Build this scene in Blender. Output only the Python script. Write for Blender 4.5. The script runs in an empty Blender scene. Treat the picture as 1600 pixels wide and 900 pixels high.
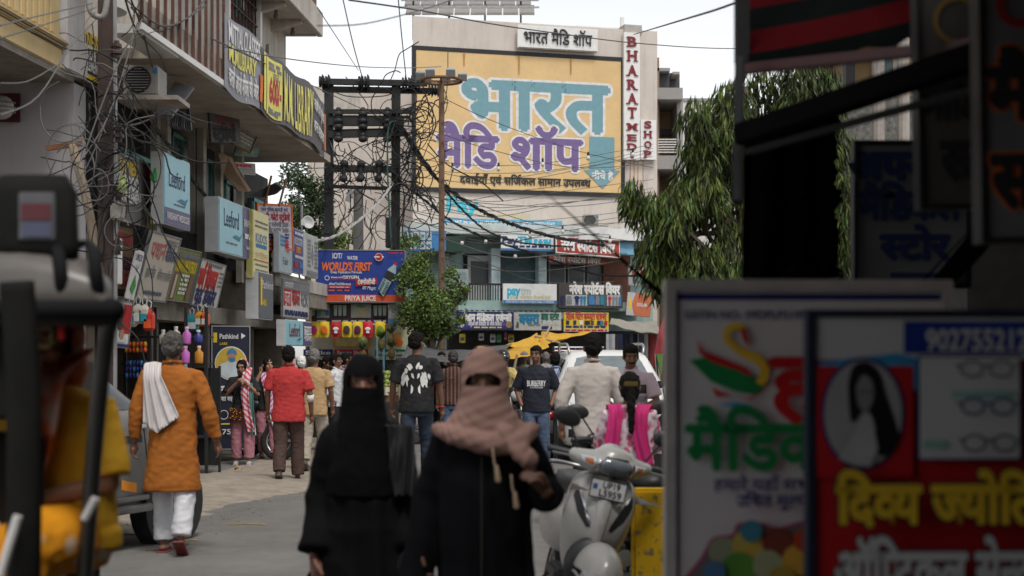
import bpy, bmesh, math, random
from mathutils import Vector, Matrix, noise, Quaternion
from mathutils.bvhtree import BVHTree
R = math.radians
V = Vector
random.seed(7)
scn = bpy.context.scene
COL = scn.collection

# ------------------------------------------------------------------ camera, sky, sun, exposure
F = 2222.0; HZ = 552.0; CZ = 1.6            # focal length in photo pixels, horizon row, eye height
cam = bpy.data.cameras.new('camera'); cam.lens = 50.0; cam.sensor_width = 36.0
cam.shift_y = (HZ - 450.0) / 1600.0
cam.clip_start = 0.1; cam.clip_end = 2000
cam.dof.use_dof = True; cam.dof.focus_distance = 21.0; cam.dof.aperture_fstop = 2.3
camo = bpy.data.objects.new('camera', cam); COL.objects.link(camo)
camo.location = (0, 0, CZ); camo.rotation_euler = (R(90), 0, 0)
scn.camera = camo
SUN_EL, SUN_AZ = 60.0, 158.0                # azimuth: compass style, 180 = behind the camera
world = bpy.data.worlds.new('World'); scn.world = world; world.use_nodes = True
wn = world.node_tree; bg = wn.nodes['Background']
sky = wn.nodes.new('ShaderNodeTexSky'); sky.sky_type = 'NISHITA'; sky.sun_disc = False
sky.sun_elevation = R(SUN_EL); sky.sun_rotation = R(SUN_AZ)
sky.air_density = 1.0; sky.dust_density = 1.0; sky.ozone_density = 1.0
hsv = wn.nodes.new('ShaderNodeHueSaturation'); hsv.inputs['Saturation'].default_value = 0.13
wn.links.new(sky.outputs[0], hsv.inputs['Color']); wn.links.new(hsv.outputs[0], bg.inputs[0])
bg.inputs[1].default_value = 0.135
sl = bpy.data.lights.new('sun', 'SUN'); sl.energy = 1.3; sl.angle = R(13); sl.color = (1.0, 0.95, 0.88)
so = bpy.data.objects.new('sun', sl); COL.objects.link(so)
_d = V((math.sin(R(SUN_AZ)) * math.cos(R(SUN_EL)), math.cos(R(SUN_AZ)) * math.cos(R(SUN_EL)), math.sin(R(SUN_EL))))
so.rotation_euler = _d.to_track_quat('Z', 'Y').to_euler(); so.location = (0, -5, 30)
vs = scn.view_settings; vs.view_transform = 'Standard'; vs.look = 'None'; vs.gamma = 1.0; vs.use_curve_mapping = False
vs.exposure = 0.62
scn.render.engine = 'CYCLES'
cy = scn.cycles; cy.use_denoising = True; cy.max_bounces = 6; cy.diffuse_bounces = 4; cy.glossy_bounces = 3
cy.transmission_bounces = 4; cy.transparent_max_bounces = 8; cy.caustics_reflective = False; cy.caustics_refractive = False
cy.sample_clamp_indirect = 6

def P(x, y, Y): return V(((x - 800) * Y / F, Y, CZ + (HZ - y) * Y / F))
def PX(x, Y): return (x - 800) * Y / F
def PZ(y, Y): return CZ + (HZ - y) * Y / F

# ------------------------------------------------------------------ materials
MATS = {}
def mat(name, col, rough=0.7, metal=0.0, var=0.14, scale=6.0, bump=0.0, bscale=None, spec=0.4, streak=0.0, scol=(0.05, 0.045, 0.04),
        trans=0.0, island=0.0, grime=0.0):
    if name in MATS: return MATS[name]
    m = bpy.data.materials.new(name); m.use_nodes = True; MATS[name] = m
    nt = m.node_tree; b = nt.nodes['Principled BSDF']; L = nt.links.new
    b.inputs['Roughness'].default_value = rough; b.inputs['Metallic'].default_value = metal
    b.inputs['Specular IOR Level'].default_value = spec
    if trans: b.inputs['Transmission Weight'].default_value = trans
    tc = nt.nodes.new('ShaderNodeTexCoord')
    def nz(sc, det=4, vec=None, rg=0.6):
        n = nt.nodes.new('ShaderNodeTexNoise'); n.inputs['Scale'].default_value = sc; n.inputs['Detail'].default_value = det
        n.inputs['Roughness'].default_value = rg
        L(vec or tc.outputs['Object'], n.inputs['Vector']); return n.outputs[0]
    def mix(fac, a, c, mode='MIX'):
        x = nt.nodes.new('ShaderNodeMix'); x.data_type = 'RGBA'; x.blend_type = mode
        if isinstance(fac, float): x.inputs[0].default_value = fac
        else: L(fac, x.inputs[0])
        for i, q in ((6, a), (7, c)):
            if isinstance(q, tuple): x.inputs[i].default_value = (*q, 1)
            else: L(q, x.inputs[i])
        return x.outputs[2]
    def ramp(v, a, c):
        r = nt.nodes.new('ShaderNodeMapRange'); r.inputs[1].default_value = a; r.inputs[2].default_value = c; L(v, r.inputs[0]); return r.outputs[0]
    lo = tuple(max(0, c * (1 - var)) for c in col); hi = tuple(min(1, c * (1 + var)) for c in col)
    out = mix(ramp(nz(scale), 0.3, 0.7), lo, hi)
    if island:
        g = nt.nodes.new('ShaderNodeNewGeometry')
        h = nt.nodes.new('ShaderNodeHueSaturation'); L(out, h.inputs['Color'])
        r = nt.nodes.new('ShaderNodeMapRange'); r.inputs[3].default_value = 1 - island; r.inputs[4].default_value = 1 + island
        L(g.outputs['Random Per Island'], r.inputs[0]); L(r.outputs[0], h.inputs['Value'])
        r2 = nt.nodes.new('ShaderNodeMapRange'); r2.inputs[3].default_value = 0.5 - 0.05 * island; r2.inputs[4].default_value = 0.5 + 0.03 * island
        w = nt.nodes.new('ShaderNodeMath'); w.operation = 'FRACT'; mm = nt.nodes.new('ShaderNodeMath'); mm.operation = 'MULTIPLY'; mm.inputs[1].default_value = 7.3
        L(g.outputs['Random Per Island'], mm.inputs[0]); L(mm.outputs[0], w.inputs[0]); L(w.outputs[0], r2.inputs[0]); L(r2.outputs[0], h.inputs['Hue'])
        out = h.outputs[0]
    if streak:
        mp = nt.nodes.new('ShaderNodeMapping'); mp.inputs['Scale'].default_value = (3.5, 3.5, 0.35); L(tc.outputs['Object'], mp.inputs[0])
        f = ramp(nz(1.6, 6, mp.outputs[0], 0.7), 0.5, 0.72)
        sc = nt.nodes.new('ShaderNodeMath'); sc.operation = 'MULTIPLY'; sc.inputs[1].default_value = streak; L(f, sc.inputs[0])
        out = mix(sc.outputs[0], out, scol)
    if grime:
        f = ramp(nz(1.3, 8, None, 0.75), 0.48, 0.7)
        sc = nt.nodes.new('ShaderNodeMath'); sc.operation = 'MULTIPLY'; sc.inputs[1].default_value = grime; L(f, sc.inputs[0])
        out = mix(sc.outputs[0], out, scol)
    L(out, b.inputs['Base Color'])
    if bump:
        bp = nt.nodes.new('ShaderNodeBump'); bp.inputs['Strength'].default_value = bump; bp.inputs['Distance'].default_value = 0.02
        L(nz(bscale or scale * 4, 6), bp.inputs['Height']); L(bp.outputs[0], b.inputs['Normal'])
    return m

def patmat(name, cols, kind, scale, rough=0.85, vec=(1, 1, 1), thr=0.5, soft=0.03, distort=0.0, rot=0.0):
    """two-colour woven or printed pattern: kind WAVE (stripes) or VORONOI (dots / blotches)"""
    if name in MATS: return MATS[name]
    m = bpy.data.materials.new(name); m.use_nodes = True; MATS[name] = m
    nt = m.node_tree; b = nt.nodes['Principled BSDF']; L = nt.links.new
    b.inputs['Roughness'].default_value = rough; b.inputs['Specular IOR Level'].default_value = 0.2
    tc = nt.nodes.new('ShaderNodeTexCoord'); mp = nt.nodes.new('ShaderNodeMapping'); mp.inputs['Scale'].default_value = vec
    mp.inputs['Rotation'].default_value = (0, rot, 0)
    L(tc.outputs['Object'], mp.inputs[0])
    if kind == 'WAVE':
        t = nt.nodes.new('ShaderNodeTexWave'); t.inputs['Scale'].default_value = scale; t.inputs['Distortion'].default_value = distort
        t.inputs['Detail'].default_value = 2; t.inputs['Detail Scale'].default_value = 3; o = t.outputs['Fac']
    elif kind == 'NOISE':
        t = nt.nodes.new('ShaderNodeTexNoise'); t.inputs['Scale'].default_value = scale; t.inputs['Detail'].default_value = 2; o = t.outputs[0]
    else:
        t = nt.nodes.new('ShaderNodeTexVoronoi'); t.inputs['Scale'].default_value = scale; o = t.outputs['Distance']
    L(mp.outputs[0], t.inputs['Vector'])
    r = nt.nodes.new('ShaderNodeMapRange'); r.inputs[1].default_value = thr - soft; r.inputs[2].default_value = thr + soft; L(o, r.inputs[0])
    x = nt.nodes.new('ShaderNodeMix'); x.data_type = 'RGBA'; L(r.outputs[0], x.inputs[0])
    x.inputs[6].default_value = (*cols[0], 1); x.inputs[7].default_value = (*cols[1], 1)
    L(x.outputs[2], b.inputs['Base Color'])
    return m

def S(r, g, b):                                # sRGB 0-255 -> linear
    f = lambda c: (c / 255 / 12.92) if c <= 10 else ((c / 255 + 0.055) / 1.055) ** 2.4
    return (f(r), f(g), f(b))

# ------------------------------------------------------------------ objects
def tag(o, label=None, cat=None, group=None, kind=None):
    if label: o['label'] = label
    if cat: o['category'] = cat
    if group: o['group'] = group
    if kind: o['kind'] = kind
    return o
def empty(name, loc=(0, 0, 0), label=None, cat=None, group=None, mw=None, kind=None):
    o = bpy.data.objects.new(name, None); COL.objects.link(o); o.empty_display_size = 0.1
    if mw is not None: o.matrix_world = mw
    else: o.location = loc
    return tag(o, label, cat, group, kind)
def link(name, me, m=None, parent=None, smooth=False):
    o = bpy.data.objects.new(name, me); COL.objects.link(o)
    if m is not None:
        if len(me.materials): me.materials.clear()
        for q in (m if isinstance(m, (list, tuple)) else [m]): me.materials.append(q)
    if parent is not None: o.parent = parent
    if smooth:
        for p in me.polygons: p.use_smooth = True
    return o
def frame(O, Rv, Uv):
    r = V(Rv).normalized(); u = V(Uv); u = (u - r * u.dot(r)).normalized(); n = r.cross(u)
    M = Matrix((r, u, n)).transposed().to_4x4(); M.translation = V(O); return M
def copytree(o, parent=None):
    c = o.copy(); COL.objects.link(c)
    if parent is not None: c.parent = parent
    for ch in list(o.children): copytree(ch, c)
    return c

class MB:
    def __init__(s): s.v = []; s.f = []; s.mi = []; s.M = None; s.cur = 0
    def add(s, vs, fs):
        b = len(s.v)
        if s.M is not None: vs = [s.M @ V(q) for q in vs]
        s.v += [tuple(q) for q in vs]; s.f += [tuple(i + b for i in f) for f in fs]; s.mi += [s.cur] * len(fs)
    def box(s, a, b):
        x0, x1 = sorted((a[0], b[0])); y0, y1 = sorted((a[1], b[1])); z0, z1 = sorted((a[2], b[2]))
        s.add([(x0, y0, z0), (x1, y0, z0), (x1, y1, z0), (x0, y1, z0), (x0, y0, z1), (x1, y0, z1), (x1, y1, z1), (x0, y1, z1)],
              [(0, 3, 2, 1), (4, 5, 6, 7), (0, 1, 5, 4), (1, 2, 6, 5), (2, 3, 7, 6), (3, 0, 4, 7)]); return s
    def obox(s, c, ax, ay, az):                 # centre and three half-axis vectors
        c = V(c); ax = V(ax); ay = V(ay); az = V(az)
        q = [c + ax * i + ay * j + az * k for k in (-1, 1) for (i, j) in ((-1, -1), (1, -1), (1, 1), (-1, 1))]
        s.add(q, [(0, 3, 2, 1), (4, 5, 6, 7), (0, 1, 5, 4), (1, 2, 6, 5), (2, 3, 7, 6), (3, 0, 4, 7)]); return s
    def bar(s, a, b, w, h=None):                # square bar between two points
        a = V(a); b = V(b); d = b - a; h = h or w
        up = V((0, 0, 1)) if abs(d.normalized().z) < 0.95 else V((0, 1, 0))
        x = d.cross(up).normalized(); y = x.cross(d).normalized()
        return s.obox((a + b) / 2, x * w / 2, d / 2, y * h / 2)
    def tube(s, pts, r, n=6, cap=True, flat=1.0, upv=None):
        pts = [V(p) for p in pts]; m = len(pts); rr = r if isinstance(r, (list, tuple)) else [r] * m
        vs = []; fs = []
        t0 = (pts[1] - pts[0]).normalized(); ref = V(upv) if upv else (V((0, 0, 1)) if abs(t0.z) < 0.9 else V((0, 1, 0)))
        x = t0.cross(ref).normalized()
        for i, p in enumerate(pts):
            t = (pts[min(i + 1, m - 1)] - pts[max(i - 1, 0)])
            t = t.normalized() if t.length > 1e-9 else t0
            x = (x - t * x.dot(t)); x = x.normalized() if x.length > 1e-6 else t.orthogonal().normalized()
            y = t.cross(x)
            for k in range(n):
                a = 2 * math.pi * k / n
                vs.append(p + x * (math.cos(a) * rr[i]) + y * (math.sin(a) * rr[i] * flat))
        for i in range(m - 1):
            for k in range(n):
                fs.append((i * n + k, i * n + (k + 1) % n, (i + 1) * n + (k + 1) % n, (i + 1) * n + k))
        if cap: fs += [tuple(reversed(range(n))), tuple(range((m - 1) * n, m * n))]
        s.add(vs, fs); return s
    def cyl(s, a, b, r0, r1=None, n=12): return s.tube([a, b], [r0, r0 if r1 is None else r1], n)
    def caps(s, pts, rr, n=10, flat=1.0, upv=None):   # tube with rounded ends
        pts = [V(p) for p in pts]; d0 = (pts[0] - pts[1]).normalized(); d1 = (pts[-1] - pts[-2]).normalized()
        a = [pts[0] + d0 * rr[0] * q for q in (0.95, 0.75, 0.4)]; ar = [rr[0] * q for q in (0.3, 0.66, 0.92)]
        b = [pts[-1] + d1 * rr[-1] * q for q in (0.4, 0.75, 0.95)]; br = [rr[-1] * q for q in (0.92, 0.66, 0.3)]
        return s.tube(a + pts + b, ar + list(rr) + br, n, True, flat, upv)
    def ell(s, c, r, n=12, m=8, M=None):
        c = V(c); vs = []; fs = []
        for i in range(1, m):
            t = math.pi * i / m
            for k in range(n):
                a = 2 * math.pi * k / n
                q = V((r[0] * math.sin(t) * math.cos(a), r[1] * math.sin(t) * math.sin(a), r[2] * math.cos(t)))
                vs.append(c + (M @ q if M else q))
        top = V((0, 0, r[2])); vs.append(c + (M @ top if M else top)); vs.append(c - (M @ top if M else top))
        T = len(vs) - 2; B = T + 1
        for i in range(m - 2):
            for k in range(n): fs.append((i * n + k, (i + 1) * n + k, (i + 1) * n + (k + 1) % n, i * n + (k + 1) % n))
        for k in range(n): fs.append((T, k, (k + 1) % n)); fs.append((B, (m - 2) * n + (k + 1) % n, (m - 2) * n + k))
        s.add(vs, fs); return s
    def loft(s, rings, cap=True):               # rings: equally long point lists
        n = len(rings[0]); vs = [q for r in rings for q in r]; fs = []
        for i in range(len(rings) - 1):
            for k in range(n): fs.append((i * n + k, i * n + (k + 1) % n, (i + 1) * n + (k + 1) % n, (i + 1) * n + k))
        if cap: fs += [tuple(reversed(range(n))), tuple(range((len(rings) - 1) * n, len(rings) * n))]
        s.add(vs, fs); return s
    def rings(s, lv, n=20, sq=2.0):             # lv: (z, rx, ry, cx, cy) superellipse rings
        rs = []
        for (z, rx, ry, cx, cy_) in lv:
            q = []
            for k in range(n):
                a = 2 * math.pi * k / n; c, d = math.cos(a), math.sin(a)
                q.append((cx + rx * math.copysign(abs(c) ** (2 / sq), c), cy_ + ry * math.copysign(abs(d) ** (2 / sq), d), z))
            rs.append(q)
        return s.loft(rs)
    def prism(s, poly, O, u, v, d):             # polygon in the (u, v) plane pushed along d
        O = V(O); u = V(u); v = V(v); d = V(d); n = len(poly)
        vs = [O + u * p[0] + v * p[1] for p in poly]; vs += [q + d for q in vs]
        fs = [tuple(range(n)), tuple(reversed(range(n, 2 * n)))] + [(k, k + n, (k + 1) % n + n, (k + 1) % n) for k in range(n)]
        s.add(vs, fs); return s
    def quad(s, a, b, c, d): s.add([a, b, c, d], [(0, 1, 2, 3)]); return s
    def grid(s, fn, nu, nv):                    # fn(u, v) -> point
        vs = [fn(i / nu, j / nv) for j in range(nv + 1) for i in range(nu + 1)]
        s.add(vs, [(j * (nu + 1) + i, j * (nu + 1) + i + 1, (j + 1) * (nu + 1) + i + 1, (j + 1) * (nu + 1) + i) for j in range(nv) for i in range(nu)]); return s
    def mesh(s, name='mesh', bevel=0.0, seg=2, solid=0.0):
        me = bpy.data.meshes.new(name); me.from_pydata(s.v, [], s.f)
        if any(s.mi): me.polygons.foreach_set('material_index', s.mi)
        bm = bmesh.new(); bm.from_mesh(me)
        bmesh.ops.recalc_face_normals(bm, faces=bm.faces)
        if solid: bmesh.ops.solidify(bm, geom=bm.faces[:], thickness=solid)
        if bevel:
            ed = [e for e in bm.edges if len(e.link_faces) == 2 and e.calc_face_angle(0) > 0.5]
            bmesh.ops.bevel(bm, geom=ed, offset=bevel, segments=seg, affect='EDGES', clamp_overlap=True)
        bm.to_mesh(me); bm.free(); return me
    def build(s, name, m=None, parent=None, smooth=False, bevel=0.0, seg=2, solid=0.0):
        return link(name, s.mesh(name, bevel, seg, solid), m, parent, smooth)

TMP = bpy.data.scenes.new('scratch'); 
def evalmods(me, mods):
    o = bpy.data.objects.new('t', me); TMP.collection.objects.link(o)
    for ty, kw in mods:
        md = o.modifiers.new('m', ty)
        for k, q in kw.items(): setattr(md, k, q)
    with bpy.context.temp_override(scene=TMP, view_layer=TMP.view_layers[0]):
        dg = bpy.context.evaluated_depsgraph_get()
        r = bpy.data.meshes.new_from_object(o.evaluated_get(dg), depsgraph=dg)
    bpy.data.objects.remove(o); return r
def remesh(mb, voxel=0.012, it=5, fac=0.5, disp=None, name='mesh'):
    me = evalmods(mb.mesh(), [('REMESH', dict(mode='VOXEL', voxel_size=voxel, use_smooth_shade=True)), ('SMOOTH', dict(factor=fac, iterations=it))])
    if disp:
        nn = [v.normal.copy() for v in me.vertices]
        for v, n in zip(me.vertices, nn): v.co = v.co + n * disp(v.co, n)
    for p in me.polygons: p.use_smooth = True
    return me
def bvh_of(me): return BVHTree.FromPolygons([v.co.copy() for v in me.vertices], [tuple(p.vertices) for p in me.polygons])

# ------------------------------------------------------------------ lettering
_GC = {}
def _raw(s, off):
    k = (s, off)
    if k not in _GC:
        c = bpy.data.curves.new('t', 'FONT'); c.body = s; c.size = 1; c.offset = off; c.resolution_u = 3
        o = bpy.data.objects.new('t', c); m = o.to_mesh()
        _GC[k] = ([(v.co.x, v.co.y) for v in m.vertices], [tuple(p.vertices) for p in m.polygons])
        o.to_mesh_clear(); bpy.data.objects.remove(o); bpy.data.curves.remove(c)
    return _GC[k]
_LX = {}
def _adv(s):
    if s not in _LX:
        f = lambda t: max([q[0] for q in _raw(t, 0.0)[0]] or [0])
        _LX[s] = f(s + 'lllllll') - f('lllllll')
    return _LX[s]
CONS = set(chr(c) for c in range(0x915, 0x93A)); HAL = '\u094d'; IM = 'ि'
MARKS = set('ािीुूृॅेैॉॊोौंःँ़') 
def _half(c, off):
    vs, fs = _raw(c, off); cut = _adv(c) - 0.165
    bm = bmesh.new(); bv = [bm.verts.new((x, y, 0)) for x, y in vs]
    for f in fs:
        try: bm.faces.new([bv[i] for i in f])
        except ValueError: pass
    bmesh.ops.bisect_plane(bm, geom=bm.verts[:] + bm.edges[:] + bm.faces[:], plane_co=(cut, 0, 0), plane_no=(1, 0, 0), clear_outer=True)
    bm.verts.index_update(); r = ([(v.co.x, v.co.y) for v in bm.verts], [tuple(v.index for v in f.verts) for f in bm.faces]); bm.free()
    return r, cut
def text2d(s, off=0.0):
    vs = []; fs = []; x = 0.0
    def put(g, dx, sx=1.0):
        b = len(vs); vs.extend(((q[0] * sx + dx, q[1]) for q in g[0])); fs.extend(tuple(i + b for i in f) for f in g[1])
    i = 0
    while i < len(s):
        c = s[i]
        if c in CONS:
            chain = [c]; i += 1
            while i + 1 < len(s) and s[i] == HAL and s[i + 1] in CONS: chain.append(s[i + 1]); i += 2
            mk = ''
            while i < len(s) and s[i] in MARKS: mk += s[i]; i += 1
            if IM in mk:
                put(_raw(IM, off), x); put(([(x + .02, .556), (x + _adv(IM) + .1, .556), (x + _adv(IM) + .1, .621), (x + .02, .621)], [(0, 1, 2, 3)]), 0); x += _adv(IM); mk = mk.replace(IM, '')
            reph = False
            if len(chain) > 1 and chain[0] == 'र': reph = True; chain = chain[1:]
            for h in chain[:-1]:
                if chain[-1] == 'र': break
                g, w = _half(h, off); put(g, x); x += w
            base = chain[-1]
            if base == 'र' and len(chain) > 1:
                base = chain[-2]; put(([(0.1, 0.13), (0.3, 0.22), (0.3, 0.30), (0.1, 0.20)], [(0, 1, 2, 3)]), x + _adv(base) - 0.42)
            t = base + mk; put(_raw(t, off), x); x += _adv(t)
            if reph: put(_raw('े', off), x - 0.42, -1.0)
        else:
            j = i
            while j < len(s) and s[j] not in CONS: j += 1
            t = s[i:j]; put(_raw(t, off), x); x += _adv(t); i = j
    return vs, fs, x
def _isdev(t): return any(0x900 <= ord(c) < 0x980 for c in t)
def textmesh(mb, s, cx, cy, h, w=None, z=0.0, off=0.0, depth=0.0, shear=0.0, fn=None):
    """lettering centred on (cx, cy); h = letter height, w = total width"""
    dev = _isdev(s); vs, fs, tw = text2d(s, 0.0 if dev else min(off, 0.05))
    if not vs: return
    stamps = [(0, 0)]
    if dev and off > 0.013:
        nn = 4 if off < .04 else 18
        stamps = [(math.cos(6.2832 * i / nn) * off, math.sin(6.2832 * i / nn) * off) for i in range(nn)]
        if off > .07: stamps += [(q[0] * .5, q[1] * .5) for q in stamps[::2]]
    x0 = min(q[0] for q in vs); x1 = max(q[0] for q in vs)
    k = h / 0.65; kx = (w / (x1 - x0)) if w else k
    pts = [((q[0] - (x0 + x1) / 2) * kx + cx + shear * (q[1] - .32) * k, (q[1] - 0.325) * k + cy, z) for q in vs]
    if len(stamps) > 1:
        ky = k; base = pts
        for i, (dx, dy) in enumerate(stamps):
            q = [(p[0] + dx * kx, p[1] + dy * ky, p[2] + i * 0.0001) for p in base]
            mb.add([fn(p) for p in q] if fn else q, fs)
        return
    if fn: pts = [fn(p) for p in pts]
    mb.add(pts, fs)
    if depth:
        mb.add([(p[0], p[1], p[2] - depth) for p in pts], fs)
        from collections import Counter
        ec = Counter(); 
        for f in fs:
            for a, b in zip(f, f[1:] + f[:1]): ec[(min(a, b), max(a, b))] += 1
        ed = [e for e, c in ec.items() if c == 1]
        mb.add([q for a, b in ed for q in (pts[a], pts[b], (pts[b][0], pts[b][1], pts[b][2] - depth), (pts[a][0], pts[a][1], pts[a][2] - depth))],
               [(4 * i, 4 * i + 1, 4 * i + 2, 4 * i + 3) for i in range(len(ed))])

class Sign:
    """a board in its own frame: x right, y up, z out of the face; bottom-left corner at the origin"""
    def __init__(s, name, label, O, Rv, Uv, w, h, d, m, cat='sign', edge=None, group=None, fn=None, bevel=0.006, side=None):
        s.M = frame(O, Rv, Uv); s.w = w; s.h = h; s.z = 0.016 if fn else 0.003; s.fn = fn
        s.root = empty(name, label=label, cat=cat, group=group, mw=s.M)
        mb = MB()
        if fn:
            n = 14; mb.grid(lambda u, v: fn((u * w, v * h, 0)), n, 4); mb.build('board', m, s.root, solid=0.01)
        else:
            mb.box((0, 0, -d), (w, h, 0)); mb.build('board', m, s.root, bevel=bevel)
        if side:
            MB().box((-0.012, -0.012, -d - .01), (w + .012, h + .012, -0.012)).build('casing', side, s.root)
        if edge:
            e, em = edge; mb = MB(); z = 0.012
            mb.box((-e, -e, -d - 0.004), (w + e, 0.003, z)); mb.box((-e, h - 0.003, -d - 0.004), (w + e, h + e, z))
            mb.box((-e, 0.003, -d - 0.004), (0.003, h - 0.003, z)); mb.box((w - 0.003, 0.003, -d - 0.004), (w + e, h - 0.003, z))
            mb.build('frame', em, s.root)
    def text(s, t, cx, cy, h, m, w=None, off=0.012, outline=None, shear=0.0, depth=0.0, name='lettering', og=0.03):
        if outline:
            mb = MB(); textmesh(mb, t, cx * s.w, cy * s.h, h, w, s.z, off + og, 0, shear, s.fn); mb.build('letter_outline', outline, s.root); s.z += 0.003
        mb = MB(); textmesh(mb, t, cx * s.w, cy * s.h, h, w, s.z + depth, off, depth, shear, s.fn); s.z += 0.0025 + depth * 0
        return mb.build(name, m, s.root)
    def rect(s, x0, y0, x1, y1, m, name='panel'):
        mb = MB(); f = s.fn or (lambda p: p); z = s.z; s.z += 0.0025
        mb.grid(lambda u, v: f(((x0 + (x1 - x0) * u) * s.w, (y0 + (y1 - y0) * v) * s.h, z)), 10 if s.fn else 1, 5 if s.fn else 1)
        return mb.build(name, m, s.root)
    def poly(s, pts, m, name='printed_shape'):
        mb = MB(); f = s.fn or (lambda p: p); z = s.z; s.z += 0.0025
        mb.add([f((x * s.w, y * s.h, z)) for x, y in pts], [tuple(range(len(pts)))]); return mb.build(name, m, s.root)
    def disc(s, cx, cy, r, m, name='printed_disc', n=28, ry=None):
        return s.poly([(cx + r / s.w * math.cos(2 * math.pi * k / n), cy + (ry or r) / s.h * math.sin(2 * math.pi * k / n)) for k in range(n)], m, name)
    def ring(s, cx, cy, r, t, m, name='printed_ring', n=32, ry=None):
        mb = MB(); z = s.z; s.z += 0.0025; ry = ry or r; f = s.fn or (lambda p: p)
        vs = []
        for k in range(n):
            a = 2 * math.pi * k / n
            for q in (0, t): vs.append(f((cx * s.w + (r - q) * math.cos(a), cy * s.h + (ry - q) * math.sin(a), z)))
        mb.add(vs, [(2 * k, 2 * k + 1, (2 * k + 3) % (2 * n), (2 * k + 2) % (2 * n)) for k in range(n)]); return mb.build(name, m, s.root)
    def stroke(s, pts, t, m, name='printed_line'):
        mb = MB(); z = s.z; s.z += 0.0025; f = s.fn or (lambda p: p); L = []; q = [V((x * s.w, y * s.h)) for x, y in pts]
        for i, p in enumerate(q):
            d = (q[min(i + 1, len(q) - 1)] - q[max(i - 1, 0)]).normalized(); nn = V((-d.y, d.x))
            tt = t[i] if isinstance(t, (list, tuple)) else t
            L += [f((*(p + nn * tt / 2), z)), f((*(p - nn * tt / 2), z))]
        mb.add(L, [(2 * i, 2 * i + 1, 2 * i + 3, 2 * i + 2) for i in range(len(q) - 1)]); return mb.build(name, m, s.root)
    def lines(s, x0, x1, ys, h, m, name='small_print', seed=1, word=True):
        """rows of small print too fine to read: short dashes standing for words"""
        rr = random.Random(seed); mb = MB(); z = s.z; s.z += 0.0025; f = s.fn or (lambda p: p)
        for y in ys:
            x = x0
            while x < x1 - 0.02:
                l = min(rr.uniform(0.05, 0.14), x1 - x)
                q = [(x * s.w, y * s.h - h / 2, z), ((x + l) * s.w, y * s.h - h / 2, z), ((x + l) * s.w, y * s.h + h / 2, z), (x * s.w, y * s.h + h / 2, z)]
                mb.add([f(p) for p in q], [(0, 1, 2, 3)]); x += l + 0.025
        return mb.build(name, m, s.root)
# ================================================================== SETTING
asph = mat('asphalt', (0.17, 0.162, 0.15), 0.85, var=0.16, scale=0.9, bump=0.5, bscale=70, grime=0.55, streak=0.5, scol=(0.1, 0.095, 0.09))
dirt = mat('dry_dirt', (0.29, 0.25, 0.2), 0.95, var=0.22, scale=5, bump=0.5, bscale=45, grime=.4, scol=(.2, .175, .145))
soil = mat('dusty_soil', (0.2, 0.175, 0.145), 0.95, var=0.25, scale=0.6, bump=0.5, bscale=20)
def Lp(s, u, z): return V((-6.1 + 0.0675 * s + u, s, z))          # the left-hand frontage: s along it, u out over the street
def sY(px, u): return (6.1 - u) / ((800 - px) / F + 0.0675)
LM = Matrix(((0.0675, 1, 0, -6.1), (1, 0, 0, 0), (0, 0, 1, 0), (0, 0, 0, 1)))
FA = V((-3.07, 44.0, 0)); FD = V((7.74, 2.1, 0)).normalized(); FN = V((FD.y, -FD.x, 0))     # the wall that closes the street
def FP(x, y, off=0.0):
    k = (x - 800) / F; Y = (FA.x * FN.x + FA.y * FN.y + off) / (k * FN.x + FN.y)
    return P(x, y, Y)
FM = Matrix((FD, FN, V((0, 0, 1)))).transposed().to_4x4(); FM.translation = FA              # local: along wall, out of wall, up
def fl(x, y, off=0.0):
    q = FM.inverted() @ FP(x, y, off); return q
def fbox(mb, x0, x1, y0, y1, o0, o1):        # box on the end wall from its pixel span, o0..o1 metres out of the wall
    a = fl(x0, y0, o1); b = fl(x1, y0, o1); c = fl(x0, y1, o1)
    mb.box((a.x, o0, c.z), (b.x, o1, a.z))

mb = MB(); mb.grid(lambda u, v: (-300 + 600 * u, -100 + 700 * v, 0), 2, 2); tag(mb.build('ground', soil), kind='structure')
mb = MB(); mb.grid(lambda u, v: (-5.6 + 0.0675 * (-12 + 56 * v) + (9.6) * u, -12 + 56 * v, 0.004), 6, 20); tag(mb.build('road', asph), kind='structure')
ymark = mat('worn_yellow_mark', (.3, .22, .06), .9, var=.4, scale=30)
for px, py, w_ in ((385, 821, .36), (243, 861, .2), (300, 846, .12)):
    mk = P(px, py, 1.6 * F / (py - HZ)); mb = MB(); n_ = 14
    mb.grid(lambda u, v: (mk.x + (u - .5) * w_, mk.y + (v - .5) * .09 * (.5 + abs(noise.noise((u * 7, px, 0)))) + .05 * math.sin(u * 3), .0085), n_, 2); tag(mb.build('road_marking', ymark), kind='structure')
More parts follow.
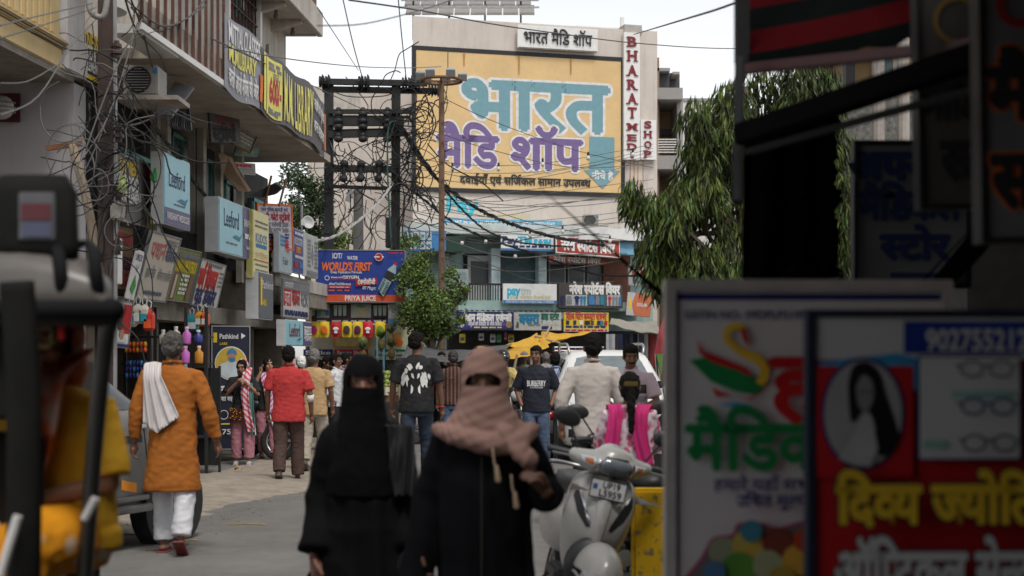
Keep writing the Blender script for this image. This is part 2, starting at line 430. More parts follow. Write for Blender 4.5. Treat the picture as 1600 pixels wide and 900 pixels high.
# sandy verge heaped along the left edge of the road
mb = MB()
def verge(u, v):
    s = 12.5 + 14 * v; w = 0.9 + 0.9 * math.exp(-((s - 17.5) / 1.7) ** 2) + 0.12 * noise.noise((s * 2.1, 3, 1))
    x = 0.35 + (w + 0.25) * u; z = 0.012 + 0.13 * math.exp(-((s - 16.8) / 1.4) ** 2) * max(0, 1 - (u * 1.05) ** 2) + 0.007 * noise.noise((s * 2.3, u * 4, 0)) * (1 - u)
    return Lp(s, 0.55 + x + .1 * u * noise.noise((s * 5, 1, 7)) + .05 * u * noise.noise((s * 17, 1, 2)), max(z, 0.0085) if u < .97 else .0052)
mb.grid(verge, 30, 180); tag(mb.build('roadside_dirt', dirt, smooth=True), kind='structure')
mb = MB(); rr = random.Random(3)
for i in range(420):
    s = rr.uniform(12.5, 22); u = rr.uniform(0.9, 2.75); r = rr.uniform(0.004, 0.014)
    mb.ell(Lp(s, u, 0.01 + r * .3), (r, r * rr.uniform(.7, 1.3), r * .6), 5, 3)
tag(mb.build('gravel', dirt), label='loose gravel and grit scattered along the roadside dirt', cat='gravel', kind='stuff')
straw = mat('dry_leaf', (0.42, 0.25, 0.08), 0.9)
for i, (px, py, lb) in enumerate(((372, 739, 'curled dry brown leaf lying on the sandy verge near the dark trousered man'), (333, 729, 'flat dry leaf on the sand close to the black panel'),
                       (338, 760, 'dark crumpled scrap on the edge of asphalt and dirt'))):
    Y = 1.6 * F / (py - HZ); q = P(px, py, Y); mb = MB()
    mb.grid(lambda u, v: (q.x + (u - .5) * .1, q.y + (v - .5) * .1, 0.1 * (i < 2) * 0 + 0.05 + 0.03 * math.sin(u * 3.1) + .02 * math.sin(v * 5)), 6, 4)
    tag(mb.build('dry_leaf', straw if i < 2 else mat('dark_scrap', (0.06, 0.05, 0.045))), lb, 'litter')

plaster = mat('dirty_plaster', (0.5, 0.46, 0.41), 0.9, var=0.12, scale=2.5, bump=0.25, streak=0.55, grime=0.3, scol=(0.14, 0.12, 0.1))
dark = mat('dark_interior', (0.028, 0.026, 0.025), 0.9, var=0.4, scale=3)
rust = mat('rusty_iron', (0.1, 0.045, 0.03), 0.7, var=0.35, scale=9, bump=0.2)
blackm = mat('black_iron', (0.018, 0.017, 0.017), 0.6, var=0.2)
greym = mat('grey_metal', (0.3, 0.3, 0.3), 0.45, metal=0.5, var=0.12, grime=0.3)
white = mat('white_paint', (0.72, 0.71, 0.69), 0.6, var=0.05, grime=0.25, scol=(0.35, 0.32, 0.28))
lgrey = mat('box_grey', (0.6, 0.61, 0.61), 0.6, var=0.07, streak=0.3, scol=(0.2, 0.18, 0.15))
wood = mat('brown_wood', (0.2, 0.08, 0.035), 0.6, var=0.3, scale=5)
bamboo = mat('weathered_bamboo', (0.3, 0.24, 0.17), 0.8, var=0.2, scale=7)

# ------------------------------------------------------------------ near left: house with yellow balcony
yel = mat('cream_yellow_paint', (0.62, 0.47, 0.24), 0.8, var=0.07, scale=2, streak=0.25, scol=(0.3, 0.22, 0.13))
gp = mat('grey_lilac_plaster', (0.36, 0.34, 0.345), 0.9, var=0.08, scale=1.6, bump=0.2, streak=0.22, scol=(0.24, 0.22, 0.22))
b = empty('balcony_house', Lp(15, 0, 0), 'pale lilac house with overhanging yellow balcony at left edge', 'building'); bi = b.matrix_basis.inverted()
bi = Matrix.Translation(-b.location)
def lmb(): m = MB(); m.M = bi @ LM; return m
m = lmb(); m.box((15.5, -9, 0), (15.85, .28, 4.55)); m.box((8, -9, 4.9), (15.45, -.7, 9)); m.build('wall', gp, b)
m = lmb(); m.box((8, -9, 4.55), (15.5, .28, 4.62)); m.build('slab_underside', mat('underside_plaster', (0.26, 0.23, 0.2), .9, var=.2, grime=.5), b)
m = lmb(); m.box((8, -9, 4.62), (15.12, .30, 4.83)); m.box((8, -.06, 4.92), (15.1, .28, 5.72)); m.build('parapet', yel, b, bevel=.012)
m = lmb(); m.box((8, -9, 4.83), (15.5, .33, 4.87)); m.box((8, -9, 4.87), (15.5, .36, 4.92)); m.build('moulding', mat('moulding_paint', (0.5, 0.39, 0.22), .8, var=.1), b, bevel=.015)
for k in range(46):
    s = 8.1 + k * 0.149
    m = lmb(); m.box((s, .28, 4.95), (s + .1, .30, 5.6)); m.build('baluster', yel, b, bevel=.012)
m = lmb(); m.box((8, -.1, 5.72), (15.2, .36, 5.86)); m.build('handrail', yel, b, bevel=.02)
m = lmb(); m.box((15.12, -.35, 4.62), (15.7, .36, 5.0)); m.box((15.14, -.35, 5.0), (15.66, .34, 9)); m.build('corner_pillar', mat('pillar_white', (0.5, 0.48, 0.48), .85, var=.07, streak=.3), b, bevel=.015)
m = MB(); q0 = P(-40, 190, 15.46) - b.location; q1 = P(30, 146, 15.46) - b.location; m.box((q0.x, q0.y, q0.z), (q1.x, q1.y + .05, q1.z)); m.build('dark_window', mat('dark_red_board', (.07, .012, .012), .7), b)
m = MB(); q0 = P(2, 168, 15.2) - b.location; m.ell(q0, (.14, .1, .13), 12, 8); m.build('wall_lamp', mat('lamp_plastic', (.4, .38, .36), .4), b, smooth=True)
for k, (dz) in enumerate((-.05, 0, .05)):
    m = MB(); m.tube([q0 + V((.15 * math.cos(a), .11 * math.sin(a), dz)) for a in [2 * math.pi * i / 16 for i in range(17)]], .006, 4); m.build('lamp_cage', greym, b)

# ------------------------------------------------------------------ left: old block of shops, balconies above
bld = empty('shop_block', Lp(21, 0, 0), 'stained old shop block with railed balcony and cracked upper wall', 'building'); bi = Matrix.Translation(-bld.location)
U1 = 1.2                                     # balcony edge
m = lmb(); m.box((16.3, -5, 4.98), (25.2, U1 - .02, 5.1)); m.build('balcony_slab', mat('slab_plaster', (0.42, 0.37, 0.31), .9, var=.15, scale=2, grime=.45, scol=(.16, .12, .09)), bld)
m = lmb(); m.box((15.0, U1 - .35, 4.98), (16.3, U1 - .02, 5.08)); m.box((14.9, U1 - .02, 5.0), (18.2, U1 + .02, 5.07)); m.build('slab_edge', white, bld)
m = lmb(); m.box((17.6, -5, 5.1), (24.5, .55, 9.5)); m.build('upper_wall', plaster, bld)
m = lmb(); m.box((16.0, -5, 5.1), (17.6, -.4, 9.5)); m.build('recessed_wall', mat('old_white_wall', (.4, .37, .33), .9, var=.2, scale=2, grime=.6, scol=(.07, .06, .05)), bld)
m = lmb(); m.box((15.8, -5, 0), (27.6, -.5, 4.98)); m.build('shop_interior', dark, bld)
m = lmb(); m.box((15.0, U1 - .06, 5.07), (18.2, U1 - .03, 5.36)); m.build('low_parapet', mat('peeling_parapet', (.34, .3, .26), .9, var=.3, scale=4, grime=.7, scol=(.05, .045, .04)), bld)
for k in range(13):
    s = 14.95 + k * .265
    m = lmb(); m.box((s, U1 - .02, 5.07), (s + .028, U1 + .012, 6.75)); m.build('railing_bar', rust, bld)
m = lmb(); m.box((14.9, U1 - .025, 6.72), (18.2, U1 + .018, 6.79)); m.build('top_rail', rust, bld)
m = lmb(); m.box((16.3, -.42, 5.12), (17.5, -.34, 7.4)); m.build('door', wood, bld)
for z in (5.3, 6.0, 6.7):
    m = lmb(); m.box((16.42, -.335, z), (16.85, -.31, z + .55)); m.box((16.95, -.335, z), (17.38, -.31, z + .55)); m.build('door_panel', wood, bld, bevel=.01)
# laundry and clutter behind the bars
m = lmb(); m.grid(lambda u, v: (15.0 + 1.1 * u, .7 + .12 * math.sin(u * 14), 6.3 - .9 * v + .08 * math.sin(u * 7)), 24, 6); m.build('hung_cloth', mat('grey_white_cloth', (.55, .53, .5), .9), bld, smooth=True)
# grilled window above the banner
w0, w1 = sY(352, .58), sY(397, .58)
m = lmb(); m.box((w0, .5, 5.9), (w1, .57, 8.6)); m.build('window_opening', dark, bld)
m = lmb(); m.box((w1, .5, 5.6), (w1 + .12, .68, 9)); m.box((w0 - .1, .5, 5.6), (w0, .66, 9)); m.build('window_frame', white, bld)
for k in range(9):
    s = w0 + .06 + k * (w1 - w0 - .1) / 8
    m = lmb(); m.box((s, .6, 5.8), (s + .018, .62, 8.6)); m.build('grille_bar', rust, bld)
for k in range(9):
    m = lmb(); m.box((w0, .625, 5.9 + k * .26), (w1, .64, 5.92 + k * .26)); m.build('grille_bar', rust, bld)
for k, c in enumerate(((.4, .05, .05), (.05, .16, .15), (.5, .48, .45), (.05, .15, .14))):
    s = w0 + .1 + k * .38; mm = mat('curtain_%d' % k, c, .9)
    m = lmb(); m.grid(lambda u, v: (s + .3 * u, .585 + .012 * math.sin(u * 20), 7.9 - (1.5 - .2 * k) * v), 12, 2); m.build('hung_garment', mm, bld)
# top slab with brackets
m = lmb(); m.box((17.6, .4, 7.1), (24.6, 1.06, 7.25)); m.build('upper_slab', plaster, bld, bevel=.01)
m = lmb(); m.box((17.5, 1.06, 7.08), (24.65, 1.16, 7.5)); m.box((24.5, .3, 7.08), (24.62, 1.06, 7.5)); m.build('slab_fascia', plaster, bld, bevel=.01)
brick = mat('red_brown_brick', (.2, .09, .06), .9, var=.4, scale=14, bump=.5)
m = lmb(); m.box((20.5, .2, 7.5), (24.5, 1.08, 9.5)); m.build('brick_wall', brick, bld)
for s in (19.4, 20.6, 22.2, 23.4):
    m = lmb(); m.prism([(0, 0), (.5, 0), (.5, -.06), (0, -.2)], (s, .55, 7.1), (0, 1, 0), (0, 0, 1), (.14, 0, 0)); m.build('bracket', plaster, bld)
    m = lmb(); m.cyl((s + .5, .8, 7.1), (s + .5, .8, 7.0), .03); m.ell((s + .5, .8, 6.98), (.045, .045, .05), 8, 6); m.build('ceiling_bulb', mat('dusty_bulb', (.12, .11, .1), .4), bld)
for (s, z, w, h) in ((23.0, 6.1, .25, .55), (22.2, 6.0, .18, .2), (23.9, 6.35, .1, .2), (22.6, 6.6, .06, .5)):
    m = lmb(); m.prism([(0, 0), (.4, .1), (.9, -.05), (1, .5), (.8, 1), (.3, .92), (.05, .6)], (s, .551, z), (w, 0, 0), (0, 0, h), (0, .012, 0)); m.build('plaster_patch', mat('broken_brick', (.13, .1, .08), .95, var=.4, scale=20), bld)
m = lmb(); m.tube([(23.2, .6, 6.4), (23.25, .7, 6.1), (23.1, .68, 5.6)], .035, 6); m.build('drain_pipe', white, bld)
# columns and window frames of the floor under the balcony
for px, u, z0 in ((246, -.2, 3.0), (262, -.1, 3.6), (305, -.1, 3.4), (318, .02, 3.0), (378, -.1, 2.8), (345, -.15, 3.2)):
    s = sY(px, u); m = lmb(); m.box((s, u - .1, z0), (s + .16, u, 4.98)); m.build('column', mat('column_cream', (.42, .38, .32), .85, grime=.3), bld)
for px0, px1, z0, z1 in ((268, 300, 3.7, 4.85), (322, 340, 3.5, 4.7), (352, 374, 3.2, 4.5), (395, 425, 3.1, 4.4), (186, 238, 3.75, 4.3)):
    a, c = sY(px0, -.3), sY(px1, -.3)
    m = lmb(); m.box((a, -.4, z0), (c, -.32, z1)); m.build('window_pane', mat('dusty_glass', (.07, .09, .09), .25, var=.4, scale=3), bld)
    m = lmb(); m.box((a, -.32, z0), (a + .05, -.28, z1)); m.box((c - .05, -.32, z0), (c, -.28, z1)); m.box((a, -.31, z1 - .06), (c, -.27, z1)); m.box(((a + c) / 2, -.32, z0), ((a + c) / 2 + .04, -.28, z1)); m.build('window_frame', mat('teal_frame', (.12, .3, .27), .6, var=.2), bld)
m = lmb()
for k in range(16): m.box((sY(428, -.2), -.25 + .02 * (k % 2), 2.9 + k * .085), (sY(452, -.2), -.2 + .02 * (k % 2), 2.98 + k * .085))
m.build('roller_shutter', mat('shutter_grey', (.3, .31, .31), .6, grime=.3), bld)
# ground floor: pillars between shops, counter shelves
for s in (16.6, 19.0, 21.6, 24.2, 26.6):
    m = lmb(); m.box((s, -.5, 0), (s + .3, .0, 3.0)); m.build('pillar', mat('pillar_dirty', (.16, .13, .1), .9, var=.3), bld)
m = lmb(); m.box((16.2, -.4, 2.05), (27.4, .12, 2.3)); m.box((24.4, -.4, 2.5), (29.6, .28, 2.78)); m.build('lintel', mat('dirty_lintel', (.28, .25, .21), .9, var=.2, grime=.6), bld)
m = lmb(); m.box((24.8, -.2, 2.78), (29.8, .3, 3.02)); m.build('parapet_ledge', plaster, bld)

# ------------------------------------------------------------------ wall at the end of the street with the painted advertisement
wallm = mat('pinkish_plaster', (0.56, 0.5, 0.45), 0.9, var=0.06, scale=.8, bump=.2, streak=0.4, grime=.2, scol=(0.33, 0.28, 0.24))
eb = empty('end_building', FA, 'tall pale building closing the street with the huge painted advertisement', 'building')
ei = Matrix.Translation(-FA)
def fmb(): m = MB(); m.M = ei @ FM; return m
a = fl(645, 25); c = fl(1027, 48)
_c = FD * c.x; m = MB(); m.prism([(0, 0), (_c.x, _c.y), (_c.x + 1.2, _c.y + 12), (-.5, 12)], (0, 0, 0), (1, 0, 0), (0, 1, 0), (0, 0, a.z)); m.build('wall', wallm, eb)
m = fmb(); m.box((c.x - 1.15, -.6, a.z - .12), (c.x - .55, .06, a.z + .15)); m.build('roof_cap', mat('cap_grey', (.36, .34, .31), .9), eb)
m = fmb(); p0 = fl(955, 25); m.cyl((p0.x + .55, -.5, a.z), (p0.x + .55, -.5, a.z + .5), .07); m.bar((p0.x - 1, -.5, a.z + .12), (p0.x + .5, -.5, a.z + .12), .06); m.build('roof_pipe', white, eb)
for k in range(7):
    m = fmb(); x = a.x + .3; m.box((c.x - .95, .0, 0.5 + k), (c.x - .93, .004, 1.4 + k)); m.build('crack', mat('hair_crack', (.3, .26, .22)), eb)
# the painted advertisement
orange = mat('ad_orange', (0.66, 0.46, 0.225), 0.85, var=0.08, scale=.9, grime=.25, streak=.3, scol=(.48, .34, .19)); teal = mat('ad_teal', S(112, 150, 160), .85, var=.06); purp = mat('ad_purple', S(114, 95, 140), .85, var=.07)
adw = mat('ad_white', (.66, .64, .62), .85); blk = mat('black_paint', (.022, .022, .025), .7)
sg = Sign('wall_advertisement', 'giant orange painted wall advertisement with blue and purple lettering and black border', FP(650, 292, .06), FD, (0, 0, 1), (fl(970, 99) - fl(650, 99)).x, fl(650, 78).z - fl(650, 292).z, .04, orange, 'advertisement', edge=(.13, blk))
w, h = sg.w, sg.h
sg.text('भारत', .58, .63, 1.5, teal, w=4.75, off=.033, outline=adw, og=.034)
sg.text('मैडि', .245, .275, .98, purp, w=1.95, off=.036, outline=adw, og=.034)
sg.text('शॉप', .63, .275, .98, purp, w=2.3, off=.036, outline=adw, og=.034)
sg.poly([(.84, .42), (.965, .42), (.965, .17), (.995, .17), (.905, .03), (.81, .17), (.84, .17)], teal, 'arrow')
sg.text('नीचे है', .905, .125, .2, adw, w=.72, off=.03)
sg.text('दवाईयाँ एवं सर्जिकल', .39, .065, .23, blk, w=2.45, off=.035); sg.text('सामान उपलब्ध', .715, .065, .23, blk, w=1.75, off=.035)
rustst = mat('rust_stain', (.42, .2, .07), .9)
for x, y0, y1 in ((.225, .9, .998), (.49, .86, .998), (.745, .88, .998)): sg.poly([(x, y0), (x + .004, y0), (x + .006, y1), (x - .002, y1)], rustst, 'rust_stain')
# raised name boards
sg = Sign('name_board', 'white board with black raised Hindi letters at top of end wall', FP(809, 74, .25), FD, (0, 0, 1), (fl(934, 60, .25) - fl(809, 60, .25)).x, .72, .12, white, edge=None)
sg.text('भारत मैडि शॉप', .5, .47, .36, blk, w=2.25, off=.012, depth=.05)
sg.poly([(.01, .01), (.99, .01), (.99, .03), (.01, .03)], blk, 'edge_line')
sgr = S(120, 28, 42); redl = mat('maroon_letter', sgr, .5)
SER = {'B': [(.1, 0), (.1, 1)], 'H': [(.1, 0), (.1, 1), (.9, 0), (.9, 1)], 'A': [(.04, 0), (.96, 0)], 'R': [(.1, 0), (.1, 1), (.92, 0)], 'T': [(.5, 0)], 'M': [(.06, 0), (.94, 0), (.06, 1), (.94, 1)],
       'E': [(.1, 0), (.1, 1)], 'D': [(.1, 0), (.1, 1)], 'I': [(.5, 0), (.5, 1)], 'P': [(.12, 0), (.12, 1)]}
zt = fl(975, 50, .2).z; zb = fl(975, 249, .2).z; H_ = zt - zb; ww = (fl(1000, 60, .2) - fl(975, 60, .2)).x
sg = Sign('vertical_name_board', 'tall white vertical board with maroon serif capitals beside the painted wall', FP(975, 249, .2), FD, (0, 0, 1), ww, H_, .15, white)
def serif(sg, ch, cx, cy, lw, lh):
    mb = MB(); X = cx * sg.w; Yc = cy * sg.h
    textmesh(mb, ch, X, Yc, lh, lw, sg.z + .03, .03, .03)
    for (fx, fy) in SER.get(ch, []):
        sx = X + (fx - .5) * lw; sy = Yc + (fy - .5) * lh; mb.box((sx - lw * .22, sy - lh * .05, sg.z), (sx + lw * .22, sy + lh * .05, sg.z + .033))
    mb.build('letter', redl, sg.root)
for ch, yp, hp in zip('BHARATMEDI', (65, 87, 110, 132, 154, 176, 198, 215, 229, 242), (17, 18, 18, 17, 18, 18, 12, 11, 11, 10)):
    serif(sg, ch, .5, (249 - yp) / 199, ww * (.2 if ch == 'I' else .56), hp * .82 * 46 / F)
sg = Sign('small_vertical_board', 'short white board reading SHOP next to the tall maroon lettered board', FP(1001, 249, .2), FD, (0, 0, 1), ww * .98, 62 * 46 / F, .15, white)
for ch, yp in zip('SHOP', (195, 210, 226, 241)): serif(sg, ch, .45, (249 - yp) / 62, ww * .45, 10 * 46 / F)
# bulbs and long stain under it
m = fmb(); 
for x in (984, 990, 996, 1004): p = fl(x, 250); m.box((p.x, .002, p.z - .9 - .2 * (x % 3)), (p.x + .03, .004, p.z))
m.build('rust_stain', rustst, eb)
# mural and strip painted low on the wall
cy_ = mat('cyan_paint', S(70, 178, 196), .8)
sg = Sign('wall_mural', 'faded cyan Pay lettering painted on the end wall over a blue strip', FP(694, 353, .03), FD, (0, 0, 1), (fl(878, 340) - fl(694, 340)).x, 46 * 44 / F, .02, wallm, 'mural')
sg.text('Pay', .155, .73, .42, cy_, w=1.05, off=.06); sg.text('यहाँ हर तरह के रीचार्ज करें', .52, .38, .12, mat('faded_yellow', (.6, .55, .2), .9), w=1.6)
sg.rect(0, 0, 1, .27, mat('strip_blue', S(88, 158, 190), .8)); sg.text('AMIT MOBILE AUTHORISED POINT  MOB. 9997265547', .5, .13, .12, white, w=3.35, off=.015)
# solar panels on the roof
sp = empty('solar_array', P(735, 20, 48), 'rows of solar panels on a steel frame on the roof', 'solar panels'); pm = mat('panel_back', (.25, .24, .22), .5, var=.06)
for r_ in range(2):
    for k in range(8):
        x0 = -2.1 + k * .535; z0 = -.35 + r_ * .5; y0 = -.8 + r_ * .9
        m = MB(); m.obox((x0 + .25 + r_ * -.1, y0, z0 + .25), (.25, 0, 0), (0, .4, .24), (0, -.012, .02)); m.build('panel', pm, sp)
    m = MB(); m.bar((-2.3, -1.25 + r_ * .9, -.12 + r_ * .5), (2.3, -1.25 + r_ * .9, -.12 + r_ * .5), .05); m.bar((-2.3, -.5 + r_ * .9, .3 + r_ * .5), (2.3, -.5 + r_ * .9, .3 + r_ * .5), .05); m.build('rail', greym, sp)
for k in range(4):
    m = MB(); m.bar((-1.9 + k * 1.2, -.4, .5), (-1.9 + k * 1.2, -.4, -1.0), .06); m.build('post', blackm, sp)

# lower pale building left of the end wall
lb = empty('pale_building', P(560, 400, 52), 'lower blank pale plaster building behind the transformer frame', 'building')
q = lb.location; m = MB(); a = P(474, 128, 51) - q; c = P(655, 128, 51) - q; m.box((a.x, 0, -q.z), (c.x, 7, a.z)); m.build('wall', wallm, lb)
m = MB(); m.box((a.x, -.05, a.z - 1.7), (a.x + 1.9, 0.0, a.z + .02)); m.build('stained_parapet', plaster, lb)
sb = empty('water_tank_house', P(600, 380, 40), 'small pale parapet and stair house behind the transformer', 'building'); q = sb.location
m = MB(); a = P(566, 335, 40) - q; c = P(582, 335, 40) - q; m.box((a.x, 0, -q.z), (c.x, 1.5, a.z)); m.build('pillar', wallm, sb)
m = MB(); pts = [(578, 400), (578, 348), (590, 345), (600, 352), (606, 368), (608, 400)]; m.prism([((P(x, y, 40.05) - q).x, (P(x, y, 40.05) - q).z) for x, y in pts], (0, .05, 0), (1, 0, 0), (0, 0, 1), (0, 1.2, 0)); m.build('curved_wall', wallm, sb)

# two-storey teal shop building in front of the end wall
tealw = mat('teal_plaster', (0.3, 0.42, 0.39), .85, var=.14, scale=2, grime=.45, scol=(.14, .14, .12))
tb = empty('teal_shop_building', FP(820, 480, 1.5), 'two storey pale teal shop row with balcony below the advertisement', 'building'); tq = Matrix.Translation(-tb.location)
def tmb(): m = MB(); m.M = tq @ FM; return m
def tbx(name, mt, x0, x1, y0, y1, o0, o1, bevel=0):
    m = tmb(); fbox(m, x0, x1, y0, y1, o0, o1); return m.build(name, mt, tb, bevel=bevel)
a = fl(640, 347, 2.0); c = fl(1040, 372, 2.0)
m = tmb(); m.box((a.x, .02, 0), (c.x, .9, a.z - .3)); m.build('wall', tealw, tb)
m = tmb(); m.box((a.x, .0, a.z - .32), (c.x, 2.0, a.z)); m.build('roof_slab', mat('bleached_slab', (.5, .54, .52), .9, var=.12, scale=3, grime=.5, scol=(.22, .22, .2)), tb, bevel=.02)
tbx('corrugated_sheet', white, 905, 1005, 356, 374, 1.4, 2.5)
tbx('upper_opening', dark, 725, 985, 396, 470, .9, 1.0)
tbx('column', mat('pale_blue_column', (.42, .5, .52), .8, grime=.3), 768, 782, 388, 478, 1.0, 1.5)
tbx('column', MATS['pale_blue_column'], 842, 854, 388, 478, 1.0, 1.5); tbx('column', MATS['pale_blue_column'], 694, 702, 388, 420, 1.0, 1.6)
tbx('reddish_wall', mat('red_brown_wall', (.15, .055, .035), .8, var=.2), 943, 985, 396, 470, 1.0, 1.3)
tbx('glass_front', mat('blue_grey_glass', (.05, .085, .1), .15, var=.2), 783, 842, 396, 450, 1.02, 1.1)
tbx('door_frame', mat('grey_door', (.34, .35, .34), .7), 731, 768, 399, 470, 1.02, 1.15); 
tbx('door_pane', mat('dark_pane', (.03, .035, .04), .25), 736, 763, 408, 442, 1.15, 1.17)
for x0, x1 in ((858, 884), (888, 914), (918, 940)):
    tbx('window', MATS['grey_door'], x0, x1, 410, 446, 1.0, 1.12); tbx('window_pane', MATS['dark_pane'], x0 + 2, x1 - 2, 413, 446, 1.12, 1.15)
tbx('balcony_slab', tealw, 716, 1018, 469, 484, .9, 2.2)
for x in range(726, 784, 4): tbx('railing_bar', blackm, x, x + 1.2, 444, 470, 2.05, 2.1)
tbx('top_rail', blackm, 724, 786, 442, 445, 2.04, 2.12)
tbx('hood', mat('dark_green_canvas', (.02, .05, .04), .8), 670, 726, 368, 392, 1.0, 2.4)
tbx('shop_shade_panel', dark, 700, 1030, 516, 632, .92, 1.1)  # near-black panel painted for the shade inside the shops
m = tmb(); p = fl(716, 484, 2.2); p2 = fl(882, 486, 2.2)
n = 60; m.grid(lambda u, v: (p.x + (p2.x - p.x) * u, 2.2 + .9 * v, p.z - .03 - .26 * v + .025 * math.cos(u * n * math.pi / 1.5)), 160, 1); m.build('corrugated_awning', mat('tin_blue_grey', (.25, .28, .31), .5, metal=.3, grime=.5), tb, solid=.008)
tbx('fascia', MATS['tin_blue_grey'], 705, 716, 484, 520, 1.9, 2.0)
# goods hanging in the shop fronts
gm = [mat('yellow_packet', (.65, .5, .03), .4), mat('green_packet', (.1, .35, .1), .4), mat('white_packet', (.6, .6, .58), .4), mat('pink_packet', (.6, .15, .25), .4)]
for i, (x0, x1, y0, y1, k, nm) in enumerate(((718, 727, 522, 536, 0, 'yellow sack hanging at left end of the blue medical shop front'), (748, 756, 521, 532, 2, 'white packet hanging left of the pale paper bunch'), (766, 774, 522, 535, 2, 'white packet hanging right of the paper bunch'),
     (776, 783, 522, 535, 1, 'green packet hanging between white and pink packets'), (788, 792, 519, 531, 3, 'slim pink packet hanging under the blue shop sign'), (794, 803, 522, 535, 0, 'yellow sack hanging under the join of the two shop signs'))):
    r = empty('hanging_packet', FP((x0 + x1) / 2, y1, 2.3), nm, 'packet', 'packets hanging under the blue medical sign')
    w_ = (x1 - x0) * 43 / F / 2; h_ = (y1 - y0) * 43 / F
    m = MB(); m.loft([[(-w_ * q, -.05 * e, z), (w_ * q, -.05 * e, z), (w_ * q, .05 * e, z), (-w_ * q, .05 * e, z)] for z, q, e in ((0, .8, .6), (.03, 1, 1), (h_ * .8, 1, 1), (h_, .9, .1))]); m.build('bag', gm[k], r)
    m = MB(); m.box((-w_ * .7, -.056, h_ * .25), (w_ * .7, -.052, h_ * .6)); m.build('printed_label', mat('pk_label', (.1, .1, .2), .5), r)

# grey modern flats right of the end wall
fb = empty('grey_flats', P(1035, 400, 54), 'modern grey and brown flats with balconies right of the end wall', 'building'); q = fb.location
def fx(name, mt, x0, x1, y0, y1, Y, d):
    m = MB(); a = P(x0, y0, Y) - q; c = P(x1, y1, Y) - q; m.box((a.x, a.y, c.z), (c.x, a.y + d, a.z)); return m.build(name, mt, fb)
cg = mat('conc_grey', (.3, .29, .28), .85, var=.07); cdk = mat('dark_cladding', (.06, .06, .07), .6); cbr = mat('tan_wall', (.36, .24, .14), .8); clt = mat('light_conc', (.5, .48, .45), .85, var=.06)
fx('wall', mat('brown_wall', (.26, .18, .13), .8), 1000, 1030, 90, 600, 53, 5); fx('cornice', clt, 1000, 1026, 58, 82, 51.5, 3); fx('soffit', mat('soffit_brown', (.1, .075, .06), .8), 1000, 1026, 83, 102, 52, 2)
fx('dark_storey', cdk, 1022, 1046, 107, 138, 53.5, 4); fx('dark_storey', cdk, 1045, 1062, 114, 138, 54, 4); fx('cap', cg, 1022, 1047, 106, 111, 53, 5); fx('cap', cg, 1051, 1062, 112, 116, 53, 5)
fx('balcony_slab', cg, 1022, 1067, 137, 155, 52.4, 4); fx('wall', cbr, 1026, 1058, 155, 600, 55, 4); fx('side_wall', cg, 1058, 1067, 155, 600, 53, 5); fx('lintel', cdk, 1028, 1056, 202, 212, 54.8, 1)
fx('glass_railing', mat('railing_glass', (.4, .42, .38), .2, var=.1), 1000, 1024, 160, 184, 52, .05); fx('slab', clt, 1000, 1025, 184, 190, 52, 3)
for k in range(6): fx('railing_bar', white, 1028, 1057, 217 + k * 4, 218.5 + k * 4, 52.6, .05)
fx('balcony_slab', cg, 1026, 1060, 243, 264, 52.4, 3); fx('top_rail', white, 1000, 1024, 158, 161, 51.9, .06)
ww_ = empty('white_block', P(1120, 400, 62), 'plain white roof parapet seen beyond the drooping tree', 'building'); q = ww_.location
m = MB(); a = P(1066, 158, 62) - q; c = P(1160, 155, 62) - q; m.box((a.x, 0, -q.z), (c.x, 5, a.z)); m.build('wall', mat('bright_white_wall', (.62, .61, .59), .9, var=.06, streak=.3), ww_)
m = MB(); m.box((a.x, -.05, a.z), (c.x, .4, a.z + .12)); m.build('coping', cg, ww_)

# far sides so that the street is closed from other viewpoints
m = MB(); sd = empty('street_row', V((6, 33, 0)), 'dark row of low shops along the right side further down the street', 'building')
m.box((-.6, -3.5, 0), (6, 8.5, 3.6)); m.build('wall', mat('right_row_wall', (.12, .1, .09), .9, var=.3), sd)
m = MB(); m.box((-.75, -3.6, 3.1), (-.55, 8.6, 3.35)); m.build('ledge', tealw, sd)
m = MB(); m.box((-.75, -3.3, .1), (-.62, 8.3, 2.6)); m.build('shop_opening', dark, sd)

for k in range(4):
    y0 = -3.1 + k * 2.95; m = MB()
    for j in range(22): m.box((-.78 - .012 * (j % 2), y0, .15 + j * .105), (-.74, y0 + 2.3, .25 + j * .105))
    m.build('roller_shutter', MATS['shutter_grey'], sd); m = MB(); m.box((-.95, y0 - .1, 2.62), (-.8, y0 + 2.4, 3.08)); m.build('fascia_board', (tealw, MATS['tan_wall'], MATS['bleached_slab'], MATS['reddish_wall'] if 'reddish_wall' in MATS else wood)[k], sd); m = MB(); m.box((-.7, y0 + 2.42, 0), (-.58, y0 + 2.72, 3.1)); m.build('pillar', plaster, sd)
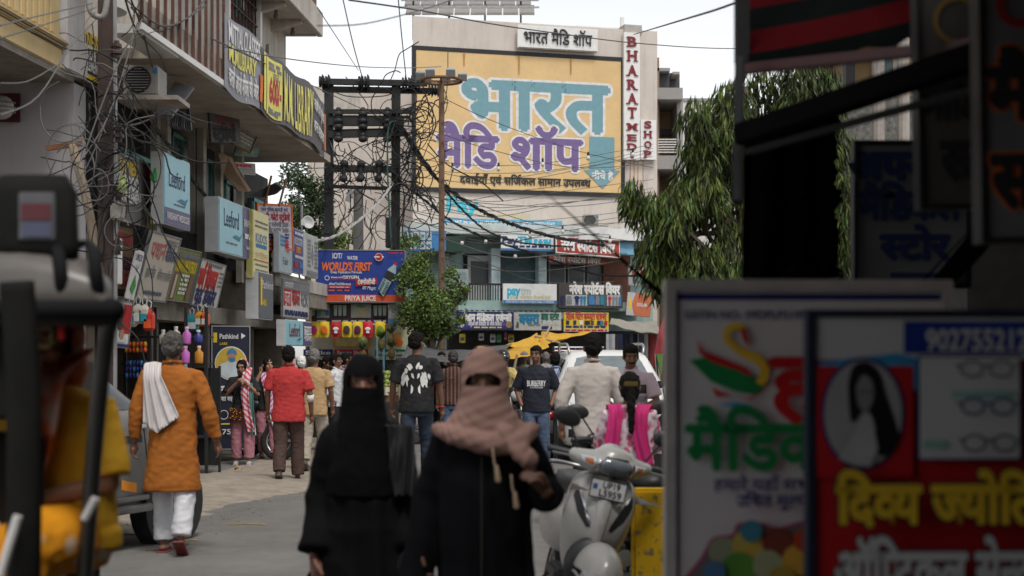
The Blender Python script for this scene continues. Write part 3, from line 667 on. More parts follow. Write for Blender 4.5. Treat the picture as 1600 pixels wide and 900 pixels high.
# ================================================================== SIGNS
W_ = white; navy = mat('navy', S(34, 40, 92), .6); redp = mat('red_print', S(176, 34, 40), .6); yelp = mat('yellow_print', S(222, 190, 40), .6); bluep = mat('blue_print', S(60, 118, 170), .6)
greenp = mat('green_print', S(70, 150, 60), .6); gtext = mat('grey_print', (.2, .2, .21), .7); orp = mat('orange_print', S(222, 110, 40), .6); cream = mat('cream_board', (.5, .45, .37), .75, var=.06, streak=.2, scol=(.3, .26, .2))
def qsign(name, label, bl, br, tl, Y0, Y1, d, m, **kw):
    O = P(*bl, Y0); Rv = P(*br, Y1) - O; U = P(*tl, Y0) - O
    w = Rv.length; r = Rv.normalized(); h = (U - r * U.dot(r)).length
    return Sign(name, label, O, Rv, U, w, h, d, m, **kw)
def lsign(name, label, x0, x1, yt, yb, u, d, m, **kw):          # upright board along the left frontage; yt, yb at its near end
    Y0, Y1 = sY(x0, u), sY(x1, u); O = Lp(Y0, u, PZ(yb, Y0)); Rv = Lp(Y1, u, PZ(yb, Y0)) - O
    return Sign(name, label, O, Rv, (0, 0, 1), Rv.length, PZ(yt, Y0) - PZ(yb, Y0), d, m, **kw)
def fsign(name, label, x0, x1, yt, yb, off, m, d=.08, tilt=0.0, dz=0.0, **kw):
    a, c = fl(x0, yb, off), fl(x1, yb, off); w = c.x - a.x; Rv = FD * w + V((0, 0, dz))
    return Sign(name, label, FP(x0, yb, off), Rv, V((0, 0, 1)) + FN * tilt, w, fl(x0, yt, off).z - a.z, d, m, **kw)

# library banner along the balcony: cloth that bellies a little
bg_ = mat('banner_grey', S(146, 146, 152), .75, var=.05); bdk = mat('banner_dark', S(98, 95, 97), .7, var=.06); ylb = mat('banner_yellow', S(226, 216, 112), .7)
def belly(a, b, c): return lambda p: (p[0], p[1] + a * math.sin(p[0] * 1.7) - .04 * math.sin(p[0] * 3.1 + p[1]), p[2] + b * math.sin(p[0] * c) * math.sin(p[1] * 3))
Y0, Y1 = sY(352, 1.24), sY(407, 1.24)
sg = Sign('library_banner', 'grey cloth banner reading MITTAL CLASSES and M.M.LIBRARY tied to the balcony rail', Lp(Y0, 1.24, 4.98), Lp(Y1, 1.24, 0) - Lp(Y0, 1.24, 0), (0, 0, 1), Lp(Y1, 0, 0).y - Y0, .98, .01, bg_, cat='banner', fn=belly(-.03, .02, 4))
sg.text('MITTAL CLASSES', .5, .80, .24, W_, w=sg.w * .9, off=.02); sg.text('M.M.LIBRARY', .45, .52, .2, ylb, w=sg.w * .8, off=.03); sg.text('चलो आओ मंज़िल की ओर', .47, .2, .2, W_, w=sg.w * .84, off=.03)
sg.rect(.93, .1, 1, .5, orp, 'printed_picture')
Y0, Y1 = sY(408, 1.26), sY(507, 1.26)
sg = Sign('long_library_banner', 'long dark banner with tall yellow M.M. LIBRARY letters along the balcony edge', Lp(Y0, 1.26, 5.0), Lp(Y1, 1.26, 0) - Lp(Y0, 1.26, 0), (0, 0, 1), Lp(Y1, 0, 0).y - Y0, .92, .01, bdk, cat='banner', fn=belly(-.04, .02, 2.2))
sg.rect(.055, .05, .27, .93, ylb, 'yellow_poster'); sg.text('600/-', .165, .45, .3, redp, w=sg.w * .17, off=.05); sg.lines(.075, .25, (.85, .78, .15, .1), .05, gtext, seed=4); sg.text('मात्र', .165, .68, .1, gtext, w=sg.w * .08)
sg.rect(.015, .05, .04, .95, ylb, 'yellow_edge')
sg.text('M.M. LIBRARY', .525, .45, .66, ylb, w=sg.w * .46, off=.02); sg.text('लाइब्रेरी की सुविधा', .86, .68, .16, W_, w=sg.w * .19, off=.03); sg.text('शान्त वातावरण', .86, .3, .16, W_, w=sg.w * .19, off=.03)
sg.rect(.965, .12, .992, .8, orp, 'printed_picture')

# medical light boxes
sky1 = mat('lightbox_blue', S(150, 200, 212), .4, var=.08, scale=1.2); pur = mat('lightbox_purple', S(92, 84, 122), .45); teb = mat('swoosh_teal', S(40, 126, 150), .5)
sg = lsign('medical_lightbox', 'tall blue and purple lit shop box on the left wall above the panels', 257, 297, 238, 348, .55, .16, sky1, side=lgrey, cat='sign')
sg.rect(0, 0, 1, .235, pur); sg.text('Leeford', .47, .66, .2, navy, w=sg.w * .62, off=.0); sg.poly([(.48, .37), (.62, .42), (.78, .4), (.9, .46), (.8, .33), (.62, .36)], teb, 'swoosh'); sg.lines(.35, .78, (.31,), .02, gtext, seed=3); sg.text('PARISHANT MEDICOSE', .5, .12, .08, W_, w=sg.w * .86, off=.02)
sg = lsign('wide_medical_lightbox', 'wide blue and purple shop box second along the left wall', 343, 396, 308, 392, .55, .2, sky1, side=lgrey)
sg.rect(.66, 0, 1, 1, pur); sg.text('Leeford', .33, .66, .24, navy, w=sg.w * .42, off=.0); sg.poly([(.36, .33), (.45, .39), (.56, .36), (.63, .43), (.56, .28), (.45, .31)], teb, 'swoosh'); sg.lines(.18, .5, (.2,), .025, gtext, seed=3)
sg.text('ISHIKA PHARMA', .83, .68, .1, W_, w=sg.w * .3, off=.02); sg.lines(.7, .97, (.45, .4), .04, W_, seed=6); sg.text('Thanabhawan', .83, .2, .05, W_, w=sg.w * .2)
yb = mat('lightbox_yellow', S(222, 214, 158), .5, var=.05)
sg = lsign('yellow_lightbox', 'pale yellow shop box with blue lettering right of the wide blue box', 396, 420, 328, 433, .62, .1, yb, side=mat('yellow_casing', S(200, 192, 120), .6))
sg.text('KUDOS', .5, .6, .13, bluep, w=sg.w * .72, off=.02); sg.rect(.15, .46, .85, .52, bluep); sg.lines(.1, .9, (.85, .78, .2, .12), .03, gtext, seed=9); sg.rect(0, .26, 1, .275, redp); sg.text('प्रेम मैडिकल', .5, .34, .08, mat('faded_orange', (.65, .4, .2)), w=sg.w * .8)
gb = mat('grey_board', S(112, 108, 106), .6, var=.06)
sg = lsign('supplement_board', 'grey brown food supplement board behind the wires of dark pole', 172, 240, 235, 338, .25, .06, gb, cat='sign', edge=(.02, greym))
sg.text('FITNESS', .42, .84, .14, yelp, w=sg.w * .42, off=.03); sg.text('FOOD', .47, .6, .15, W_, w=sg.w * .33, off=.04); sg.text('SUPPLEMENT', .47, .38, .12, W_, w=sg.w * .5, off=.03); sg.rect(.82, 0, 1, .17, yelp); sg.rect(.02, .2, .3, .75, mat('dull_cream', (.42, .4, .32))); sg.rect(.76, .8, .97, .92, redp); sg.rect(.8, .3, .95, .7, mat('print_brown', (.1, .07, .06)))
sg = lsign('dark_fitness_board', 'dark shop board with yellow heading high behind the dark pole', 122, 156, 40, 115, .3, .05, mat('board_black', (.05, .05, .06), .6), cat='sign')
sg.text('FITNESS', .5, .82, .15, yelp, w=sg.w * .8, off=.03); sg.text('FOOD &', .5, .57, .14, W_, w=sg.w * .6, off=.03); sg.text('SUPPLEMENT', .5, .3, .12, W_, w=sg.w * .9, off=.03); sg.rect(0, 0, 1, .1, yelp)
# tilted panels over the general store
sg = qsign('pradhan_panel', 'tilted cream panel with red and blue Hindi lettering over the store', (212, 465), (258, 471), (238, 362), 17.3, 18.46, .03, cream, edge=(.02, greym))
sg.text('प्रधान', .36, .74, .2, mat('dull_red', S(170, 98, 92)), w=sg.w * .48, off=.03); sg.text('मैडिकोज', .8, .7, .14, mat('dull_blue', S(84, 92, 120)), w=sg.w * .36, off=.03); sg.text('होल सेल', .27, .4, .11, gtext, w=sg.w * .3, off=.03); sg.text('केमिस्ट एन्ड ड्रगिस्ट', .74, .38, .1, gtext, w=sg.w * .46, off=.02); sg.lines(.2, .8, (.1,), .05, mat('dull_blue'  , (0, 0, 0)), seed=1); sg.lines(.55, .95, (.93, .88), .03, gtext, seed=2)
sg = qsign('green_panel', 'tilted green kitchen wear panel with yellow heading in the middle of the row', (259, 468), (294, 472), (281, 387), 18.5, 19.5, .03, mat('panel_green', S(120, 136, 60), .6), edge=(.012, greym))
sg.rect(0, .78, 1, .95, mat('olive_grey', S(120, 120, 96))); sg.text('URBAN HOME INTERIOR', .5, .67, .14, yelp, w=sg.w * .92, off=.03); sg.rect(.0, .03, .28, .55, mat('print_wood', (.2, .11, .06))); sg.rect(.76, .03, .95, .55, mat('print_wood', (.2, .11, .06))); sg.lines(.38, .72, (.5, .42, .33, .24, .16), .035, W_, seed=5); sg.rect(.1, .05, .2, .5, cream); sg.lines(.05, .95, (.87,), .05, gtext, seed=7)
sg = qsign('hardware_panel', 'tilted white panel with big red Hindi word at the right of the row', (299, 475), (338, 482), (315, 404), 19.6, 21.0, .03, mat('panel_white', S(196, 192, 186), .6, var=.05), edge=(.012, greym))
sg.text('गर्ग किचन', .4, .58, .26, redp, w=sg.w * .72, off=.05, outline=orp); sg.text('वुड डेकोर', .45, .2, .2, navy, w=sg.w * .8, off=.04); sg.lines(.82, .98, (.8, .7, .6, .5), .03, gtext, seed=8); sg.lines(.3, .85, (.93,), .04, gtext, seed=3)
sg = qsign('white_banner', 'narrow white banner with green print beside the cream panel', (196, 466), (209, 470), (213, 388), 16.7, 17.1, .02, W_)
sg.text('UREX', .5, .85, .07, navy, w=sg.w * .8); sg.poly([(.2, .2), (.5, .5), (.8, .3), (.6, .1)], greenp); sg.poly([(.3, .72), (.5, .55), (.75, .78), (.5, .62)], gtext)
sg = lsign('red_blue_board', 'brown board with rows of red and blue words behind the dark pole', 178, 208, 350, 450, .12, .03, mat('tan_board', (.3, .2, .09), .7), cat='sign')
for y, mt in ((.8, redp), (.42, navy), (.16, redp)): sg.rect(.0, y - .1, .95, y + .1, mt)
for y, t in ((.8, 'FINANCE'), (.42, 'LOAN'), (.16, 'EMI')): sg.text(t, .5, y, .14, mat('dull_red', (0, 0, 0)), w=sg.w * .7)
# further signs at the far end of the left row
sg = qsign('studio_board', 'orange framed white board of red and black Hindi prices with red arrow', (405, 389), (457, 389), (405, 320), 24.0, 24.9, .03, mat('board_lilac', S(196, 190, 200), .6), edge=(.03, orp))
sg.text('पवन मलिक-बहावड़ी वाले', .5, .9, .06, navy, w=sg.w * .8, off=.02); sg.text('एस.वी. फोटो स्टूडियो', .5, .73, .1, redp, w=sg.w * .9, off=.04); sg.text('नई सीट ग्लोस्सी 200/-', .5, .56, .07, gtext, w=sg.w * .84, off=.03); sg.text('एक सीट NTR 240/-', .5, .43, .07, gtext, w=sg.w * .84, off=.03); sg.lines(.1, .9, (.33, .26), .035, navy, seed=2)
sg.text('9045274545', .5, .17, .065, redp, w=sg.w * .75, off=.03); sg.poly([(.18, .04), (.7, .04), (.76, .01), (.9, .02), (.84, .065), (.9, .11), (.76, .12), (.7, .09), (.18, .09), (.18, .12), (.06, .065), (.18, .01)], redp, 'arrow')
for i, (x0, x1, yt, yb_, mt, lb) in enumerate(((436, 456, 362, 424, mat('pale_blue_board', S(170, 184, 190)), 'pale blue grey shop box below the orange framed board'), (458, 474, 356, 424, mat('mid_blue_board', S(86, 96, 146)), 'blue and red poster board next to the pale blue box'), (479, 497, 365, 430, mat('grey_white_board', S(168, 170, 168)), 'grey printed board with diamond emblem beside the blue juice sign'))):
    sg = lsign('wall_board', lb, x0, x1, yt, yb_, .5, .08, mt, side=lgrey)
    if i == 0: sg.lines(.1, .9, (.9, .8, .7), .05, bluep, seed=3); sg.text('Fair', .5, .3, .12, gtext, w=sg.w * .4)
    if i == 1: sg.text('LIVE DOCTOR', .5, .72, .12, W_, w=sg.w * .8, off=.02); sg.rect(.2, .45, .8, .6, redp); sg.text('OPD', .5, .52, .1, yelp, w=sg.w * .4); sg.rect(.1, .1, .45, .25, redp); sg.rect(.55, .1, .9, .25, bluep); sg.lines(.1, .9, (.9, .36), .05, W_, seed=9)
    if i == 2: sg.poly([(.5, .25), (.62, .52), (.5, .8), (.38, .52)], gtext, 'emblem'); sg.lines(.08, .34, (.85, .75, .65, .55, .45, .35, .25), .05, gtext, seed=2); sg.lines(.68, .95, (.85, .75, .65, .55, .45, .35, .25), .05, gtext, seed=3); sg.rect(.05, .04, .95, .13, gtext)
sg = lsign('path_lab_box', 'dark grey vertical lab box with white and yellow lettering above the lab poster', 405, 427, 425, 497, .7, .2, mat('box_dark', S(96, 98, 104), .5), side=lgrey)
sg.text('Pathkind', .58, .75, .12, W_, w=sg.w * .78, off=.0); sg.text('LABS', .3, .35, .09, yelp, w=sg.w * .4); sg.rect(.06, .3, .18, .9, yelp)
sg = lsign('medical_store_sign', 'white hanging panel with red block and dark Hindi lettering over the row end', 442, 482, 436, 494, .55, .03, MATS['panel_white'], edge=(.015, greym))
sg.rect(.03, .3, .3, .75, redp); sg.text('पूजा', .16, .52, .22, W_, w=sg.w * .22); sg.text('मैडिकल', .48, .55, .26, redp, w=sg.w * .3, off=.03); sg.text('स्टोर', .82, .55, .26, gtext, w=sg.w * .28, off=.03); sg.rect(.0, .76, 1, .98, gtext); sg.lines(.05, .95, (.15, .08), .05, navy, seed=2); sg.text('दवाईयाँ', .2, .87, .08, W_, w=sg.w * .3)
sg = lsign('small_medical_box', 'small low pale blue and purple box near the banana shake stall', 447, 487, 500, 539, .75, .15, sky1, side=lgrey)
sg.rect(.64, 0, 1, 1, pur); sg.text('Leeford', .32, .6, .2, mat('dark_red_print', S(120, 60, 70)), w=sg.w * .4); sg.text('कृष्णा', .82, .65, .14, W_, w=sg.w * .3, off=.02); sg.text('मैडिकल', .82, .35, .14, W_, w=sg.w * .3, off=.02); sg.poly([(.36, .2), (.48, .3), (.58, .32), (.5, .2)], teb, 'swoosh')
sg = qsign('studio_signboard', 'dark faded board with red Hindi word under the balcony slab', (330, 222), (377, 224), (330, 175), 20.0, 20.6, .04, mat('faded_slate', (.1, .1, .1), .8, grime=.4))
sg.text('आरती', .5, .72, .18, mat('faded_red', (.16, .05, .05)), w=sg.w * .7, off=.03); sg.text('स्टूडियो', .45, .28, .17, mat('faded_black', (.02, .02, .02)), w=sg.w * .75, off=.04)
sg = qsign('broken_hoarding', 'tilted worn hoarding hanging loose under the balcony slab', (364, 224), (390, 238), (384, 178), 21.5, 22.2, .03, mat('worn_print', (.17, .18, .16), .8, var=.4, scale=4), edge=(.02, rust))
sg.text('टूटा हुआ', .5, .65, .12, mat('ochre_print', (.35, .27, .1)), w=sg.w * .7, off=.03) if False else None
sg.lines(.15, .85, (.75, .66), .06, mat('ochre_print', (.35, .27, .1)), seed=4); sg.lines(.1, .9, (.4, .3, .2), .03, cream, seed=5)
sg = qsign('teal_hoarding', 'small worn teal hoarding next to the loose one', (366, 243), (402, 246), (372, 228), 22.0, 22.8, .03, mat('worn_teal', (.12, .22, .2), .8, var=.3)); sg.lines(.1, .8, (.5,), .05, mat('ochre_print', (0, 0, 0)), seed=5)
sg = qsign('grey_hindi_board', 'small weathered white board with faded Hindi under the tin awning', (366, 272), (400, 274), (366, 253), 22.6, 23.3, .03, mat('weathered_white', (.42, .41, .39), .8, grime=.4)); sg.text('फोटोस्टेट', .55, .3, .08, gtext, w=sg.w * .7); sg.lines(.1, .8, (.75,), .05, redp, seed=6)
sg = qsign('cross_board', 'dark board with vertical CROSS lettering behind the slanted pole', (108, 425), (131, 425), (108, 345), 15.4, 15.8, .03, mat('board_dark_grey', (.16, .16, .17), .7))
mb = MB(); textmesh(mb, 'CROS', 0, 0, .12, .5, .004, .02); me = mb.mesh(); me.transform(Matrix.Translation((sg.w * .5, sg.h * .55, 0)) @ Matrix.Rotation(R(-90), 4, 'Z')); link('lettering', me, blk, sg.root)
# pathology poster at street level
sg = qsign('lab_poster', 'dark blue lab poster showing a masked technician behind the scarfed girl', (331, 702), (389, 700), (331, 510), 20.9, 21.2, .05, mat('poster_navy', S(26, 30, 52), .5), cat='poster', edge=(.015, greym))
sg.text('Pathkind', .45, .92, .065, W_, w=sg.w * .5, off=.02); sg.poly([(.78, .9), (.9, .925), (.78, .95)], W_, 'arrowhead'); sg.rect(.03, .87, .13, .95, yelp); sg.text('LABS', .3, .86, .035, yelp, w=sg.w * .2)
sg.disc(.5, .7, .25, W_); sg.disc(.5, .7, .236, mat('poster_yellow', S(196, 166, 60)))
sg.poly([(.14, .62), (.35, .58), (.65, .575), (.84, .62), (.8, .68), (.64, .71), (.5, .73), (.36, .71), (.2, .69)], mat('coat_white', S(190, 200, 204)), 'coat'); sg.disc(.52, .75, .06, mat('print_skin', S(170, 128, 104)), ry=.075); sg.poly([(.38, .77), (.41, .805), (.52, .825), (.63, .805), (.66, .77), (.52, .785)], bluep, 'cap'); sg.rect(.45, .715, .6, .745, bluep, 'mask')
sg.rect(0, .475, 1, .515, W_); sg.text('Authorised Collection Centre', .5, .495, .03, navy, w=sg.w * .9); sg.text('पैसा सही जाँच', .5, .41, .06, W_, w=sg.w * .7, off=.02); sg.ring(.3, .28, .07, .01, W_); sg.ring(.68, .28, .07, .01, W_); sg.rect(0, .2, 1, .21, yelp); sg.text('7569', .5, .14, .07, W_, w=sg.w * .5)
# vertical hanging poster of a politician-like portrait: plain portrait stand-in
sg = qsign('portrait_flex', 'hanging white and red flex with small portraits beside the diaper packs', (176, 541), (199, 543), (184, 470), 16.2, 16.6, .01, W_, edge=(.01, greym))
sg.rect(.45, .3, 1, .95, redp); sg.disc(.3, .72, .07, mat('print_dark', (.06, .04, .03))); sg.disc(.3, .5, .07, mat('print_dark', (0, 0, 0))); sg.poly([(.05, .1), (.2, .22), (.7, .22), (.85, .1)], mat('coat_white', (0, 0, 0))); sg.disc(.45, .28, .06, mat('print_skin', (0, 0, 0))); sg.rect(0, 0, 1, .07, navy)

# signs of the far shops
ptb = mat('paytm_navy', S(40, 60, 110)); ptc = mat('paytm_cyan', S(60, 172, 200)); fad = mat('faded_print', S(190, 196, 190)); fady = mat('faded_yellow_print', S(196, 188, 110))
sg = fsign('payment_board', 'upper white and blue payment board under the roof slab', 783, 865, 367, 391, 2.1, W_); sg.text('Pay', .17, .66, .2, ptb, w=.5, off=.05); sg.text('TM', .45, .66, .2, ptc, w=.45, off=.05); sg.rect(0, 0, 1, .14, bluep); sg.lines(.25, .95, (.28,), .06, navy, seed=3); sg.lines(.62, .95, (.7, .55), .07, ptc, seed=4)
sg = fsign('payment_hoarding', 'lower wide white payment board over the corrugated awning', 786, 870, 443, 474, 2.45, W_); sg.text('pay', .2, .64, .26, ptc, w=.42, off=.06); sg.text('tm', .42, .64, .22, fad, w=.33, off=.05); sg.text('अपना मोबाइल रीचार्ज यहाँ', .5, .3, .09, fady, w=1.3); sg.rect(0, 0, 1, .17, bluep); sg.text('KRITIK PROTECT STORE AUTH. POINT SHAMLI  M. 9997265547', .5, .085, .06, W_, w=1.5)
sgb = mat('sports_board', S(72, 66, 62), .7); sg = fsign('sports_board', 'dark brown sports wear board with white Hindi heading and printed tracksuits', 873, 973, 443, 481, 2.45, sgb)
sg.text('नरेश स्पोर्टस वियर', .56, .76, .25, W_, w=1.6, off=.06); sg.rect(.11, .1, .44, .54, mat('pale_print', S(176, 180, 182))); sg.rect(.45, .1, .74, .54, mat('slate_print', S(70, 90, 104))); sg.rect(.75, .1, .97, .54, mat('pale_print', (0, 0, 0)))
def suit(sg, x, w, mt, kind):
    if kind: sg.poly([(x - w * .35, .5), (x + w * .35, .5), (x + w * .5, .3), (x + w * .42, .14), (x - w * .42, .14), (x - w * .5, .3)], mt, 'printed_jacket')
    else: sg.poly([(x - w * .5, .42), (x - w * .2, .5), (x + w * .2, .5), (x + w * .5, .42), (x + w * .28, .36), (x + w * .22, .12), (x + w * .05, .12), (x, .28), (x - w * .05, .12), (x - w * .22, .12), (x - w * .28, .36)], mt, 'printed_suit')
for x, w_, mt, k in ((.16, .09, gtext, 1), (.28, .1, navy, 0), (.35, .06, bluep, 0), (.4, .06, teb, 0), (.51, .1, bluep, 1), (.6, .07, gtext, 1), (.67, .06, teb, 1), (.79, .06, redp, 0), (.85, .06, gtext, 0), (.9, .05, gtext, 0), (.95, .04, bluep, 1), (.055, .08, navy, 0)): suit(sg, x, w_, mt, k)
sg = fsign('red_sports_board', 'tilted red board with white Hindi lettering above the window row', 870, 968, 368, 394, 2.5, mat('board_red', S(150, 52, 42), .7), tilt=-.25, dz=-.12, edge=(.02, W_)); sg.text('नरेश स्पोर्टस वियर', .5, .5, .3, W_, w=1.7, off=.05)
sg = fsign('low_red_board', 'low narrow brick red board under the tilted red one', 858, 945, 399, 410, 2.2, mat('board_brick', S(130, 60, 46), .7), dz=-.05); sg.text('नरेश स्पोर्टस वियर', .5, .5, .16, fad, w=1.5, off=.03)
sg = fsign('blank_board', 'plain light blue tilted panel right of the red board', 970, 991, 372, 398, 2.4, mat('panel_sky', S(104, 150, 172)), tilt=-.25)
sg = fsign('chauhan_board', 'navy medical agency board with white Hindi heading over the shop', 714, 801, 488, 514, 3.15, mat('board_navy', S(48, 42, 96), .6), edge=(.02, navy)); sg.text('चौहान मैडिकल एजेन्सी', .53, .68, .2, W_, w=1.5, off=.06); sg.rect(.15, .2, .86, .42, mat('mid_violet', S(84, 74, 140))); sg.text('पशुओं की दवाइयों के थोक विक्रेता', .5, .31, .1, W_, w=1.0, off=.02); sg.disc(.07, .28, .1, mat('pale_print', (0, 0, 0))); sg.disc(.93, .28, .1, mat('ochre2', S(140, 120, 80))); sg.lines(.3, .8, (.1,), .04, fady, seed=5)
sg = fsign('bookshop_board', 'white bookshop board with blue and green Hindi words', 803, 877, 488, 516, 3.1, mat('board_offwhite', S(184, 178, 168), .7)); sg.text('बसरा', .32, .62, .28, mat('dark_cyan', S(40, 120, 150)), w=.6, off=.07); sg.text('बुक स्टोर', .76, .74, .2, mat('dark_green', S(30, 96, 76)), w=.55, off=.06); sg.rect(.58, .06, .8, .24, navy); sg.lines(.3, .55, (.3,), .06, gtext, seed=2); sg.lines(.6, .95, (.5, .4), .07, fad, seed=3); sg.poly([(.04, .15), (.1, .15), (.1, .4), (.06, .5)], MATS['dark_green'])
sg = fsign('printing_board', 'yellow printing and computer stationery board with red Hindi heading', 881, 951, 488, 518, 3.1, mat('board_yellow', S(214, 184, 50), .6)); sg.text('रितिक प्रिंटिंग कम्प्यूटर स्टेशनरी', .5, .78, .17, redp, w=1.25, off=.05); sg.lines(.02, .98, (.94,), .04, gtext, seed=1); sg.lines(.04, .96, (.25,), .06, navy, seed=2); sg.rect(0, 0, 1, .14, mat('pale_print', (0, 0, 0))); sg.lines(.03, .97, (.07,), .05, redp, seed=5)
for x, mt in ((.08, blk), (.24, navy), (.38, W_), (.49, blk), (.54, blk), (.63, mat('brown_prt', (.12, .06, .04))), (.77, navy), (.84, bluep), (.93, redp)): sg.rect(x - .035, .36, x + .035, .58, mt, 'printed_device')
sg = fsign('orange_board', 'orange sanitary ware board tilted at right end of the teal row', 978, 1016, 456, 492, 2.6, mat('board_orange', S(190, 108, 76), .6), dz=-.07); sg.poly([(0, 0), (.32, 0), (.2, .5), (.32, 1), (0, 1)], MATS['pale_print'], 'printed_panel'); sg.text('DOLLAR', .62, .5, .09, W_, w=.33, off=.02); sg.rect(.08, .25, .18, .75, yelp)
sg = fsign('clothing_board', 'white and red clothing board above the orange one', 982, 1018, 413, 446, 2.5, mat('board_pale', S(160, 160, 158))); sg.rect(.15, .5, .95, .95, mat('board_red2', S(150, 70, 56))); sg.text('नरेश स्पोर्ट', .55, .72, .14, W_, w=.55, off=.03)
for k in range(5): sg.poly([(.2 + k * .15, .08), (.28 + k * .15, .08), (.3 + k * .15, .44), (.18 + k * .15, .44)], MATS['slate_print'], 'printed_suit')
sg = fsign('institute_board', 'grey institute board standing on the balcony by the leafy tree', 700, 732, 420, 461, 2.35, mat('board_mist', S(140, 148, 148))); 
for y, t in ((.82, 'SANSKAR'), (.64, 'INSTITUTE'), (.46, 'OF HOTEL'), (.3, 'MANAGEMENT')): sg.text(t, .5, y, .09, mat('faded_grey_blue', S(110, 130, 136)), w=.48, off=.03)
sg.rect(0, 0, 1, .16, blk)
sg = fsign('picture_board', 'blue edged board of small white pictures left of the rusty lamp pole', 634, 697, 360, 392, 2.5, bluep)
for i in range(4):
    for j in range(2):
        sg.rect(.04 + i * .155, .08 + j * .46, .17 + i * .155, .48 + j * .46, MATS['pale_print'], 'picture'); sg.disc(.105 + i * .155, .28 + j * .46, .05, teb)
sg = qsign('letter_board', 'small dark blue board with white capital letters right of the tree foot', (1026, 452), (1040, 452), (1026, 428), 24, 24.2, .04, mat('board_deep_blue', S(28, 34, 66))); sg.text('A', .5, .75, .09, W_, w=.08); sg.text('T', .5, .3, .09, W_, w=.08)
# ================================================================== POLES, WIRES, TREES
def smooth(pts, n=6):
    q = [pts[0]] + list(pts) + [pts[-1]]; out = []
    for i in range(1, len(q) - 2):
        a, b_, c, d = (V(x) for x in q[i - 1:i + 3])
        for k in range(n):
            t = k / n; out.append(0.5 * ((2 * b_) + (c - a) * t + (2 * a - 5 * b_ + 4 * c - d) * t * t + (3 * b_ - a - 3 * c + d) * t ** 3))
    out.append(V(q[-2])); return out
wireb = mat('black_cable', (.012, .012, .012), .6); wireg = mat('grey_cable', (.13, .125, .12), .6); wired = mat('dark_grey_cable', (.07, .068, .065), .6)
# rusty H-pole standing in front on the left
steel = mat('dark_pole_steel', (.055, .035, .03), .6, var=.3, scale=6, grime=.3)
p = empty('utility_pole', P(166, 552, 14.5) - V((0, 0, CZ)), 'dark brown steel utility pole loaded with cables at left', 'pole')
m = MB(); m.box((-.075, -.04, 0), (.075, -.03, 7)); m.box((-.075, .03, 0), (.075, .04, 7)); m.box((-.01, -.03, 0), (.01, .03, 7)); m.build('pole_shaft', steel, p)
m = MB(); m.bar((-.75, -.06, 6.1), (1.0, -.06, 6.1), .07); m.bar((.1, -.06, 5.35), (.95, -.06, 5.4), .05); m.build('cross_arm', steel, p)
ins = mat('brown_insulator', (.05, .03, .025), .3)
for x, z in ((.12, 4.6), (.14, 3.75), (.14, 3.15), (.13, 2.6)):
    m = MB()
    for dz, r in ((0, .035), (.04, .06), (.07, .035), (.11, .055), (.14, .03)): m.cyl((x, -.05, z + dz), (x, -.05, z + dz + .035), r, r * .9, 10)
    m.build('insulator', ins, p)
m = MB(); m.tube([(.1, -.05, 0.5), (.11, -.05, 3), (.1, -.05, 5.5)], .022, 6); m.build('conduit', greym, p)
m = MB(); m.box((.07, -.12, 2.95), (.2, 0, 3.12)); m.build('junction_box', mat('box_pale', (.35, .33, .3), .7), p, bevel=.02)
rr = random.Random(11)
def tangle(name, label, c, size, n, r, m_, seed, parent=None):
    rr = random.Random(seed); mb = MB(); c = V(c)
    for i in range(n):
        q = c + V((rr.gauss(0, size[0]), rr.gauss(0, size[1]), rr.gauss(0, size[2]))); pts = [q]; a = rr.uniform(0, 6.28); L = rr.uniform(.3, 1) * max(size) * 1.6
        if rr.random() < .45:
            R_ = rr.uniform(.25, .6) * max(size); 
            pts = [q + V((R_ * math.cos(a + t * .6), rr.uniform(-.02, .02), R_ * math.sin(a + t * .6) * 1.2)) for t in range(9)]
        else:
            d = V((math.cos(a), rr.uniform(-.3, .3), math.sin(a) * 1.4 - .3))
            for k in range(4): pts.append(pts[-1] + d * L * .3 + V((rr.uniform(-.2, .2), 0, rr.uniform(-.25, .2))) * L)
        mb.tube(smooth(pts, 3), r * rr.uniform(.6, 1.2), 4, False)
    o = mb.build(name, m_, parent); 
    if label: tag(o, label, 'cables', kind='stuff')
    return o
tangle('cable_tangle', 'mass of looped black cables hanging on the dark brown pole', P(185, 225, 14.3), (.11, .1, .55), 48, .007, wireb, 5)
tangle('cable_tangle', 'grey service wires fanning left of the dark brown pole', P(135, 240, 14.2), (.16, .1, .45), 20, .006, wireg, 6)
m = MB(); t0 = V(smooth([P(140, 10, 14.2), P(145, 0, 14.2)], 2)[0])
m.tube(smooth([P(136, -12, 14.0), P(141, 16, 14.0), P(152, 26, 14.0), P(163, 22, 14.0), P(169, -12, 14.0)], 8), .03, 8)
tag(m.build('coiled_hose', mat('dusty_grey_pipe', (.28, .27, .26), .8), smooth=True), 'thick dusty grey ribbed pipe looped at top of dark pole', 'pipe')
m = MB(); m.tube([P(113, 225, 14.9), P(133, 300, 14.7), P(152, 400, 14.5), P(160, 452, 14.4)], [.045, .048, .05, .05], 8)
tag(m.build('leaning_pole', bamboo, smooth=True), 'pale leaning wooden pole beside the dark brown steel pole', 'pole')
m = MB(); m.bar(P(72, 232, 14.9), P(128, 224, 14.9), .05); tag(m.build('wooden_arm', wood), 'short brown timber arm fixed across top of leaning pole', 'timber')

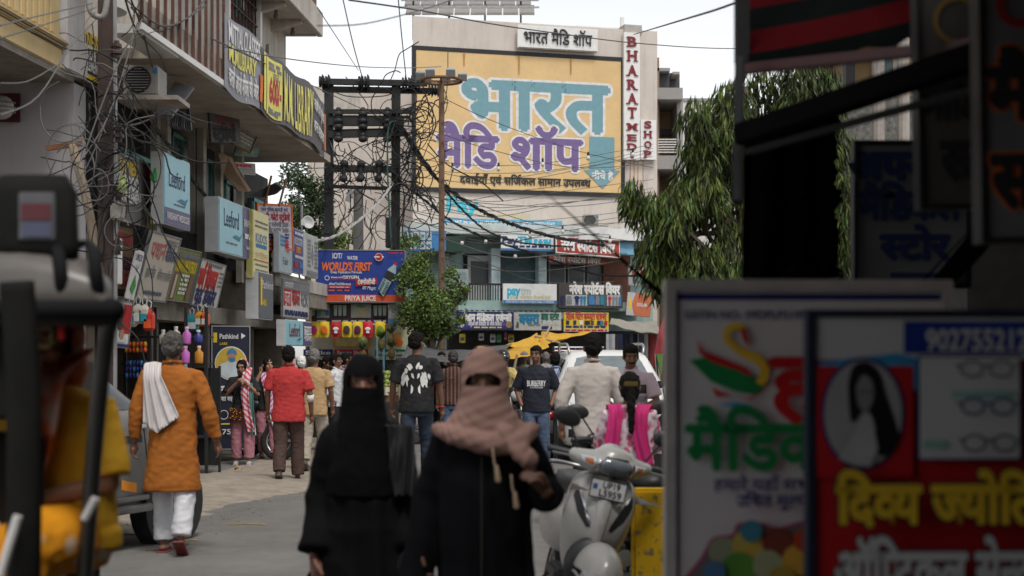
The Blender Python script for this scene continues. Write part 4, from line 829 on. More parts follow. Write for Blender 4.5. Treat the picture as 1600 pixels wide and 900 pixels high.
# transformer structure: two posts with cross beams
hp = empty('transformer_frame', P(565, 552, 33) - V((0, 0, CZ)), 'black double pole transformer frame with insulators in mid street', 'utility frame')
hq = hp.location
def hP(x, y, dy=0): return P(x, y, 33) - hq + V((0, dy, 0))
for x0, x1 in ((514, 514), (619, 617)):
    m = MB(); a, c = hP(x0, 128), hP(x1, 552); c.z = 0; m.bar(a, c, .2, .16); m.build('post', blackm, hp)
for (x0, y0, x1, y1, w_, dy) in ((502, 129, 668, 132, .13, -.12), (503, 138, 684, 141, .13, .12), (515, 176, 645, 176, .1, -.14), (515, 181, 640, 182, .06, .1), (515, 192, 632, 192, .17, -.12), (515, 212, 632, 209, .15, -.12), (515, 203, 632, 200, .05, .12), (508, 264, 620, 266, .15, -.12), (515, 292, 622, 296, .08, -.1)):
    m = MB(); m.bar(hP(x0, y0, dy), hP(x1, y1, dy), w_); m.build('cross_beam', blackm, hp)
for x, y, r in ((508, 129, .18), (569, 130, .2), (637, 131, .18), (648, 131, .15), (678, 141, .2)):
    m = MB(); q = hP(x, y, -.1); 
    for k in range(4): m.cyl(q + V((-.12 + k * .07, 0, 0)), q + V((-.08 + k * .07, 0, 0)), r * (1 if k % 2 else .75), r * .7, 12)
    m.build('disc_insulator', blackm, hp)
for x in (531, 569, 607):
    for y in (181, 192, 201, 220):
        m = MB(); q = hP(x, y, -.26); m.ell(q, (.11, .11, .08), 10, 6); m.ell(q + V((0, 0, .09)), (.07, .07, .07), 8, 6); m.build('pin_insulator', blackm, hp, smooth=True)
for x in (540, 566, 594):
    m = MB(); q = hP(x, 258, -.24); m.ell(q, (.1, .1, .09), 8, 6); m.ell(q - V((.02, 0, .34)), (.1, .1, .09), 8, 6); m.cyl(q, q - V((.02, 0, .35)), .05); m.build('fuse', blackm, hp)
m = MB(); q = hP(612, 375, -.2); m.box((q.x - .12, q.y - .1, q.z - .2), (q.x + .12, q.y + .1, q.z + .5)); m.build('switch_box', blackm, hp, bevel=.02)
tangle('cable_tangle', 'tangle of black cable loops on the right post of the transformer frame', P(636, 235, 32.7), (.3, .12, .8), 75, .013, wireb, 8)
tangle('cable_tangle', 'drooping black drop wires on the left post of the frame', P(524, 275, 32.8), (.2, .1, .45), 26, .011, wireb, 9)
tangle('cable_tangle', 'hanging loose wires below the transformer frame beams', P(570, 300, 32.8), (.55, .1, .55), 34, .009, wireb, 19)
cp = empty('concrete_pole', P(560, 552, 36) - V((0, 0, CZ)), 'slim grey concrete pole with street camera behind the frame', 'pole')
m = MB(); m.cyl((0, 0, 0), (0, 0, PZ(297, 36)), .17, .12, 8); m.build('pole_shaft', mat('conc_dark', (.12, .115, .11), .9), cp)
m = MB(); q = P(546, 306, 35.9) - cp.location; m.obox(q, (.05, 0, .14), (0, .06, 0), (.06, 0, -.02)); m.bar(q, (0, 0, q.z - .1), .04); m.build('street_camera', greym, cp)
# rusty ring lamp pole
rp = empty('ring_lamp_pole', P(690, 552, 31) - V((0, 0, CZ)), 'slender rusty pole with circular floodlight ring before the orange wall', 'lamp pole')
m = MB(); m.cyl((0, 0, 0), (0, 0, PZ(126, 31)), .072, .06, 10); m.build('pole_shaft', mat('rusty_pole', (.14, .08, .05), .7, var=.3, scale=8), rp)
zr = PZ(126, 31); m = MB(); m.tube([(.44 * math.cos(a), .44 * math.sin(a), zr) for a in [2 * math.pi * k / 24 for k in range(25)]], .035, 6)
for k in range(4): m.bar((0, 0, zr - .02), (.44 * math.cos(k * 1.57), .44 * math.sin(k * 1.57), zr), .04)
m.build('ring', MATS['rusty_pole'], rp)
for k, a in enumerate((3.3, 4.2, 5.2, .2, 1.4, 2.4)):
    q = V((.46 * math.cos(a), .46 * math.sin(a), zr + .1)); m = MB(); m.obox(q, (.1, 0, .0), (0, .04, .03), (0, -.05, .07)); m.build('floodlight', mat('lamp_grey', (.3, .32, .33), .3), rp, bevel=.01)
m = MB()
for k in range(14): m.bar((0, -.08, zr - .5 - k * .42), (.16, -.1, zr - .5 - k * .42), .02)
m.build('step_pin', MATS['rusty_pole'], rp)
for x, n_ in ((1372, 'white grey post left of pair beyond the striped awning'), (1411, 'taller pale post right of pair beyond the striped awning')):
    q = P(x, 552, 15.5); m = MB(); m.cyl((q.x, q.y, 0), (q.x, q.y, PZ(60 if x > 1400 else 90, 15.5)), .075, .07, 10); tag(m.build('pale_post', mat('pale_post', (.34, .3, .27), .8, var=.3, scale=4, grime=.4)), n_, 'post')

# cables
def cable(px, r, m_, label, group=None, n=5, cat='cable', name='cable'):
    mb = MB(); mb.tube(smooth([P(*q) for q in px], n), r, 4, False); return tag(mb.build(name, m_), label, cat, group)
def fuzzy(px, r, m_, label, n=10):              # a bundle wrapped with clips and spirals
    pts = smooth([P(*q) for q in px], n); mb = MB(); mb.tube(pts, r, 5, False); rr = random.Random(2)
    for k in range(3):
        ph = k * 2.1; mb.tube([p_ + V((math.cos(i * .8 + ph), .3 * math.cos(i * .8 + ph), math.sin(i * .8 + ph))) * r * 1.6 for i, p_ in enumerate(pts)], r * .6, 4, False)
    for i in range(0, len(pts), 1): mb.bar(pts[i], pts[i] + V((0, 0, -r * rr.uniform(1.5, 3.5))), r * 1.2)
    return tag(mb.build('cable_bundle', m_), label, 'cable')
fuzzy([(236, 190, 16.5), (270, 235, 18), (300, 280, 19.5), (340, 325, 21.5), (380, 352, 23.5), (430, 371, 26), (475, 378, 28)], .014, wireb, 'black spiral wrapped cable bundle sagging along the left shop signs')
fuzzy([(475, 378, 28), (520, 370, 29.5), (560, 345, 31), (595, 312, 32), (614, 285, 32.8)], .015, mat('grey_wrap', (.36, .35, .34), .7), 'pale grey wrapped cable bundle rising to the transformer frame')
fuzzy([(626, 195, 32.8), (655, 245, 33.2), (690, 285, 34), (740, 322, 36), (800, 350, 38), (880, 373, 41), (1000, 392, 45)], .026, wireb, 'thickest black twisted bundle crossing below the orange advertisement')
fuzzy([(622, 282, 32.8), (660, 310, 34), (705, 345, 36), (760, 372, 38.5), (840, 398, 42), (930, 428, 43), (1015, 430, 43)], .018, wireb, 'lower black twisted bundle drooping over the teal shop balcony')
fuzzy([(640, 215, 32.8), (690, 290, 33.5), (735, 340, 35), (770, 365, 37), (820, 380, 40), (900, 386, 43)], .014, wireb, 'second black bundle beside the thickest one under the advertisement')
cable([(620, 190, 32.7), (607, 200, 32.6), (606, 280, 32.6), (612, 390, 32.6)], .022, mat('green_cable', (.03, .09, .07), .5), 'dark green cable running down the frame right post')
thin = [
 ([(496, 12, 20), (560, 110, 32)], 'taut thin wire dropping from top edge to the frame insulator', .008), ([(535, -5, 30), (552, 70, 32), (567, 124, 33)], 'thin wire falling to the middle disc insulator', .012), ([(622, -5, 30), (628, 60, 32), (635, 126, 33)], 'thin wire falling to the right disc insulator', .012),
 ([(545, 0, 14), (660, 17, 16), (760, 36, 19), (870, 52, 22), (1000, 68, 26), (1150, 76, 30), (1320, 70, 36)], 'long dark wire crossing the sky above the advertisement', .009), ([(350, 73, 17), (450, 92, 20), (560, 104, 26), (640, 106, 30), (690, 104, 33)], 'grey wire sagging from balcony rail toward the advertisement', .008),
 ([(1320, -70, 7), (1150, 4, 9.5), (1060, 33, 14), (990, 54, 30)], 'blurred pale wire descending from top right toward the vertical board', .009), ([(496, 40, 8), (570, 37, 9), (660, 15, 10), (720, -5, 10)], 'blurred grey wire at top between balcony and solar array', .004), ([(330, 60, 16), (480, 130, 24), (620, 195, 36), (720, 235, 43)], 'thin slanting wire from balcony to the painted wall', .009),
 ([(640, 125, 32), (760, 185, 36), (900, 235, 41), (1020, 262, 46)], 'thin wire slanting over the blue painted word', .01), ([(640, 190, 33), (760, 232, 37), (900, 262, 42), (1020, 255, 46)], 'thin wire crossing the purple painted word', .01),
 ([(700, 78, 31), (695, 160, 31.5), (660, 250, 32.5), (640, 330, 33)], 'slack wire hanging from the ring lamp to the frame', .009), ([(630, 300, 33), (760, 318, 37), (900, 322, 41), (1030, 305, 46)], 'grey wire below the black border of the advertisement', .01),
 ([(630, 310, 33), (740, 335, 36), (860, 352, 40), (1010, 345, 45)], 'second grey wire across the painted Pay word', .01), ([(625, 325, 33), (760, 360, 38), (900, 368, 42), (1015, 352, 45)], 'third grey wire along the bleached roof slab', .01),
 ([(625, 345, 33), (700, 405, 36), (800, 424, 40), (900, 418, 42), (1000, 402, 44)], 'sagging black wire in front of the balcony openings', .012), ([(660, 330, 33), (800, 300, 38), (900, 285, 42), (1030, 240, 47)], 'wire rising to the right under the arrow', .009),
 ([(700, 300, 33), (820, 345, 38), (940, 370, 42), (1015, 380, 44)], 'wire slanting through the blue mobile strip', .01), ([(690, 372, 34), (790, 402, 38), (880, 398, 41), (1010, 396, 44)], 'pale wire tied along the upper payment board', .014),
 ([(620, 390, 33), (720, 396, 36), (840, 440, 40), (960, 440, 43)], 'dark wire drooping in front of glass front', .01), ([(560, 300, 33), (620, 340, 34), (640, 400, 33)], 'loose wire between concrete pole and frame', .009),
 ([(0, 40, 9), (60, 25, 11), (145, 5, 14)], 'pale wire over the yellow balcony upper part', .006), ([(0, 60, 9), (80, 35, 12), (150, 12, 14)], 'second pale wire over the yellow balcony', .006), ([(0, 180, 8), (60, 150, 10), (110, 75, 13), (160, 20, 14.4)], 'thick grey wire rising across the lilac wall', .006),
 ([(0, 130, 9), (40, 128, 10), (75, 110, 11), (95, 92, 12), (145, 20, 14)], 'bent grey wire in front of balcony underside', .005), ([(120, 260, 14), (170, 180, 14.3), (215, 35, 14.6)], 'diagonal grey wire rising right of the pole', .008), ([(135, 230, 14), (180, 110, 14.3), (222, 30, 14.8)], 'second diagonal grey wire rising right of the pole', .008),
 ([(205, 0, 14.6), (222, 45, 15), (240, 110, 16), (262, 155, 17)], 'black cable dropping past the outdoor unit', .011), ([(196, 0, 14.6), (215, 50, 15), (255, 95, 16), (262, 150, 17)], 'second black cable dropping past the outdoor unit', .011), ([(180, 105, 14.5), (210, 150, 15), (232, 180, 15.5), (240, 200, 16)], 'slanted black cable below the outdoor unit', .012),
 ([(200, 2, 14.6), (250, 40, 15.5), (290, 30, 16.5), (320, 0, 17)], 'looped dark cable across the balcony bars', .011), ([(205, 12, 14.6), (245, 48, 15.5), (280, 36, 16.3), (322, 8, 17)], 'second looped dark cable across the balcony bars', .011), ([(105, 300, 14), (135, 262, 14.2), (170, 180, 14.4)], 'pale wire fanning low left of pole', .007),
 ([(105, 310, 14), (150, 275, 14.2), (172, 268, 14.4)], 'pale slack wire low left of the pole', .007), ([(178, 330, 14.5), (215, 330, 15.5), (236, 308, 16.4)], 'drooping wire over the supplement board', .008), ([(265, 165, 17), (305, 185, 18), (345, 195, 20), (420, 215, 23)], 'slack grey wire under the balcony slab', .007),
 ([(170, 190, 14.5), (210, 195, 15.2), (265, 172, 17)], 'sagging black cable under the outdoor unit', .011), ([(268, 175, 16.5), (285, 182, 16.8), (304, 192, 17)], 'thin rod shaped wire near the tin sheets', .012), ([(440, 245, 25), (470, 262, 27), (512, 262, 33)], 'wire from slab end to the transformer frame', .01),
 ([(430, 225, 25), (480, 240, 28), (510, 215, 33)], 'slack wire from banner end to frame', .01), ([(500, 130, 33), (540, 150, 33), (600, 150, 33), (620, 140, 33)], 'slack jumper wire between frame beams', .012), ([(540, 120, 33), (575, 165, 33), (560, 175, 33)], 'looped jumper below the top beam', .012),
 ([(510, 205, 33), (530, 260, 33), (545, 300, 35.5)], 'diagonal wire inside the frame', .016), ([(545, 240, 33), (585, 262, 33), (616, 280, 33)], 'thick diagonal wire to the right post', .016), ([(975, 80, 46), (1008, 100, 51)], 'short stay wire right of the vertical board', .01)]
for px, lb, r in thin: cable(px, r, wireg if 'pale' in lb or 'grey' in lb else wired, lb, 'overhead wires')
rr = random.Random(31)
for k, lb in enumerate(('upper', 'middle', 'lower')):
    for j in range(4):
        y0 = 245 + k * 40 + j * 9; y1 = 250 + k * 48 + rr.uniform(-25, 25); cable([(625, y0, 33), (760, (y0 + y1) / 2 + 22 + rr.uniform(0, 14), 37), (880, (y0 + y1) / 2 + 16, 41), (1020, y1, 45)], .008, wired, 'thin service wire crossing the %s part of the end wall' % lb, 'thin service wires, %s band' % lb)
# bulb string over the shops
bulbm = mat('glass_bulb', (.6, .58, .52), .2); 
for i, (x, y) in enumerate(((707, 262), (779, 262), (848, 255), (919, 245), (989, 240), (722, 378), (759, 376), (805, 399), (828, 367), (879, 360), (953, 375))):
    q = P(x, y, 35 if y < 300 else 39.5); m = MB(); m.ell(q, (.045, .045, .06), 8, 6)
    o = empty('hanging_bulb', q, 'small clear bulb hanging on a wire before the %s' % ('painted advertisement' if y < 300 else 'teal shops'), 'bulb', 'bulbs strung before the ' + ('advertisement' if y < 300 else 'teal shops'))
    m = MB(); m.ell((0, 0, -.03), (.05, .05, .065), 8, 6); m.build('glass', bulbm, o, smooth=True); m = MB(); m.cyl((0, 0, .03), (0, 0, .12), .03, .025, 8); m.build('socket', blackm, o)

# leaves
def leafmesh(mb, c, d, n, L, w, droop=0.0):
    d = V(d).normalized(); s_ = d.cross(V(n)).normalized(); up = s_.cross(d)
    a = c; b_ = c + d * L * .5 + up * L * .06; e = c + d * L - up * droop * L
    mb.add([a, b_ + s_ * w, e, b_ - s_ * w, b_ - up * w * .5], [(0, 1, 4), (1, 2, 4), (2, 3, 4), (3, 0, 4)])
def tree(name, label, base, trunk, clumps, nleaf, L, w, leafm, barkm, seed, droop=False, group=None, tr=.1):
    rr = random.Random(seed); r = empty(name, base, label, 'tree', group)
    mb = MB(); mb.tube(smooth(trunk, 4), [tr * (1 - .5 * i / (len(smooth(trunk, 4)) - 1)) for i in range(len(smooth(trunk, 4)))], 8); mb.build('trunk', barkm, r, smooth=True)
    top = V(trunk[-1]); mid = V(trunk[len(trunk) // 2])
    for (c, s_) in clumps[:10]:
        mb = MB(); c = V(c); mb.tube(smooth([mid.lerp(top, rr.random()), mid.lerp(c, .6) + V((0, 0, .1)), c], 4), .025, 5); mb.build('limb', barkm, r)
    mb = MB(); tot = sum(s_[0] * s_[1] * s_[2] for c, s_ in clumps) ** 1.0
    for (c, s_) in clumps:
        k = int(nleaf * (s_[0] * s_[1] * s_[2]) ** .75 / sum((q[1][0] * q[1][1] * q[1][2]) ** .75 for q in clumps))
        for _ in range(k):
            v = V((rr.gauss(0, 1), rr.gauss(0, 1), rr.gauss(0, 1))).normalized() * (rr.random() ** .45)
            q = V(c) + V((v.x * s_[0], v.y * s_[1], v.z * s_[2]))
            if noise.noise(q * 2.3) < -.28: continue
            if droop:
                d = V((v.x * .5 + rr.gauss(0, .25), v.y * .5 + rr.gauss(0, .25), -1.2)); ll = L * rr.uniform(.7, 1.25)
            else:
                d = V((rr.gauss(0, 1), rr.gauss(0, 1), rr.gauss(-.2, .7))); ll = L * rr.uniform(.6, 1.2)
            leafmesh(mb, q, d, V((rr.gauss(0, 1), rr.gauss(0, 1), rr.gauss(.6, .6))), ll, w * rr.uniform(.7, 1.2), .15)
    mb.build('foliage', leafm, r); return r
lf1 = mat('leaf_mid_green', (.085, .14, .026), .5, var=.4, island=.75, scale=2); lf2 = mat('leaf_dark_green', (.035, .07, .022), .5, var=.3, island=.45, scale=2); lf3 = mat('leaf_drooping', (.048, .076, .011), .55, var=.5, island=.95, scale=1.5); bark = mat('bark', (.1, .075, .055), .9, var=.3, scale=14, bump=.6)
b0 = P(672, 552, 29) - V((0, 0, CZ))
def rel(x, y, Y, base): return P(x, y, Y) - base
cl = [(rel(x, y, 29 + dy, b0), s_) for x, y, dy, s_ in ((650, 440, 0, (.45, .5, .42)), (690, 455, .2, (.5, .5, .4)), (640, 490, -.2, (.35, .4, .35)), (700, 490, .1, (.4, .4, .3)), (668, 480, -.4, (.5, .5, .4)), (655, 410, .1, (.28, .3, .2)), (712, 468, .3, (.22, .3, .2)), (660, 515, -.2, (.4, .35, .25)), (695, 512, 0, (.3, .3, .22)), (638, 420, .3, (.2, .3, .25)), (725, 452, .2, (.13, .2, .12)), (628, 455, -.3, (.15, .2, .12)), (706, 425, .1, (.16, .2, .13)), (722, 500, -.1, (.12, .15, .1)), (672, 396, .2, (.12, .2, .08)))]
tree('leafy_street_tree', 'bushy bright green tree beside the blue juice sign', b0, [(0, 0, 0), (.05, 0, 1.2), (0, 0, 2.3)], cl, 9000, .085, .022, lf1, bark, 4, tr=.1)
b0 = P(478, 552, 37) - V((0, 0, CZ))
cl = [(rel(x, y, 37 + dy, b0), s_) for x, y, dy, s_ in ((465, 275, 0, (.5, .6, .55)), (485, 310, .4, (.6, .6, .6)), (460, 335, -.3, (.5, .6, .5)), (490, 355, .2, (.6, .5, .5)), (475, 385, 0, (.6, .5, .5)), (500, 330, .4, (.4, .5, .8)), (455, 365, .4, (.4, .5, .5)))]
tree('dark_street_tree', 'dark green tree rising behind the end of the left shops', b0, [(0, 0, 0), (.1, 0, 2), (0, 0, 4.5)], cl, 6000, .13, .03, lf2, bark, 5, tr=.14)
b0 = P(530, 552, 40) - V((0, 0, CZ))
cl = [(rel(x, y, 40 + dy, b0), s_) for x, y, dy, s_ in ((525, 372, 0, (.5, .5, .3)), (545, 368, .4, (.5, .5, .3)), (520, 385, 0, (.5, .5, .3)), (638, 378, 0, (.4, .4, .3)))]
tree('low_green_tree', 'light green tree top showing just above the blue juice sign', b0, [(0, 0, 0), (.1, 0, 2), (0, 0, 4)], cl, 2200, .12, .03, lf1, bark, 6)
b0 = P(1170, 552, 13.5) - V((0, 0, CZ))
spec = []
rr = random.Random(77)
for x, y, dy, s_ in ((1085, 190, 0, (.16, .2, .3)), (1095, 250, .2, (.25, .3, .4)), (1090, 330, .1, (.32, .35, .5)), (1060, 350, -.2, (.2, .25, .4)), (1020, 320, -.1, (.28, .2, .2)), (990, 300, -.2, (.12, .15, .16)), (1030, 400, 0, (.22, .25, .4)), (1085, 430, .1, (.35, .35, .4)), (1140, 200, .3, (.3, .35, .5)), (1180, 170, .5, (.35, .4, .45)), (1200, 300, .6, (.55, .5, .8)), (1250, 140, .5, (.3, .35, .4)),
                      (1290, 150, .4, (.18, .2, .35)), (1240, 240, .5, (.45, .4, .6)), (1150, 420, .3, (.45, .4, .5)), (1250, 420, .5, (.5, .4, .6)), (1320, 340, .4, (.18, .25, .5)), (1315, 420, .4, (.25, .25, .4)), (1300, 250, .6, (.25, .3, .5)), (1075, 230, -.1, (.08, .1, .25))):
    spec.append((rel(x, y, 13.5 + dy, b0), s_))
tree('drooping_tree', 'tall drooping leaved tree behind the boards on the right', b0, [(0, .4, 0), (.05, .45, 2), (0, .4, 4.2)], spec, 23000, .17, .0125, lf3, bark, 7, droop=True, tr=.12)

# ================================================================== JUICE STALL AND SHOP GOODS
js = empty('juice_stall', P(565, 552, 30) - V((0, 0, CZ)), 'blue framed juice stall with fruit banners under the big blue sign', 'stall'); jq = js.location
def jP(x, y, dy=0): return P(x, y, 30 + dy) - jq
def jb(name, mt, x0, x1, y0, y1, dy, d, bevel=0):
    m = MB(); a = jP(x0, y0, dy); c = jP(x1, y1, dy); m.box((a.x, a.y, c.z), (c.x, a.y + d, a.z)); return m.build(name, mt, js, bevel=bevel)
bfr = mat('blue_stall_frame', (.15, .33, .42), .6, grime=.3)
jb('frame_beam', bfr, 482, 610, 468, 473, -.1, .1); jb('canopy_edge', mat('canopy_grey', (.25, .29, .33), .6), 484, 636, 470, 474, -.5, 1.6)
for x in (588, 598): jb('frame_post', bfr, x, x + 3, 474, 660, -.3, .05)
bb = mat('banner_cream', S(190, 184, 160), .7, var=.05, grime=.2)
jb('back_banner', bb, 484, 600, 508, 562, 1.0, .03); jb('side_banner', mat('banner_pale_green', S(196, 200, 170), .7), 603, 648, 480, 562, .4, .03); jb('counter', mat('stall_counter', (.12, .11, .1), .7), 484, 640, 612, 684, .2, .5); jb('counter_top', greym, 482, 642, 608, 613, .1, .7)
jb('dark_back', dark, 480, 650, 508, 680, 1.6, .05)
def jtext(t, cx, cy, h, w, mt, dy, off=.03, parent=js):
    m = MB(); q = jP(cx, cy, dy); textmesh(m, t, 0, 0, h, w, 0, off); me = m.mesh(); me.transform(Matrix.Translation(q) @ Matrix.Rotation(R(90), 4, 'X')); link('lettering', me, mt, parent)
for x0, x1, t, mt in ((474, 520, 'Shake', navy), (523, 575, 'Banana Shake', redp), (586, 634, 'Mosambi Juice', MATS['dark_green'])):
    dy = .98 if x0 < 580 else .38; jb('banner_label', mt, x0, x1, 546, 556, dy - .01, .012); jtext(t, (x0 + x1) / 2, 551, .08, (x1 - x0) * .85 * 31 / F, W_, dy - .02, .015)
jb('banner_picture', mat('print_orange', S(206, 150, 80), .6, var=.3, scale=3), 521, 578, 524, 543, .97, .012); jb('banner_picture', mat('print_straw', S(200, 180, 120), .6, var=.3, scale=3), 524, 574, 527, 541, .955, .012)
jb('banner_picture', MATS['print_orange'], 614, 628, 520, 540, .37, .012); m = MB(); q = jP(621, 535, .36); m.ell(q, (.12, .01, .08)); m.build('printed_fruit', orp, js)
jtext('R', 624, 498, .33, .24, navy, .385, .0); jtext('R', 625, 497, .33, .24, redp, .375, .0)
for x in (516, 540, 560, 610): m = MB(); q = jP(x, 600, .4); m.cyl(q, q + V((0, 0, .16)), .06, .05, 10); m.build('glass_jar', mat('jar', S(180, 160, 110), .2), js)
# picture boards over the stall
sg = Sign('drinks_menu_board', 'menu board with rounded pictures of drinks under the juice sign', P(487, 505, 29.7), (1, 0, 0), (0, 0, 1), 119 * 29.7 / F, 33 * 29.7 / F, .04, mat('menu_maroon', S(84, 56, 66), .5), cat='menu board')
cr = mat('print_glass', S(170, 180, 170), .5); gr_ = mat('print_teal', S(96, 160, 150), .5)
for x0, x1, k in ((.0, .04, 1), (.06, .24, 0), (.26, .49, 1), (.51, .79, 2), (.81, .99, 1)):
    sg.rect(x0 + .008, .26, x1 - .008, .9, cr if k != 1 else mat('print_dark_slate', S(50, 60, 64))); c = (x0 + x1) / 2
    if k == 2: sg.disc(c, .78, .13, MATS['print_straw'], ry=.05); sg.poly([(c - .09, .78), (c + .09, .78), (c + .06, .32), (c - .06, .32)], mat('print_beige', S(190, 180, 150))); sg.disc(c, .8, .1, gr_, ry=.035)
    elif k == 1:
        for dx in ((-.06, .0, .06) if x1 - x0 > .1 else (0,)): sg.poly([(c + dx - .025, .85), (c + dx + .025, .85), (c + dx + .018, .35), (c + dx - .018, .35)], (cr, gr_, MATS['print_straw'])[int(dx * 50) % 3])
    else: sg.rect(x0 + .01, .3, x0 + .06, .6, gr_); sg.rect(x1 - .06, .35, x1 - .01, .6, bluep)
    sg.lines(x0 + .01, x1 - .01, (.1,), .04, W_, seed=int(x0 * 100))
sg = Sign('side_menu_board', 'faded pale picture panel hung right of the menu board', P(607, 505, 29.5), (1, .1, 0), (0, 0, 1), 16 * 29.5 / F, 35 * 29.5 / F, .03, mat('faded_pale', S(150, 150, 142), .7)); sg.rect(0, 0, 1, .2, bluep)
sg = Sign('juice_sign', 'large blue water sign with orange PRIYA JUICE strip on the stall', P(494, 471, 29.4), (1, .02, -.005), (.0, -.03, 1), 138 * 29.4 / F, 80 * 29.4 / F, .05, mat('sign_blue', S(40, 62, 140), .5, var=.05), edge=(.015, greym))
sg.rect(0, 0, 1, .135, mat('sign_orange', S(206, 84, 44), .5)); sg.text('PRIYA JUICE', .5, .067, .095, W_, w=.64, off=.03)
sg.text('IOT/', .24, .89, .1, W_, w=.2, off=.02); sg.text('WATER', .41, .85, .07, W_, w=.22, off=.02); sg.text("WORLD'S FIRST", .34, .68, .15, orp, w=1.03, off=.04, shear=.12); sg.text('Deep Hydration Formula', .34, .575, .05, W_, w=.64); sg.text('Infused with', .23, .475, .035, W_, w=.22); sg.text('OXYGEN', .39, .475, .06, W_, w=.34, off=.03); sg.text('NANOBUBBLES', .32, .435, .035, redp, w=.55)
sg.ring(.125, .46, .05, .012, W_); sg.text('#FeelTheDifference', .27, .345, .045, W_, w=.45); sg.rect(.135, .26, .395, .31, redp); sg.text('www.iotawater.com', .265, .285, .03, W_, w=.4); sg.lines(.14, .38, (.22,), .02, orp, seed=4)
sg.poly([(.45, .3), (.69, .35), (.69, .46), (.45, .42)], redp); sg.text('टेक्नोलॉजी', .57, .385, .09, W_, w=.36, off=.03); sg.text('का Magic', .6, .27, .07, W_, w=.28, shear=.2); sg.disc(.71, .87, .085, redp); sg.ring(.71, .87, .08, .008, W_); sg.lines(.655, .765, (.875,), .025, W_, seed=1); sg.lines(.82, .98, (.955,), .03, redp, seed=5)
bt = mat('bottle_print', S(150, 178, 180), .5); 
def rb(x, y):   # bottle coordinates -> board, tilted
    a = R(-27); X = x * math.cos(a) - y * math.sin(a); Y_ = x * math.sin(a) + y * math.cos(a); return (.74 + X * .85 / sg.w, .2 + Y_ * .85 / sg.h)
sg.poly([rb(x, y) for x, y in ((-.1, .0), (.1, -.09), (.11, .3), (.11, .56), (.05, .68), (.04, .74), (-.04, .74), (-.05, .68), (-.11, .56), (-.11, .3))], bt, 'bottle'); sg.poly([rb(x, y) for x, y in ((-.115, .32), (.115, .32), (.115, .53), (-.115, .53))], blk, 'bottle_label'); sg.poly([rb(x, y) for x, y in ((-.042, .73), (.042, .73), (.042, .79), (-.042, .79))], redp, 'bottle_cap')
for k in range(6): sg.poly([rb(x, y + k * .055) for x, y in ((-.09, .0), (-.02, -.02), (-.02, .01), (-.09, .03))], mat('bottle_shade', S(70, 90, 92)), 'bottle_ridge'); sg.poly([rb(x, y + k * .055) for x, y in ((.02, -.03), (.09, -.03), (.09, .0), (.02, .0))], MATS['bottle_shade'], 'bottle_ridge')
# hanging snack packets in a row
cols = (mat('snack_pink', S(214, 60, 110), .35), orp, redp, yelp, mat('snack_purple', S(90, 40, 80), .35), mat('snack_red', S(200, 40, 60), .35), mat('snack_lime', S(130, 150, 50), .35))
for i, (x, mt, lb) in enumerate(zip((491, 507, 525, 542, 559, 575, 594), cols, ('pink and yellow snack packet at left end of row', 'yellow snack packet with orange print second in row', 'red snack packet with white lettering', 'yellow snack packet with dark pictures in mid row', 'yellow and purple snack packet with dark heart print', 'red snack packet with pale figures', 'yellow snack packet with green print at right end'))):
    o = empty('snack_packet', P(x, 527, 29.2), lb + ' under the menu board', 'snack packet', 'snack packets hung under the menu board'); h_ = .32; w_ = .1
    m = MB(); m.grid(lambda u, v: ((u - .5) * 2 * w_ * (1 if v < .85 else 1 - .3 * abs(u - .5) * (v - .85) * 8), -.035 * math.sin(math.pi * u) * math.sin(math.pi * min(v * 1.1, 1)), h_ * (1 - v)), 8, 8); m.build('packet', mt if i in (2, 5) else yelp, o, solid=.01)
    if i not in (2, 5): m = MB(); m.ell((0, -.05, .15), (.07, .012, .09), 12, 8); m.build('print', mt if i != 3 else mat('print_dark', (0, 0, 0)), o)
    else: m = MB(); m.ell((0, -.05, .17), (.06, .012, .04), 12, 6); m.ell((0, -.05, .1), (.04, .012, .03), 12, 6); m.build('print', W_, o)
# pineapples and coconuts hanging
pine = mat('pineapple_skin', (.13, .1, .03), .8, var=.5, scale=30, bump=.8); pl = mat('pineapple_leaf', (.07, .12, .05), .6, var=.3)
for i, (x, y, lb) in enumerate(((596, 538, 'hanging pineapple left of the tall pair by the side banner'), (611, 530, 'upper pineapple of the pair hung before side banner'), (612, 552, 'lower pineapple of the pair hung before side banner'), (567, 556, 'pineapple top standing in front of the banana banner'), (611, 590, 'long dark pineapple hanging low by blue posts'))):
    o = empty('pineapple', P(x, y, 29.0), lb, 'pineapple', 'pineapples hung on the juice stall')
    m = MB(); m.ell((0, 0, 0), (.075, .075, .13), 12, 10); m.build('fruit', pine, o, smooth=True); rr = random.Random(i); m = MB()
    for k in range(26): a = rr.uniform(0, 6.28); leafmesh(m, V((0, 0, .1)), (math.cos(a) * rr.uniform(.2, 1), math.sin(a) * rr.uniform(.2, 1), 1), (rr.random(), rr.random(), .3), rr.uniform(.14, .24), .016, .3)
    m.build('crown', pl, o)
m = MB(); q = P(567, 534, 29.2); m.ell(q, (.1, .1, .12), 12, 8); tag(m.build('coconut', mat('green_coconut', (.1, .12, .03), .5), smooth=True), 'round green coconut hanging before the banana banner', 'coconut')
